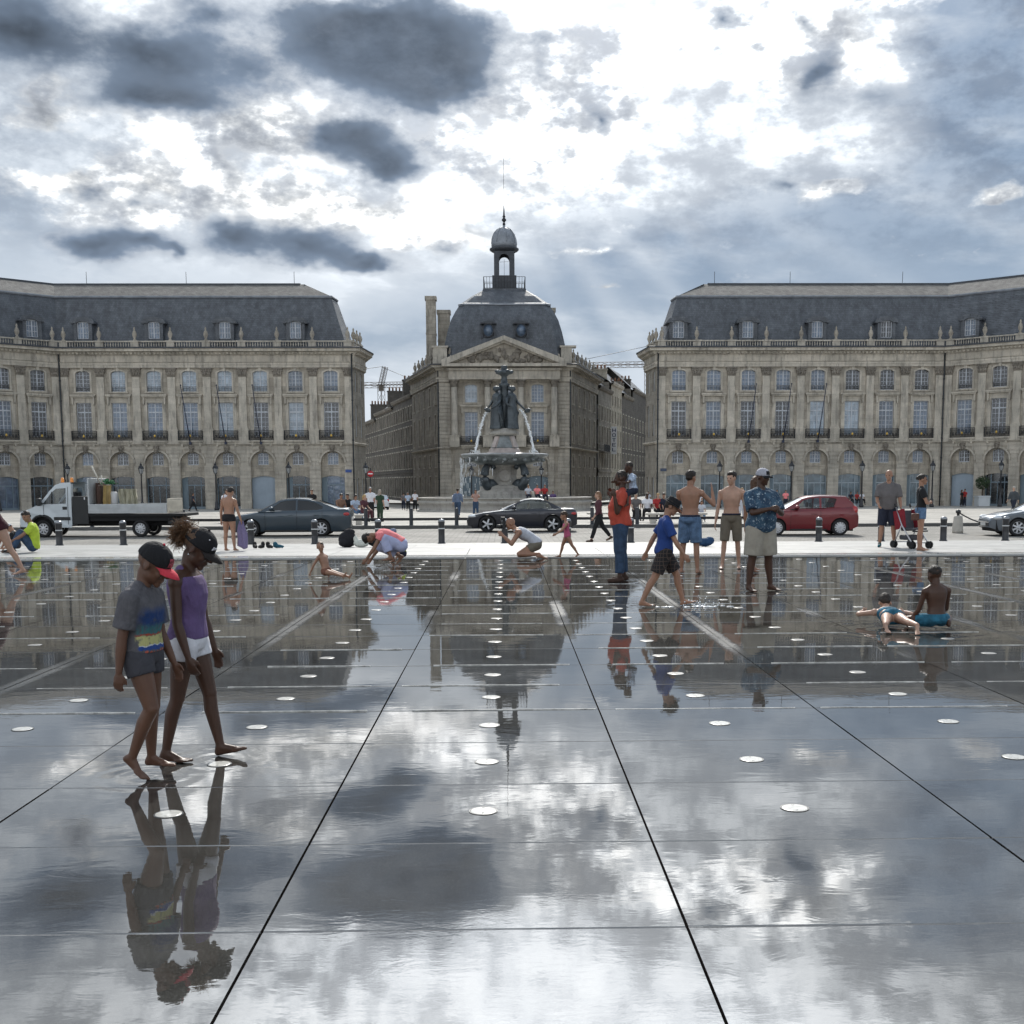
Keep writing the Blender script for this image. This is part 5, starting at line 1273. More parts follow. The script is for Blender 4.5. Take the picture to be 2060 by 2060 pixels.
crane('tower crane with jib above the right street roofs', 39.8, 330, -2, 34, [('jib', (0, 0, 36), (-26, 4, 36)), ('counter_jib', (0, 0, 36), (9, -1, 36)), ('apex', (0, 0, 36), (2.0, 0, 42))])

# ================================================================ vehicles
def interp(pts, x):
    if x <= pts[0][0]: return pts[0][1]
    for (a, b), (c, d) in zip(pts, pts[1:]):
        if x <= c:
            t = (x - a) / (c - a) if c > a else 0; t2 = t * t * (3 - 2 * t); t = .5 * t + .5 * t2
            return b + (d - b) * t
    return pts[-1][1]
def car_glass():
    m = bpy.data.materials.new('car glass'); m.use_nodes = True; T = NT(m.node_tree); T.n.clear()
    out = T.new('ShaderNodeOutputMaterial'); tr = T.new('ShaderNodeBsdfTransparent'); tr.inputs[0].default_value = (0.66, 0.70, 0.71, 1)
    gl = T.new('ShaderNodeBsdfGlossy'); gl.inputs['Roughness'].default_value = 0.03; fr = T.new('ShaderNodeFresnel'); fr.inputs[0].default_value = 1.6
    mx = T.new('ShaderNodeMixShader'); T.l.new(fr.outputs[0], mx.inputs[0]); T.l.new(tr.outputs[0], mx.inputs[1]); T.l.new(gl.outputs[0], mx.inputs[2]); T.l.new(mx.outputs[0], out.inputs[0]); return m
M_CGLASS = car_glass()
M_TINT = pmat('tinted car glass', (0.012, 0.015, 0.018), 0.04, ior=1.6)
M_TYRE = pmat('tyre rubber', (0.018, 0.018, 0.019), 0.8)
M_ALLOY = pmat('alloy rim', (0.55, 0.56, 0.58), 0.35, metal=0.25)
M_UNDER = pmat('underbody black', (0.01, 0.01, 0.011), 0.8)
M_CHROME = pmat('chrome', (0.7, 0.71, 0.72), 0.12, metal=1.0)
M_BLKPL = pmat('black plastic', (0.02, 0.021, 0.022), 0.5)
M_HEAD = pmat('headlamp lens', (0.62, 0.65, 0.68), 0.08, metal=0.4, coat=1.0)
M_TAIL = pmat('tail lamp red', (0.42, 0.018, 0.02), 0.15, coat=1.0)
M_SEAT = pmat('dark car seat', (0.03, 0.03, 0.032), 0.8); M_SEATB = pmat('beige car seat', (0.42, 0.36, 0.28), 0.7)
M_PLATE = pmat('number plate', (0.6, 0.6, 0.58), 0.4)
def paint(name, c, metal=0.0): return pmat(name, c, 0.32, metal=metal, coat=1.0, var=0.05, vscale=1.5)
def wheel(parent, x, y, r, side, spokes=7, rimr=0.70, dual=False):
    w = mobj('wheel', tyre_mesh(r), M_TYRE, parent, loc=(x, y, r), rot=(R_(90) * side, 0, 0))
    mb = MB(); R = r * rimr
    mb.lathe([(R, -.09), (R * 1.02, .095), (R * .93, .10), (R * .90, .06), (R * .86, .03)], 28, caps=False)
    for k in range(spokes):
        a = 2 * math.pi * k / spokes; Mx = Matrix.Rotation(a, 4, 'Z'); mb.prism([(R * .12, .035), (R * .9, .03), (R * .9, .085), (R * .12, .095)], -R * .13, R * .13, Mx)
    mb.lathe([(R * .22, .03), (R * .22, .10), (R * .16, .115), (0.001, .115)], 14)
    key = 'rim%.3f_%d' % (R, spokes)
    if key not in CACHE: CACHE[key] = mb.mesh('rim')
    mobj('rim', CACHE[key], M_ALLOY, w)
    d = MB(); d.lathe([(R * .9, -.02), (R * .9, .01), (0.001, .01)], 20); key2 = 'brk%.3f' % R
    if key2 not in CACHE: CACHE[key2] = d.mesh('brake_disc')
    mobj('brake_disc', CACHE[key2], M_BLKPL, w)
    return w
def tyre_mesh(r):
    k = 'tyre%.3f' % r
    if k not in CACHE:
        mb = MB(); mb.lathe([(r * .68, -.1), (r * .9, -.105), (r * .98, -.085), (r, -.05), (r, .05), (r * .98, .085), (r * .9, .105), (r * .68, .1), (r * .66, .02)], 32, caps=False); CACHE[k] = mb.mesh('tyre')
    return CACHE[k]
class Car:
    def __init__(s, sp): s.__dict__.update(sp)
    def wf(s, x):
        a = min(1, max(0, x / s.nose)); b = min(1, max(0, (s.L - x) / s.tailr))
        return (1 - s.fr * (1 - a) ** 2.2) * (1 - s.rr * (1 - b) ** 2.2)
    def side(s, x, z):
        """half width of the lower body at (x,z)"""
        t = (z - .2) / max(.05, s.belt - .2)
        pr = .93 + .07 * math.sin(min(1, max(0, t)) * math.pi * .62) ** .8 if t > 0 else .93 + .3 * t
        if t > .8: pr -= .05 * ((t - .8) / .25) ** 2
        return s.W / 2 * s.wf(x) * pr
    def up(s, x, z): return min(s.side(x, s.belt), s.W / 2 * .95) - (z - s.belt) * s.tumble - .005
    def build(s, label, paintm, loc, rz, group='cars on the road', name='parked_car', roofm=None, glass=None, seat=None, tail=True):
        b = thing(name, label, 'car', loc, rz, group); glass = glass or M_CGLASS
        xs = sorted(set([round(i * .055, 3) for i in range(int(s.L / .055) + 1)] + [s.L] + [w_ + d for w_ in s.wheels for d in (-s.wr - .06, s.wr + .06)]))
        v = []; f = []; N = 9
        for x in xs:
            bot = s.sill + (.12 * max(0, (.35 - x) / .35) if x < .35 else 0) + (.14 * max(0, (x - s.L + .35) / .35))
            for w_ in s.wheels:
                R = s.wr + .055
                if abs(x - w_) < R: bot = max(bot, s.wr + math.sqrt(R * R - (x - w_) ** 2))
            top = interp(s.top, x); row = []
            for k in range(N):
                t = k / (N - 1); z = bot + (top - .05 - bot) * t; row.append((s.side(x, z), z))
            y1 = s.side(x, top - .05); row += [(y1 - .035, top - .012), (y1 * .72, top + .012), (y1 * .36, top + .028), (0, top + .032)]
            for y, z in row: v.append((x, -y, z))
            for y, z in row[-2::-1]: v.append((x, y, z))
        n = 2 * (N + 4) - 1
        for i in range(len(xs) - 1):
            for j in range(n - 1): f.append((i * n + j, (i + 1) * n + j, (i + 1) * n + j + 1, i * n + j + 1))
        f.append(tuple(range(n))); f.append(tuple(range(len(v) - 1, len(v) - n - 1, -1)))
        mb = MB(); mb.add(v, f, True); body = mb.build('body', paintm, b)
        # dark floor and wheel wells
        mb = MB(); mb.box(.2, s.L - .2, -s.W / 2 + .14, s.W / 2 - .14, .17, s.belt - .25); mb.build('underbody', M_UNDER, b)
        # greenhouse sides with real window openings
        for sg in (-1, 1):
            m2 = MB(); m2.panel(s.green, s.wins, 0, 0)
            vv = [(x, sg * s.up(x, z), z) for x, _, z in m2.v]
            m3 = MB(); m3.add(vv, m2.f[:len(m2.f)] if sg < 0 else [q[::-1] for q in m2.f]); m3.build('side_frame', paintm if not s.darkframe else M_BLKPL, b)
            for wn in s.wins:
                m4 = MB(); vv = [(x, sg * (s.up(x, z) - .012), z) for x, z in wn]; m4.add(vv, [tuple(range(len(vv)))]); m4.build('side_window', glass, b)
            m5 = MB(); m5.tube([(x, sg * (s.up(x, z) + .003), z) for x, z in s.green[:1] + s.green[1:]][0:0] or [(x, sg * (s.side(x, s.belt - .03) - .02), interp(s.top, x) + .008) for x in np.linspace(s.green[0][0] + .25, s.green[-1][0] - .15, 14)], .013, 5); m5.build('belt_trim', M_CHROME if s.chrome else M_BLKPL, b)
            # door seams, handle, mirror
            for dx in s.doors:
                m6 = MB(); m6.tube([(dx, sg * (s.side(dx, z) + .001), z) for z in np.linspace(s.sill + .08, s.belt - .03, 8)], .006, 4); m6.build('door_seam', M_UNDER, b)
            for hx in s.handles:
                m6 = MB(); z = s.belt - .16; y = s.side(hx, z); m6.bbox(hx - .1, hx + .1, min(sg * y, sg * (y + .03)), max(sg * y, sg * (y + .03)), z - .018, z + .018, .008); m6.build('door_handle', paintm, b)
            m6 = MB(); x = s.mirror; y = s.up(x, s.belt + .08); m6.ball((x, sg * (y + .14), s.belt + .09), (.1, .09, .075), 10, 7); m6.tube([(x + .03, sg * y, s.belt + .03), (x + .02, sg * (y + .1), s.belt + .07)], .025, 6); m6.build('wing_mirror', paintm, b)
            m6 = MB(); x0, z0, dx, dz = s.head; 
            m6.ball((x0, sg * (s.side(x0, z0) - .09), z0), (dx, .12, dz), 12, 8); m6.build('headlight', M_HEAD, b)
            x0, z0, dx, dz = s.tail; m6 = MB(); m6.ball((x0, sg * (s.side(x0, z0) - .085), z0), (dx, .11, dz), 12, 8); m6.build('tail_light', M_TAIL, b)
            for wx in s.wheels: wheel(b, wx, sg * (s.W / 2 - .115), s.wr, 1 if sg < 0 else -1, s.spokes, s.rim)
        # roof, windscreen, rear window
        def patch(name, P0, P1, n, mat, crown, bow=0.0):
            """skin between two stations P=(x,z): from one side frame across to the other"""
            m = MB(); vv = []; ff = []; C = 10
            for i in range(n + 1):
                x, z = P0[i]; y = s.up(x, z)
                for j in range(C + 1):
                    t = j / C * 2 - 1; vv.append((x - bow * (1 - t * t) * (P1[i] if P1 else 1), y * t, z + crown * (1 - t * t)))
            for i in range(n):
                for j in range(C): a = i * (C + 1) + j; ff.append((a, a + 1, a + C + 2, a + C + 1))
            m.add(vv, ff, True); return m.build(name, mat, b)
        def seg(p, q, n): return [(p[0] + (q[0] - p[0]) * i / n, p[1] + (q[1] - p[1]) * i / n) for i in range(n + 1)]
        patch('windscreen', seg(s.wsb, s.wst, 6), [1 - i / 6 * .7 for i in range(7)], 6, glass, .02, .16)
        patch('roof', s.roofl, None, len(s.roofl) - 1, roofm or paintm, .045)
        patch('rear_window', seg(s.rwt, s.rwb, 6), [-(i / 6) * .5 for i in range(7)], 6, glass, .02, .12)
        # seats
        for sx in s.seats:
            for sy in (-.36, .36):
                m6 = MB(); m6.bbox(sx, sx + .5, sy - .24, sy + .24, .45, .62, .05); m6.bbox(sx + .42, sx + .56, sy - .22, sy + .22, .5, s.belt + .05, .05); m6.bbox(sx + .46, sx + .56, sy - .12, sy + .12, s.belt + .08, s.belt + .26, .04); m6.build('seat', seat or M_SEAT, b)
        m6 = MB(); pts = [(s.seats[0] - .12 + .05 * math.sin(t), -.36 + .17 * math.cos(t), s.belt + .02 + .16 * math.sin(t)) for t in np.linspace(0, 6.28, 18)]; m6.tube(pts, .016, 5); m6.build('steering_wheel', M_BLKPL, b)
        m6 = MB(); m6.bbox(s.seats[0] - .75, s.seats[0] - .2, -s.W / 2 + .2, s.W / 2 - .2, s.belt - .35, s.belt - .02, .06); m6.build('dashboard', M_BLKPL, b)
        # bumpers, grille, plates
        m6 = MB(); m6.bbox(-.02, .2, -s.W / 2 * .62, s.W / 2 * .62, .36, .52, .03); m6.build('grille', M_BLKPL, b)
        m6 = MB(); m6.box(-.035, -.021, -.26, .26, .38, .49); m6.build('number_plate', M_PLATE, b)
        m6 = MB(); m6.box(s.L + .005, s.L + .02, -.26, .26, .62, .73); m6.build('number_plate', M_PLATE, b)
        for sg in (-1, 1):
            m6 = MB(); m6.tube([(x, sg * (s.side(x, s.sill + .05) + .004), s.sill + .03) for x in np.linspace(s.wheels[0] + .5, s.wheels[1] - .5, 8)], .03, 6); m6.build('sill_trim', M_BLKPL, b)
        return b
SEDAN = dict(L=4.77, W=1.82, belt=.99, sill=.2, nose=.75, tailr=.6, fr=.30, rr=.20, tumble=.40, wheels=(.96, 3.67), wr=.325, rim=.70, spokes=7, darkframe=False, chrome=True,
  top=[(0, .58), (.04, .66), (.2, .74), (.7, .85), (1.35, .95), (2.2, .985), (3.6, 1.02), (4.2, 1.06), (4.62, 1.07), (4.72, 1.04), (4.77, .9)],
  green=[(1.30, .95), (1.7, 1.19), (2.05, 1.38), (2.3, 1.43), (2.7, 1.455), (3.15, 1.43), (3.6, 1.33), (4.0, 1.18), (4.3, 1.05), (3.4, .99), (2.3, .96)],
  wins=[[(1.66, 1.0), (2.12, 1.335), (2.35, 1.38), (2.70, 1.395), (2.70, 1.005)], [(2.77, 1.005), (2.77, 1.395), (3.12, 1.375), (3.45, 1.30), (3.74, 1.16), (3.72, 1.06), (3.5, 1.02)]],
  doors=(1.52, 2.74, 3.72), handles=(2.52, 3.5), mirror=1.78, head=(.32, .68, .26, .09), tail=(4.58, .86, .18, .085), wsb=(1.28, .95), wst=(2.07, 1.39), rwt=(3.25, 1.415), rwb=(4.25, 1.075),
  roofl=[(2.05, 1.385), (2.3, 1.43), (2.7, 1.455), (3.0, 1.445), (3.27, 1.41)], seats=(1.95, 2.95))
CABRIO = dict(L=4.58, W=1.79, belt=.92, sill=.17, nose=.7, tailr=.55, fr=.26, rr=.2, tumble=.42, wheels=(.84, 3.56), wr=.335, rim=.76, spokes=5, darkframe=False, chrome=True,
  top=[(0, .55), (.05, .64), (.25, .72), (.8, .82), (1.5, .90), (2.2, .925), (3.5, .945), (4.0, .965), (4.42, .955), (4.53, .90), (4.58, .75)],
  green=[(1.5, .9), (1.8, 1.06), (2.1, 1.23), (2.35, 1.315), (2.7, 1.36), (3.05, 1.35), (3.4, 1.24), (3.75, 1.06), (3.95, .955), (3.0, .92), (2.2, .91)],
  wins=[[(1.82, .945), (2.2, 1.20), (2.42, 1.28), (2.72, 1.318), (3.03, 1.308), (3.3, 1.22), (3.5, 1.1), (3.55, .97)]],
  doors=(1.62, 3.0), handles=(2.78,), mirror=1.95, head=(.30, .66, .26, .07), tail=(4.38, .76, .18, .075), wsb=(1.48, .905), wst=(2.22, 1.28), rwt=(3.18, 1.315), rwb=(3.88, .985),
  roofl=[(2.20, 1.27), (2.4, 1.325), (2.7, 1.36), (3.0, 1.352), (3.2, 1.31)], seats=(2.05, 2.85))
HATCH = dict(L=3.85, W=1.69, belt=.98, sill=.2, nose=.7, tailr=.45, fr=.30, rr=.15, tumble=.36, wheels=(.76, 3.14), wr=.31, rim=.72, spokes=12, darkframe=False, chrome=False,
  top=[(0, .58), (.04, .70), (.2, .80), (.6, .90), (1.05, .975), (1.8, .995), (3.0, 1.05), (3.6, 1.08), (3.78, 1.0), (3.85, .75)],
  green=[(1.0, .97), (1.35, 1.18), (1.7, 1.38), (1.95, 1.45), (2.4, 1.49), (2.95, 1.485), (3.4, 1.45), (3.6, 1.24), (3.76, 1.02), (2.6, 1.0), (1.7, .97)],
  wins=[[(1.42, 1.02), (1.78, 1.34), (2.02, 1.40), (2.36, 1.425), (2.36, 1.03)], [(2.44, 1.035), (2.44, 1.425), (2.85, 1.42), (3.02, 1.38), (2.9, 1.07)]],
  doors=(1.28, 2.4), handles=(2.15,), mirror=1.5, head=(.34, .76, .27, .12), tail=(3.70, .95, .13, .17), wsb=(.98, .975), wst=(1.72, 1.39), rwt=(3.42, 1.445), rwb=(3.78, 1.06),
  roofl=[(1.70, 1.385), (1.95, 1.45), (2.4, 1.49), (2.95, 1.485), (3.42, 1.45)], seats=(1.6, 2.4))
Car(SEDAN).build('dark grey sedan on the road behind the shirtless teenager with a towel', paint('grey blue car paint', (0.035, 0.055, 0.075), 0.5), (-10.85, 46.25, -.45), R_(.8), glass=M_TINT)
Car(CABRIO).build('navy convertible with sun-bright roof in front of the fountain', paint('navy car paint', (0.010, 0.012, 0.022), 0.3), (-1.62, 49.4, -.45), R_(-.8), roofm=paint('sun-bright roof paint', (0.45, 0.46, 0.47), 0.7), seat=M_SEATB)  # roof colour lightened to carry the sun's reflection
Car(HATCH).build('dark red hatchback right of the man in the blue patterned shirt', paint('dark red car paint', (0.16, 0.008, 0.014), 0.2), (9.55, 45.0, -.45), R_(-3.0))
Car(SEDAN).build('silver grey car cut off by the right edge', paint('silver grey car paint', (0.12, 0.14, 0.165), 0.5), (17.95, 43.6, -.45), R_(-4.0))
Car(HATCH).build('white hatchback seen from behind at the mouth of the left street', paint('white car paint', (0.7, 0.71, 0.72)), (-13.4, 120.5, gz(120.5) + .02), R_(-75))
Car(HATCH).build('pale car parked behind the fountain, on its left', paint('pale silver paint', (0.42, 0.46, 0.48), 0.3), (-5.6, 128, gz(128)), R_(80), 'cars parked behind the fountain')
Car(HATCH).build('pale car parked behind the fountain, on its right', MATS['pale silver paint'], (4.4, 128, gz(128)), R_(100), 'cars parked behind the fountain')
Car(SEDAN).build('dark car parked deep in the right street', MATS['grey blue car paint'], (13.0, 138, gz(138)), R_(78), 'cars parked behind the fountain')

def truck():
    b = thing('flatbed_truck', 'white flatbed truck with dropside bed and orange beacons at the left', 'truck', (-18.85, 46.6, -.45), R_(.5)); b.scale = (.95, 1, 1)
    WH = paint('truck white', (0.50, 0.55, 0.58)); GR = pmat('aluminium dropside', (0.42, 0.44, 0.45), 0.45, metal=0.3, var=0.12, vscale=3)
    W = .98
    side = [(.02, .42), (0, .62), (.06, .86), (.22, 1.02), (.85, 1.28), (1.28, 1.80), (1.5, 2.02), (1.72, 2.10), (2.12, 2.12), (2.12, .38), (1.45, .38)]
    arch = [(.95 + .46 * math.cos(t), .38 + .44 * math.sin(t)) for t in np.linspace(0, math.pi, 12)]
    outline = side + arch
    win = [(.98, 1.28), (1.36, 1.74), (1.54, 1.88), (1.92, 1.90), (1.92, 1.30)]
    for sg in (-1, 1):
        m = MB(); m.panel(outline, [win], 0, 0)
        def yy(x, z): return W - (.10 * max(0, (.5 - x) / .5) ** 1.5) - .09 * max(0, z - 1.15) - .03 * max(0, .6 - z)
        vv = [(x, sg * yy(x, z), z) for x, _, z in m.v]
        m2 = MB(); m2.add(vv, m.f if sg < 0 else [q[::-1] for q in m.f]); m2.build('cab_side', WH, b)
        m2 = MB(); vv = [(x, sg * (yy(x, z) - .02), z) for x, z in win]; m2.add(vv, [tuple(range(len(vv)))]); m2.build('side_window', M_CGLASS, b)
        m2 = MB(); m2.tube([(1.36, sg * (yy(1.36, 1.3) - .005), 1.28), (1.36, sg * (yy(1.36, 1.7) - .005), 1.76)], .02, 5); m2.tube([(2.0, sg * (yy(2, z) + .001), z) for z in np.linspace(.5, 1.95, 6)], .008, 4); m2.tube([(1.02, sg * (yy(1, z) + .001), z) for z in np.linspace(.9, 1.26, 4)], .008, 4); m2.build('door_seam', M_UNDER, b)
        m2 = MB(); m2.bbox(1.42, 2.08, min(sg * .96, sg * 1.0), max(sg * .96, sg * 1.0), .66, .79, .015); m2.build('side_moulding', M_BLKPL, b)
        m2 = MB(); m2.bbox(1.78, 1.96, min(sg * .955, sg * .985), max(sg * .955, sg * .985), 1.07, 1.19, .01); m2.build('door_handle', M_BLKPL, b)
        m2 = MB(); m2.bbox(.86, 1.0, sg * 1.16 - .12, sg * 1.16 + .12, 1.22, 1.52, .04); m2.tube([(.98, sg * .95, 1.3), (.94, sg * 1.1, 1.36)], .03, 6); m2.build('wing_mirror', M_BLKPL, b)
        m2 = MB(); m2.ball((.16, sg * .80, .88), (.16, .14, .13), 10, 7); m2.build('headlight', M_HEAD, b)
        m2 = MB(); pts = [(.95 + .49 * math.cos(t), sg * .985, .38 + .47 * math.sin(t)) for t in np.linspace(0, math.pi, 12)]; m2.tube(pts, .05, 6); m2.build('wheel_arch', M_BLKPL, b)
        wheel(b, .95, sg * .84, .335, 1 if sg < 0 else -1, 8, .6); wheel(b, 4.87, sg * .84, .335, 1 if sg < 0 else -1, 10, .6)
    def skin(name, prof, mat, inset=0.0):
        m = MB(); v = []; f = []
        for x, z in prof:
            y = W - (.10 * max(0, (.5 - x) / .5) ** 1.5) - .09 * max(0, z - 1.15) - .03 * max(0, .6 - z) - inset
            for t in (-1, -.5, 0, .5, 1): v.append((x - .05 * (1 - t * t) * (1 if x < 1.6 else 0), y * t, z + .02 * (1 - t * t)))
        for i in range(len(prof) - 1):
            for j in range(4): a = i * 5 + j; f.append((a, a + 1, a + 6, a + 5))
        m.add(v, f, True); return m.build(name, mat, b)
    skin('bonnet', [(.02, .42), (0, .62), (.06, .86), (.22, 1.02), (.85, 1.28)], WH); skin('windscreen', [(.85, 1.28), (1.28, 1.80), (1.5, 2.02)], M_CGLASS, .02); skin('cab_roof', [(1.5, 2.02), (1.72, 2.10), (2.12, 2.12)], WH)
    m = MB(); m.box(2.10, 2.14, -.95, .95, .45, 1.3); m.box(2.10, 2.14, -.9, -.7, 1.3, 2.05); m.box(2.10, 2.14, .7, .9, 1.3, 2.05); m.build('cab_back', WH, b)
    m = MB(); m.bbox(-.03, .25, -.85, .85, .32, .56, .05); m.build('bumper', M_BLKPL, b)
    m = MB(); m.box(.3, 6.2, -.42, .42, .42, .62); m.box(.5, 2.1, -.8, .8, .42, .9); m.box(2.3, 6.3, -.9, .9, .62, .80); m.build('chassis', M_UNDER, b)
    for sy in (-.36, .36): m = MB(); m.bbox(1.55, 1.95, sy - .25, sy + .25, .9, 1.15, .05); m.bbox(1.85, 2.02, sy - .25, sy + .25, 1.1, 1.75, .05); m.build('seat', M_SEAT, b)
    m = MB(); m.bbox(2.18, 2.82, -.97, .97, .50, 1.58, .02); m.build('tool_box', M_BLKPL, b)
    m = MB(); m.box(2.66, 2.70, -.972, -.985 + .03, 1.45, 1.55); m.build('box_latch', M_SIGN, b)
    for sg in (-1, 1):
        m = MB(); m.bbox(2.86, 6.0, min(sg * .99, sg * 1.04), max(sg * .99, sg * 1.04), .92, 1.28, .01)
        for z in (1.02, 1.14): m.box(2.87, 5.99, min(sg * 1.04, sg * 1.052), max(sg * 1.04, sg * 1.052), z - .012, z + .012)
        m.build('dropside', GR, b)
    m = MB(); m.box(2.84, 6.75, -1.0, 1.0, .80, .90); m.build('bed_floor', M_UNDER, b)
    m = MB(); m.bbox(2.83, 2.90, -1.03, 1.03, .92, 2.28, .015); m.build('headboard', GR, b)
    m = MB(); m.bbox(6.02, 6.08, -1.03, 1.03, .92, 1.48, .01); m.bbox(6.08, 6.62, -1.03, -.98, 1.0, 1.42, .01); m.build('tailboard', pmat('plywood tailboard', (0.50, 0.46, 0.38), 0.7, var=0.15), b)
    m = MB(); m.box(6.0, 6.4, -.9, .9, .5, .72); m.build('rear_bumper', M_BLKPL, b)
    for x in (1.60, 1.98):
        m = MB(); m.lathe([(.07, 2.11), (.07, 2.16), (.065, 2.28), (.02, 2.31)], 12, (x, -.35)); m.build('beacon', pmat('orange beacon', (0.85, 0.28, 0.03), 0.15, coat=0.8), b)
    # the load is a separate set of things standing on the bed
    base = Matrix.Translation((-18.85, 46.6, -.45)) @ Matrix.Rotation(R_(.5), 4, 'Z') @ Matrix.Diagonal((.95, 1, 1, 1))
    def load(nm, lab, cat, mbx, mat): o = mbx.build(nm, mat); o.matrix_world = base; tag(o, lab, cat, 'load on the truck bed')
    m = MB(); m.bbox(2.98, 3.06, -.5, .6, .9, 2.1, .01); m.bbox(3.1, 3.16, -.7, .5, .9, 2.0, .01); load('dark_board', 'dark boards leaning behind the truck headboard', 'board', m, pmat('dark board', (0.07, 0.035, 0.025), 0.6))
    m = MB(); m.prism([(3.22, .9), (3.34, .9), (3.42, 2.0), (3.3, 2.0)], -.5, .1); load('yellow_board', 'yellow-brown board standing on the truck bed', 'board', m, pmat('ochre board', (0.36, 0.25, 0.09), 0.7, var=0.2))
    m = MB(); m.lathe([(.13, .9), (.14, 1.7), (.1, 1.75)], 12, (3.62, -.2)); load('white_roll', 'white roll standing upright on the truck bed', 'roll', m, pmat('white roll', (0.6, 0.6, 0.6), 0.6))
    m = MB(); r = random.Random(4); v = []; f = []; n = 26
    for j in range(7):
        for i in range(n + 1):
            t = i / n; v.append((3.8 + t * .75 + .03 * math.sin(t * 37 + j), -.15 + .07 * math.sin(t * 23) + .04 * math.sin(t * 51 + j * .6), .9 + j * .16))
    for j in range(6):
        for i in range(n): a = j * (n + 1) + i; f.append((a, a + 1, a + n + 2, a + n + 1))
    m.add(v, f, True); load('pale_tarpaulin', 'pale folded tarpaulin hanging upright on the truck bed', 'tarpaulin', m, pmat('pale tarpaulin', (0.42, 0.40, 0.30), 0.8, var=0.25, vscale=4))
    m = MB(); m.tube([(3.15, -.3, 2.0), (2.86, -.5, 2.75)], .03, 6); m.tube([(3.12, -.1, 2.0), (3.1, -.1, 2.4)], .025, 6); load('pale_batten', 'pale wooden battens sticking up above the truck headboard', 'batten', m, pmat('pale wood', (0.6, 0.57, 0.5), 0.7))
    m = MB()
    for i in range(60):
        c = Vector((3.45 + r.gauss(0, .14), -.2 + r.gauss(0, .1), 2.06 + abs(r.gauss(0, .08)))); a_ = Vector((r.gauss(0, 1), r.gauss(0, 1), r.gauss(0, 1))).normalized() * .08; b_ = a_.orthogonal().normalized() * .04; m.add([c - a_, c + b_, c + a_, c - b_], [(0, 1, 2, 3)])
    load('green_netting', 'bunched green netting on top of the truck load', 'netting', m, pmat('green netting', (0.03, 0.14, 0.05), 0.7))
truck()
# ================================================================ people
PENDING = []          # objects whose joined shapes are fused into one skin at the end
def fuse(o, voxel, smooth=4, disp=0.0):
    PENDING.append((o, voxel, smooth, disp))
def flush_pending():
    for o, vx, sm, dp in PENDING:
        m = o.modifiers.new('r', 'REMESH'); m.mode = 'VOXEL'; m.voxel_size = vx; m.use_smooth_shade = True
        if sm: s = o.modifiers.new('s', 'SMOOTH'); s.factor = 0.5; s.iterations = sm
        if dp:
            tx = bpy.data.textures.get('fray%.3f' % dp)
            if tx is None: tx = bpy.data.textures.new('fray%.3f' % dp, 'CLOUDS'); tx.noise_scale = 0.035
            d = o.modifiers.new('d', 'DISPLACE'); d.texture = tx; d.strength = dp; d.mid_level = 0.5; d.texture_coords = 'LOCAL'
    dg = bpy.context.evaluated_depsgraph_get()
    new = []
    for o, *_ in PENDING: new.append(bpy.data.meshes.new_from_object(o.evaluated_get(dg)))
    for (o, *_), me in zip(PENDING, new):
        old = o.data; mats = [m for m in old.materials]; o.modifiers.clear(); o.data = me
        me.materials.clear()
        for m in mats: me.materials.append(m)
        me.polygons.foreach_set('use_smooth', [True] * len(me.polygons))
        bpy.data.meshes.remove(old)
    PENDING.clear()
class SB(MB):
    """skin builder: closed lumps that overlap and are later fused"""
    def cap(s, p, q, r1, r2, n=12, flat0=False, flat1=False):
        p, q = Vector(p), Vector(q); d = q - p; L = d.length
        if L < 1e-5: return s.ball(p, r1)
        t = d / L; a = t.orthogonal().normalized(); b = t.cross(a); rings = []
        if flat0: rings.append((p, r1 * .02)); rings.append((p, r1))
        else:
            for k in (85, 60, 30, 0): rings.append((p - t * r1 * math.sin(R_(k)), r1 * math.cos(R_(k))))
        if flat1: rings.append((q, r2)); rings.append((q, r2 * .02))
        else:
            for k in (0, 30, 60, 85): rings.append((q + t * r2 * math.sin(R_(k)), r2 * math.cos(R_(k))))
        return s.rings([[c + (a * math.cos(2 * math.pi * i / n) + b * math.sin(2 * math.pi * i / n)) * r for i in range(n)] for c, r in rings])
    def rings(s, R):
        n = len(R[0]); v = [p for r in R for p in r]; f = []
        for j in range(len(R) - 1):
            for i in range(n): k = (i + 1) % n; f.append((j * n + i, j * n + k, (j + 1) * n + k, (j + 1) * n + i))
        f.append(tuple(range(n - 1, -1, -1))); f.append(tuple(range((len(R) - 1) * n, len(R) * n)))
        return s.add(v, f, True)
    def ell(s, c, r, M=None):
        T = Matrix.Translation(c) @ (M.to_4x4() if M is not None else Matrix.Identity(4))
        return s.ball((0, 0, 0), r, 14, 9, M=T)
SKIN = {'dark': (0.075, 0.036, 0.022), 'brown': (0.13, 0.063, 0.038), 'tan': (0.34, 0.185, 0.12), 'fair': (0.47, 0.29, 0.21), 'mid': (0.25, 0.135, 0.085)}
def skin_mat(k): return pmat('skin ' + k, SKIN[k], 0.45, var=0.10, vscale=9, bump=0.08, bscale=120, sss=0.08)
def folds(T, b, tc):
    n = T.noise(T.vmath('MULTIPLY', tc, (1.0, 1.0, 0.45)), 13, 3, 0.55, 1.2); n2 = T.noise(tc, 260, 2, 0.5)
    bn = T.new('ShaderNodeBump'); bn.inputs['Strength'].default_value = 0.9; bn.inputs['Distance'].default_value = 0.02
    T.put(bn.inputs['Height'], T.math('ADD', n, T.math('MULTIPLY', n2, 0.05))); T.put(b.inputs['Normal'], bn.outputs[0])
def cloth(name, c, rough=0.85, var=0.12, vs=7, bump=0.5): return pmat('cloth ' + name, c, rough, var=var, vscale=vs, extra=folds)
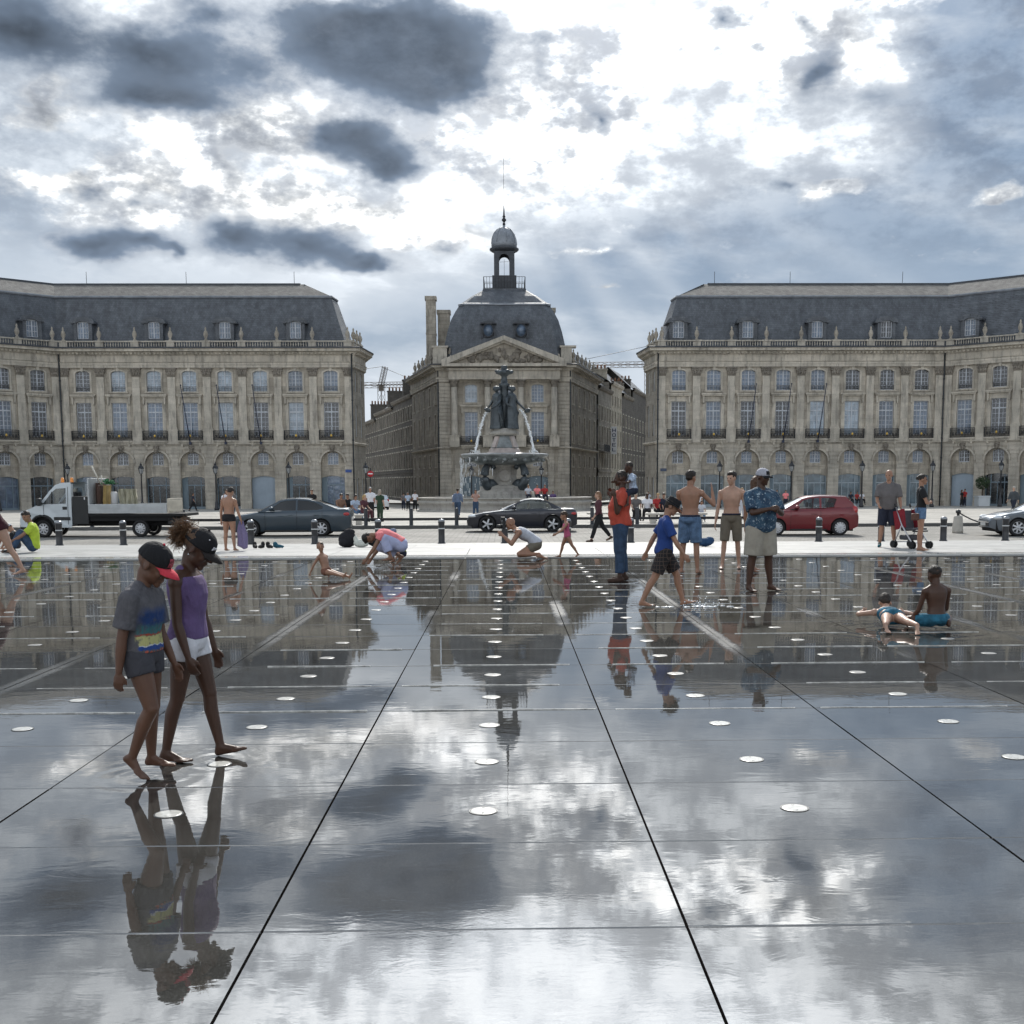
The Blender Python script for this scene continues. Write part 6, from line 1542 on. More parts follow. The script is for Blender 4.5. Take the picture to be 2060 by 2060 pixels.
class Fig:
    """posed skeleton: forward is -y, the figure's left is +x"""
    def __init__(s, H, P, head=None, fat=1.0, sh=1.0, limb=1.0):
        s.H = H; s.P = P; s.fat = fat; s.limb = limb
        g = lambda k, d: P.get(k, d)
        hk = head or .141; s.hh = hk * H
        legs = g('legk', .245) * H; s.legs = legs
        s.lean = R_(g('lean', 2)); s.pel = R_(g('pelvis', g('lean', 2) * .35)); tw = R_(g('twist', 0)); s.sidel = R_(g('side', 0))
        s.Rp = Matrix.Rotation(s.pel, 3, 'X'); s.Rc = Matrix.Rotation(tw, 3, 'Z') @ Matrix.Rotation(s.sidel, 3, 'Y') @ Matrix.Rotation(s.lean, 3, 'X')
        # rotation about +x by +a tips the up axis towards -y (forward)? z->(0,-sin,cos)
        torso = H * (1 - hk) - 2 * legs - .038 * H; s.torso = torso * .93; neck = torso * .05 + .008 * H
        s.hw = .052 * H * (.9 + .1 * fat); s.sw = .118 * H * sh
        s.pelvis = Vector((0, 0, 0))
        s.up_p = s.Rp @ Vector((0, 0, 1)); s.up_c = s.Rc @ Vector((0, 0, 1))
        T = s.torso; s.waist = s.pelvis + s.up_p * T * .36
        bend = (s.up_p * .35 + s.up_c * .65).normalized()
        s.chest = s.waist + bend * T * .34; s.neckb = s.chest + s.up_c * T * .30
        hn, ht, hs = R_(g('nod', 0)), R_(g('turn', 0)), R_(g('tilt', 0))
        s.Rh = s.Rc @ Matrix.Rotation(ht, 3, 'Z') @ Matrix.Rotation(hs, 3, 'Y') @ Matrix.Rotation(hn, 3, 'X')
        nd = (s.up_c + (s.Rh @ Vector((0, 0, 1))) * .8).normalized()
        s.chin = s.neckb + nd * (neck + g('neckx', .018) * H)
        def dirv(a, b, side): return Vector((side * math.sin(b), -math.sin(a) * math.cos(b), -math.cos(a) * math.cos(b)))
        s.arm = {}; s.leg = {}
        for sd, k in ((1, 'L'), (-1, 'R')):
            sa = s.neckb + s.Rc @ Vector((sd * s.sw, .004 * H, -.046 * H))
            a = g('arm' + k, (2, 6, 8)); fl, ab, el = (R_(t) for t in a[:3]); b2 = R_(a[3]) if len(a) > 3 else ab
            M = s.Rc if g('armworld', 0) == 0 else Matrix.Rotation(tw, 3, 'Z')
            d1 = M @ dirv(fl, ab, sd); d2 = M @ dirv(fl + el, b2, sd)
            e = sa + d1 * .172 * H; w = e + d2 * .145 * H
            s.arm[k] = (sa, e, w, d2.normalized(), sd)
            hp = s.pelvis + s.Rp @ Vector((sd * s.hw, 0, -.01 * H))
            l = g('leg' + k, (0, 3, 0, 0)); fl, ab, kn = (R_(t) for t in l[:3]); ft = R_(l[3]) if len(l) > 3 else 0; ab2 = R_(l[4]) if len(l) > 4 else ab
            d1 = dirv(fl, ab, sd); d2 = dirv(fl - kn, ab2, sd)
            kn_ = hp + d1 * legs; an = kn_ + d2 * legs
            fy = R_(l[5]) * sd if len(l) > 5 else R_(6) * sd
            fd = Vector((math.sin(fy) * math.cos(ft), -math.cos(fy) * math.cos(ft), math.sin(ft)))
            s.leg[k] = (hp, kn_, an, fd, sd)
    def fr(s, t):
        """centre and frame along the spine, 0 pelvis - 1 neck base"""
        T = [0, .36, .70, 1.0]; C = [s.pelvis, s.waist, s.chest, s.neckb]
        for i in range(3):
            if t <= T[i + 1] or i == 2:
                u = (t - T[i]) / (T[i + 1] - T[i]); c = C[i].lerp(C[i + 1], u); break
        w = min(1, max(0, (t + .05) / .8)); q = s.Rp.to_quaternion().slerp(s.Rc.to_quaternion(), w)
        return c, q.to_matrix()
    def torso_rings(s, prof, infl=0.0, fat=None):
        fat = fat or s.fat; R = []; n = 20; H = s.H
        for t, hw, hd, off in prof:
            c, M = s.fr(t); row = []
            belly = 1 + (fat - 1) * (1.3 if .1 < t < .55 else .5)
            for i in range(n):
                a = 2 * math.pi * i / n; ca, sa = math.cos(a), math.sin(a)
                x = (hw * H * (.6 + .4 * fat) + infl) * math.copysign(abs(ca) ** .85, ca); y = (hd * H * belly + infl) * math.copysign(abs(sa) ** .9, sa) + off * H - (fat - 1) * .05 * H * (1 if .1 < t < .6 else 0)
                row.append(c + M @ Vector((x, y, 0)))
            R.append(row)
        return R
TORSO = [(-.17, .035, .035, .0), (-.12, .070, .058, .004), (-.03, .092, .070, .008), (.08, .093, .068, .006), (.24, .082, .056, .0), (.36, .078, .052, -.002), (.5, .086, .057, -.003), (.66, .097, .063, -.002), (.80, .102, .062, .003), (.92, .090, .050, .008), (1.0, .055, .038, .010), (1.04, .032, .032, .008)]
def head_shapes(sb, F, face=True, ears=True):
    hh = F.hh; M = F.Rh; c = F.chin
    def at(x, y, z): return c + M @ Vector((x * hh, y * hh, z * hh))
    sb.ell(at(0, .03, .62), (.335 * hh, .415 * hh, .375 * hh), M); sb.ell(at(0, -.13, .30), (.235 * hh, .26 * hh, .28 * hh), M); sb.ell(at(0, -.13, .48), (.275 * hh, .27 * hh, .30 * hh), M)
    if face:
        sb.cap(at(0, -.385, .56), at(0, -.475, .375), .034 * hh, .058 * hh); sb.ell(at(0, -.445, .365), (.075 * hh, .05 * hh, .045 * hh), M)
        sb.cap(at(-.15, -.345, .595), at(.15, -.345, .595), .05 * hh, .05 * hh)
        for q in (-1, 1): sb.ell(at(q * .15, -.28, .37), (.095 * hh, .1 * hh, .11 * hh), M)
        sb.ell(at(0, -.385, .245), (.105 * hh, .05 * hh, .032 * hh), M); sb.ell(at(0, -.375, .19), (.09 * hh, .05 * hh, .035 * hh), M); sb.ell(at(0, -.325, .075), (.10 * hh, .08 * hh, .075 * hh), M)
    if ears:
        for q in (-1, 1): sb.ell(at(q * .335, .02, .44), (.03 * hh, .085 * hh, .125 * hh), M @ Matrix.Rotation(q * .35, 3, 'Z'))
    return at
def hand_shapes(sb, F, k, curl=25, spread=1.0):
    sa, e, w, d, sd = F.arm[k]; H = F.H; u = H / 1.75
    inn = (Vector((-sd, 0, 0)) - d * (Vector((-sd, 0, 0)).dot(d)))
    if F.P.get('palm' + k): inn = Vector(F.P['palm' + k]); inn = inn - d * inn.dot(d)
    if inn.length < .05: inn = Vector((0, -1, 0)) - d * Vector((0, -1, 0)).dot(d)
    inn.normalize(); sidev = d.cross(inn).normalized()
    if sidev.dot(Vector((0, -1, .2))) < 0: sidev = -sidev      # thumb side forward / up
    M = Matrix((sidev, inn, d)).transposed()
    p = w + d * .045 * u
    sb.ell(p + d * .005 * u, (.040 * u, .017 * u, .052 * u), M); sb.cap(w, p, .022 * u, .02 * u)
    for i, (off, ln) in enumerate(((.030, .072), (.010, .082), (-.010, .076), (-.029, .060))):
        b = p + d * .043 * u + sidev * off * u; c1 = R_(curl * (.8 + .1 * i)); c2 = R_(curl * 2.0)
        d1 = (d * math.cos(c1) + inn * math.sin(c1) + sidev * off * 2.0 * spread).normalized(); d2 = (d * math.cos(c2) + inn * math.sin(c2)).normalized()
        m = b + d1 * ln * .5 * u; sb.cap(b - d1 * .012 * u, m, .0098 * u, .0088 * u, 8); sb.cap(m, m + d2 * ln * .5 * u, .0088 * u, .0072 * u, 8)
    b = w + d * .03 * u + sidev * .030 * u; d1 = (d * .75 + sidev * .62 + inn * .25).normalized(); m = b + d1 * .038 * u; sb.cap(b, m, .0125 * u, .0105 * u, 8); sb.cap(m, m + (d * .95 + inn * .25 + sidev * .15).normalized() * .032 * u, .0105 * u, .0085 * u, 8)
def foot_shapes(sb, F, k, toes=True):
    hp, kn, an, fd, sd = F.leg[k]; u = F.H / 1.75
    up = Vector((0, 0, 1)) - fd * fd.z; up.normalize(); lat = fd.cross(up).normalized()
    heel = an - fd * .028 * u - up * .048 * u; ball = an + fd * .125 * u - up * .062 * u
    sb.cap(an, heel, .036 * u, .031 * u); sb.cap(an + fd * .01 * u - up * .02 * u, ball, .034 * u, .022 * u); sb.cap(heel, ball, .028 * u, .022 * u)
    sb.ell(an + fd * .115 * u - up * .064 * u, (.044 * u, .05 * u, .019 * u), Matrix((lat, fd, up)).transposed())
    if toes:
        s_ = 1 if lat.x * sd > 0 else -1
        for i in range(5):
            o = (-.030 + i * .0155) * u * s_; L = (.062, .058, .052, .045, .036)[i] * u; r = (.0135, .0105, .010, .0095, .009)[i] * u
            b = ball + lat * o + fd * .01 * u; sb.cap(b, b + fd * L - up * .003 * u, r * 1.1, r, 8)
def leg_pts(F, k):
    hp, kn, an, fd, sd = F.leg[k]; return hp, kn, an
def body_mesh(F, hands=(25, 25), toes=True, face=True, ears=True):
    sb = SB(); H = F.H; l = F.limb; fat = .55 + .45 * F.fat
    sb.rings(F.torso_rings(TORSO))
    sb.cap(F.neckb - F.up_c * .02 * H, F.chin + (F.Rh @ Vector((0, .10, .22))) * F.hh, .036 * H * l ** .5, .031 * H * l ** .5)
    for k in 'LR':
        sa, e, w, d, sd = F.arm[k]
        sb.cap(F.neckb + F.Rc @ Vector((sd * .035 * H, .006 * H, .0)), sa, .028 * H, .031 * H * l)
        sb.ell(sa, (.034 * H * l, .034 * H * l, .038 * H * l)); sb.cap(sa, e, .029 * H * l * fat, .0235 * H * l); m = e.lerp(w, .3); sb.cap(e, m, .0235 * H * l, .0245 * H * l); sb.cap(m, w, .0245 * H * l, .0155 * H * l)
        hand_shapes(sb, F, k, hands[0 if k == 'L' else 1])
        hp, kn, an = leg_pts(F, k)
        sb.cap(hp, hp.lerp(kn, .45), .057 * H * l * fat, .05 * H * l * fat); sb.cap(hp.lerp(kn, .45), kn, .05 * H * l * fat, .034 * H * l); sb.ell(kn, (.035 * H * l,) * 3)
        c = kn.lerp(an, .3); back = Vector((0, .008 * H, 0)); sb.cap(kn, c + back, .032 * H * l, .034 * H * l); sb.cap(c + back, an, .034 * H * l, .0195 * H * l ** .5); foot_shapes(sb, F, k, toes)
    at = head_shapes(sb, F, face, ears)
    return sb, at
def shirt_mesh(F, hem=-.04, sleeve=.6, infl=.012, top=1.0, loose=0.0, neck=True, fat=None, strap=False):
    sb = SB(); H = F.H
    pr = [(t, a + loose * (1 if t < .7 else .4) * .012, b + loose * (1 if t < .7 else .4) * .012, o) for t, a, b, o in TORSO if hem <= t <= min(top, .95)]
    def ip(t):
        for (t0, a0, b0, o0), (t1, a1, b1, o1) in zip(TORSO, TORSO[1:]):
            if t0 <= t <= t1: u = (t - t0) / (t1 - t0); return (t, a0 + (a1 - a0) * u + loose * .012, b0 + (b1 - b0) * u + loose * .012, o0 + (o1 - o0) * u)
        return TORSO[0]
    pr = [ip(hem)] + [p for p in pr if p[0] > hem + .02]
    if top > .95: pr += [(1.0, .060, .042, .010)]
    elif pr[-1][0] < top - .02: pr += [ip(top)]
    sb.rings(F.torso_rings(pr, infl, fat))
    for k in 'LR':
        sa, e, w, d, sd = F.arm[k]
        if sleeve > 0:
            sb.cap(F.neckb + F.Rc @ Vector((sd * .03 * H, .006 * H, -.004 * H)), sa, .031 * H + infl * .5, .036 * H + infl * .6)
            q = sa.lerp(e, min(1, sleeve)); sb.cap(sa, q, .036 * H + infl, .033 * H + infl * 1.4, flat1=sleeve <= 1)
            if sleeve > 1: sb.cap(e, e.lerp(w, sleeve - 1), .030 * H + infl, .024 * H + infl, flat1=True)
        elif strap: sb.cap(F.neckb + F.Rc @ Vector((sd * .062 * H, .0, -.05 * H)), F.neckb + F.Rc @ Vector((sd * .055 * H, .006 * H, .006 * H)), .022 * H, .02 * H)
    return sb
def pants_mesh(F, length=.55, infl=.012, waist=.16, flare=1.0, low=-.17):
    """length: 0 hip .. 1 knee .. 2 ankle"""
    sb = SB(); H = F.H; l = F.limb; fat = .55 + .45 * F.fat
    pr = [p for p in TORSO if p[0] <= waist]; t, a, b, o = [(waist, .088, .062, .003)][0]; pr = pr + [(waist, a, b, o)]
    sb.rings(F.torso_rings(pr, infl))
    for k in 'LR':
        hp, kn, an = leg_pts(F, k)
        q = hp.lerp(kn, min(1, length)); r0 = .058 * H * l * fat + infl; r1 = (.058 + (.036 - .058) * min(1, length)) * H * l * fat + infl * flare * 1.3
        sb.cap(hp, q, r0, r1, 16, flat1=length <= 1)
        if length > 1:
            u = length - 1; c = kn.lerp(an, min(u, .3)) + Vector((0, .006 * H, 0)); sb.cap(kn, c, .036 * H * l + infl * flare, .037 * H * l + infl * flare, 16)
            sb.cap(c, kn.lerp(an, u), .037 * H * l + infl * flare, (.037 - .012 * u) * H * l + infl * flare * 1.4, 16, flat1=True)
    return sb
def hair_mesh(F, style='short'):
    sb = SB(); hh = F.hh; M = F.Rh; c = F.chin
    def at(x, y, z): return c + M @ Vector((x * hh, y * hh, z * hh))
    if style == 'crop': sb.ell(at(0, .055, .665), (.340 * hh, .405 * hh, .355 * hh), M)
    elif style == 'short': sb.ell(at(0, .06, .70), (.362 * hh, .415 * hh, .365 * hh), M); sb.ell(at(0, .22, .5), (.29 * hh, .24 * hh, .26 * hh), M); sb.ell(at(0, -.22, .88), (.24 * hh, .16 * hh, .13 * hh), M)
    elif style == 'long': sb.ell(at(0, .07, .68), (.37 * hh, .42 * hh, .38 * hh), M); sb.cap(at(0, .28, .55), at(0, .34, -.25), .3 * hh, .22 * hh); sb.cap(at(.2, .22, .5), at(.25, .2, -.2), .16 * hh, .1 * hh); sb.cap(at(-.2, .22, .5), at(-.25, .2, -.2), .16 * hh, .1 * hh)
    elif style == 'bun': sb.ell(at(0, .07, .68), (.36 * hh, .415 * hh, .37 * hh), M); sb.ell(at(0, .46, .62), (.17 * hh, .16 * hh, .17 * hh), M)
    elif style == 'pony':
        sb.ell(at(0, .07, .66), (.355 * hh, .41 * hh, .36 * hh), M); r = random.Random(8)
        sb.cap(at(0, .40, .62), at(0, .56, .66), .09 * hh, .07 * hh, 8)
    return sb
def cap_parts(parent, F, col, visorcol, panel=None, nod=0.0, back=False, size=1.0):
    hh = F.hh * size; M = F.Rh @ Matrix.Rotation(R_(nod), 3, 'X'); c = F.chin + F.Rh @ Vector((0, .02 * F.hh, .60 * F.hh)); T = Matrix.Translation(c) @ M.to_4x4()
    mb = MB(); prof = [(1.0, -.06), (1.01, .05), (.97, .3), (.86, .58), (.66, .8), (.4, .94), (.12, 1.0), (.001, 1.0)]
    mb.lathe([(r * .37 * hh, z * .43 * hh) for r, z in prof], 24, sy=1.2, M=T)
    o = mb.build('cap', col, parent)
    mb = MB(); v = []; f = []; n = 12; sg = 1 if back else -1
    for j, (rr, dz) in enumerate(((.97, .0), (1.25, .0), (1.5, -.03), (1.72, -.09))):
        for lay in (0, 1):
            for i in range(n + 1):
                a = R_(-62 + 124 * i / n); w = .37 * hh * (1 if j == 0 else (.97 - .03 * j)); yy = .37 * 1.2 * hh
                x = math.sin(a) * w * 1.0; y = sg * (math.cos(a) * yy * (.97 if j == 0 else 1) + (rr - .97) * yy * math.cos(a) ** .8); z = (dz + .02) * hh - .09 * hh * math.sin(a) ** 2 - lay * .012 * hh
                v.append(T @ Vector((x, y, z)))
    m = n + 1
    for j in range(3):
        for i in range(n):
            A = (2 * j) * m + i; B = (2 * j + 2) * m + i; f.append((A, A + 1, B + 1, B)); A += m; B += m; f.append((A, B, B + 1, A + 1))
    for i in range(n): A = 6 * m + i; f.append((A, A + 1, A + m + 1, A + m))
    mb.add(v, f, True); mb.build('visor', visorcol, o)
    mb = MB(); mb.ball((0, 0, .435 * hh), .035 * hh, 8, 6, M=T); mb.build('button', visorcol, o)
    if panel:
        mb = MB()
        pr2 = [(.975, .12), (.985, .2), (.945, .42), (.84, .64)]
        v = []; f = []; n = 8
        for r, z in pr2:
            for i in range(n + 1):
                a = R_(-90 * sg * 1.0 - 26 + 52 * i / n) if False else R_(-90 - 24 + 48 * i / n); v.append(T @ Vector(((r * .37 + .012) * hh * math.cos(a), (r * .37 + .012) * hh * 1.2 * math.sin(a), z * .43 * hh)))
        for j in range(3):
            for i in range(n): A = j * (n + 1) + i; f.append((A, A + 1, A + n + 2, A + n + 1))
        mb.add(v, f, True); mb.build('emblem_patch', panel, o)
    return o
def person(label, loc, rz, H, P, skin='tan', head=None, fat=1.0, sh=1.0, limb=1.0, top=None, bottom=None, hair=None, hairc=(0.02, 0.014, 0.01), shoes=None, voxel=.012, group=None, hands=(25, 25), ground=True, eyes=True, extra=None, toes=True, dz=0.0, hat=None, lift=None, noface=False):
    root = thing('person', label, 'person', loc, R_(rz), group)
    F = Fig(H, P, head, fat, sh, limb)
    sb, at = body_mesh(F, hands, toes and voxel < .02, not noface and voxel < .02, voxel < .02)
    # stand the lowest point on the ground
    zmin = min(p[2] for p in sb.v); off = Vector((0, 0, -zmin + dz if lift is None else lift))
    def up(b): b.v = [(p[0], p[1], p[2] + off.z) for p in b.v]; return b
    body = up(sb).build('body', skin_mat(skin), root); fuse(body, voxel, 3 if voxel < .02 else 1)
    F.chin = F.chin + off; F.neckb = F.neckb + off; F.chest = F.chest + off; F.waist = F.waist + off; F.pelvis = F.pelvis + off
    for k in 'LR':
        a = F.arm[k]; F.arm[k] = (a[0] + off, a[1] + off, a[2] + off, a[3], a[4]); l = F.leg[k]; F.leg[k] = (l[0] + off, l[1] + off, l[2] + off, l[3], l[4])
    vx = voxel * 1.1
    for spec, nm in ((bottom, 'shorts'), (top, 'shirt')):
        if not spec: continue
        sp = dict(spec); mt = sp.pop('mat'); nm = sp.pop('name', nm)
        m = pants_mesh(F, **sp) if nm in ('shorts', 'trousers', 'trunks', 'jeans', 'swim_briefs') else shirt_mesh(F, **sp)
        o = m.build(nm, mt, root); fuse(o, vx, 3 if voxel < .02 else 1)
    if hair:
        o = hair_mesh(F, hair).build('hair', pmat('hair %.3f %.3f' % hairc[:2], hairc, 0.55, var=0.4, vscale=60, bump=0.6, bscale=150), root); fuse(o, max(.006, voxel * .8), 2, .018 if voxel < .02 else 0)
    if hair == 'pony':
        r = random.Random(8); mb = MB(); hh = F.hh
        for i in range(1500):
            th = r.random() * 6.28; sp = r.random() ** .5; L = r.uniform(.22, .54)
            p = Vector((0, .42 * hh, .58 * hh)) + Vector((math.cos(th) * .06 * hh, 0, math.sin(th) * .06 * hh)); d = Vector((math.cos(th) * .5 * sp, 1.0, -.30 + math.sin(th) * .5 * sp)).normalized()
            pts = [F.chin + F.Rh @ p]
            for k in range(8):
                d = (d + Vector((r.gauss(0, .45), r.gauss(0, .35), r.gauss(0, .45)))).normalized(); p = p + d * L * hh / 7; pts.append(F.chin + F.Rh @ p)
            mb.tube(pts, [.0016] * 6 + [.0014, .0012, .0008], 3, True, False)
        mb.build('ponytail', pmat('ponytail strands', (0.17, 0.095, 0.05), 0.5, var=0.5, vscale=14), root)
    if shoes:
        sb = SB(); u = H / 1.75
        for k in 'LR':
            hp, kn, an, fd, sd = F.leg[k]; up_ = Vector((0, 0, 1)) - fd * fd.z; up_.normalize()
            heel = an - fd * .04 * u - up_ * .045 * u; toe = an + fd * .17 * u - up_ * .055 * u
            sb.cap(heel, toe, .042 * u, .036 * u); sb.cap(an, heel, .042 * u, .04 * u)
            o = sb.build('shoe', shoes, root); fuse(o, max(voxel, .008), 2); sb = SB()
    if eyes and voxel < .02 and not noface:
        for q in (-1, 1):
            mb = MB(); c = F.chin + F.Rh @ Vector((q * .135 * F.hh, -.365 * F.hh, .505 * F.hh)); mb.ball(c, (.05 * F.hh, .035 * F.hh, .028 * F.hh), 10, 7); mb.build('eye', pmat('eye dark', (0.03, 0.02, 0.015), 0.15), root)
    if hat: hat(root, F)
    if extra: extra(root, F)
    return root, F
BLACK = cloth('black', (0.012, 0.012, 0.014)); GREYT = cloth('grey brown', (0.13, 0.12, 0.12)); NAVY = cloth('navy', (0.018, 0.022, 0.04)); LILAC = cloth('lilac', (0.44, 0.47, 0.66)); DENIM = cloth('denim', (0.10, 0.17, 0.28), var=0.3, vs=12); JEANS = cloth('dark denim', (0.035, 0.065, 0.12), var=0.3, vs=10)
WHITE = cloth('white', (0.72, 0.72, 0.76)); KHAKI = cloth('khaki', (0.17, 0.15, 0.115)); BEIGE = cloth('beige', (0.36, 0.33, 0.275)); ORANGE = cloth('orange red', (0.48, 0.075, 0.045)); BLUE = cloth('royal blue', (0.02, 0.055, 0.22)); LIME = cloth('lime', (0.42, 0.55, 0.05)); PINK = cloth('coral pink', (0.85, 0.25, 0.26)); ROSE = cloth('rose swimsuit', (0.48, 0.10, 0.19)); TEAL = cloth('teal trunks', (0.025, 0.14, 0.22), var=0.4, vs=12); PURPLE = cloth('purple', (0.13, 0.085, 0.20), var=0.2); TANK = cloth('pale grey', (0.50, 0.52, 0.57)); MAROON = cloth('maroon swimsuit', (0.05, 0.008, 0.016)); GREEN = cloth('dark green', (0.03, 0.06, 0.035)); PLUM = cloth('plum', (0.09, 0.03, 0.04)); LBLUE = cloth('pale blue check', (0.42, 0.50, 0.62), var=0.5, vs=40); RED = cloth('red', (0.35, 0.03, 0.03))
def tee_print():
    """charcoal tee with a painted beach print: blue wash, yellow panel, blue bar, red lettering"""
    m = bpy.data.materials.new('printed grey tee'); m.use_nodes = True; T = NT(m.node_tree); b = T.n['Principled BSDF']; b.inputs['Roughness'].default_value = 0.85
    P = T.new('ShaderNodeTexCoord').outputs['Object']; x, y, z = T.sep(P)
    n = T.noise(P, 22, 4, 0.7); n2 = T.noise(P, 60, 3, 0.7); wb = T.math('MULTIPLY', T.math('SUBTRACT', n, 0.5), 0.05)
    zz = T.math('ADD', z, wb); xx = T.math('ADD', x, wb)
    c = T.mix(T.ramp(n, 0.3, 0.7), (0.085, 0.083, 0.092, 1), (0.12, 0.117, 0.128, 1))
    front = T.ramp(y, -0.015, -0.04)
    def band(z0, z1, x0, x1, s=.012):
        a = T.math('MULTIPLY', T.ramp(zz, z0 - s, z0 + s), T.ramp(zz, z1 + s, z1 - s)); bb = T.math('MULTIPLY', T.ramp(xx, x0 - s, x0 + s), T.ramp(xx, x1 + s, x1 - s))
        return T.math('MULTIPLY', T.math('MULTIPLY', a, bb), front)
    c = T.mix(T.math('MULTIPLY', band(0.845, 0.945, -.12, .12, .03), T.ramp(n, .25, .5)), c, (0.012, 0.045, 0.16, 1)); c = T.mix(T.math('MULTIPLY', band(0.810, 0.855, -.12, .12, .018), T.ramp(n2, .3, .6)), c, (0.03, 0.16, 0.17, 1))
    c = T.mix(T.math('MULTIPLY', band(0.750, 0.803, -.12, .09, .005), T.ramp(n, .38, .5, .35, 1)), c, (0.50, 0.48, 0.20, 1)); c = T.mix(band(0.805, 0.811, -.12, .1, .003), c, (0.35, 0.05, 0.02, 1))
    c = T.mix(band(0.725, 0.745, -.12, .09, .003), c, (0.02, 0.06, 0.25, 1)); c = T.mix(band(0.745, 0.750, -.12, .1, .002), c, (0.7, 0.72, 0.75, 1))
    lt = T.math('GREATER_THAN', T.math('FRACT', T.math('MULTIPLY', x, 36.0)), 0.38); c = T.mix(T.math('MULTIPLY', band(0.700, 0.719, -.10, .1, .002), T.math('MULTIPLY', lt, T.ramp(n2, .35, .5))), c, (0.55, 0.12, 0.08, 1))
    T.put(b.inputs['Base Color'], c); folds(T, b, P); return m
def floral():
    m = bpy.data.materials.new('blue patterned shirt'); m.use_nodes = True; T = NT(m.node_tree); b = T.n['Principled BSDF']; b.inputs['Roughness'].default_value = 0.8
    P = T.new('ShaderNodeTexCoord').outputs['Object']; v = T.new('ShaderNodeTexVoronoi'); T.put(v.inputs['Vector'], T.vmath('ADD', P, T.vmath('MULTIPLY', T.noise(P, 12, 3, 0.6, out=1), (0.12, 0.12, 0.12)))); v.inputs['Scale'].default_value = 17
    c = T.mix(T.ramp(T.noise(P, 9, 3, 0.6), .35, .65), (0.018, 0.045, 0.085, 1), (0.045, 0.10, 0.16, 1)); c = T.mix(T.ramp(v.outputs['Distance'], .30, .20), c, (0.28, 0.36, 0.42, 1)); c = T.mix(T.ramp(T.noise(P, 34, 3, .7), .62, .68), c, (0.45, 0.5, 0.52, 1))
    T.put(b.inputs['Base Color'], c); return m
def plaid():
    m = bpy.data.materials.new('dark plaid shorts'); m.use_nodes = True; T = NT(m.node_tree); b = T.n['Principled BSDF']; b.inputs['Roughness'].default_value = 0.85
    x, y, z = T.sep(T.new('ShaderNodeTexCoord').outputs['Object']); s1 = T.math('GREATER_THAN', T.math('FRACT', T.math('MULTIPLY', T.math('ADD', x, y), 22)), .82); s2 = T.math('GREATER_THAN', T.math('FRACT', T.math('MULTIPLY', z, 20)), .85)
    c = T.mix(T.math('MULTIPLY', T.math('MAXIMUM', s1, s2), .7), (0.014, 0.013, 0.014, 1), (0.11, 0.075, 0.06, 1)); T.put(b.inputs['Base Color'], c); return m
CAPBLK = cloth('cap black', (0.010, 0.010, 0.012)); CAPRED = cloth('cap red', (0.62, 0.05, 0.075)); CAPDK = cloth('cap brown black', (0.022, 0.018, 0.017)); EMB = cloth('cap emblem', (0.35, 0.07, 0.09), var=.9, vs=60)
# --- the two children in front
def boy_hat(r, F): cap_parts(r, F, CAPBLK, CAPRED, EMB, nod=4)
person('boy in a grey printed tee and black cap with red visor, looking down', (-2.0, 6.38, 0), 78, 1.25,
       dict(lean=4, nod=27, turn=6, neckx=.004, legk=.236, armR=(-7, 7, 6, 5), armL=(10, 6, 14), legR=(16, 2, 40, -38), legL=(1, 2, 6, 0), palmR=(1, .2, 0)), 'brown', head=.178, sh=.86, limb=.98, top=dict(mat=tee_print(), hem=.03, sleeve=.75, infl=.015, loose=.45), bottom=dict(mat=cloth('charcoal', (0.055, 0.055, 0.065)), length=.36, infl=.013), hair='crop', voxel=.0066, hat=boy_hat, hands=(22, 26))
def girl_hat(r, F):
    o = cap_parts(r, F, CAPBLK, CAPDK, None, nod=2)
    for q in (-.2, .35): 
        mb = MB(); c = F.chin + F.Rh @ Vector((-.27 * F.hh * (1 - abs(q) * .4), (q - .25) * .8 * F.hh * .6, .90 * F.hh)); mb.ball(c, .018 * F.hh, 8, 6); mb.build('eyelet', WHITE, o)
    T = Matrix.Translation(F.chin) @ F.Rh.to_4x4(); mb = MB(); mb.prism([(-.07 * F.hh, .70 * F.hh), (.09 * F.hh, .75 * F.hh), (.05 * F.hh, .79 * F.hh), (.0, .76 * F.hh), (-.05 * F.hh, .80 * F.hh)], -.45 * F.hh, -.425 * F.hh, T @ Matrix.Rotation(R_(-18), 4, 'Z')); mb.build('leaping_logo', WHITE, o)
    mb = MB(); mb.ball(F.chin + F.Rh @ Vector((-.35 * F.hh, .02 * F.hh, .30 * F.hh)), .024 * F.hh, 8, 6); mb.build('earring', M_CHROME, r)
person('girl in a purple vest, white shorts and dark cap with a ponytail', (-1.86, 6.80, 0), 80, 1.36,
       dict(lean=1, nod=34, turn=2, neckx=.006, legk=.238, armR=(4, 5, 14, 0), armL=(6, 6, 10), legR=(-8, 2, 6, 0), legL=(14, 2, 5, 14), palmR=(1, 0, 0)), 'dark', head=.164, sh=.90, limb=.92, top=dict(mat=PURPLE, hem=.02, sleeve=0, infl=.011, top=.92, strap=True, loose=.3, name='vest'), bottom=dict(mat=WHITE, length=.30, infl=.013, waist=.12), hair='pony', hairc=(0.11, 0.06, 0.032), voxel=.0066, hat=girl_hat, hands=(20, 24))
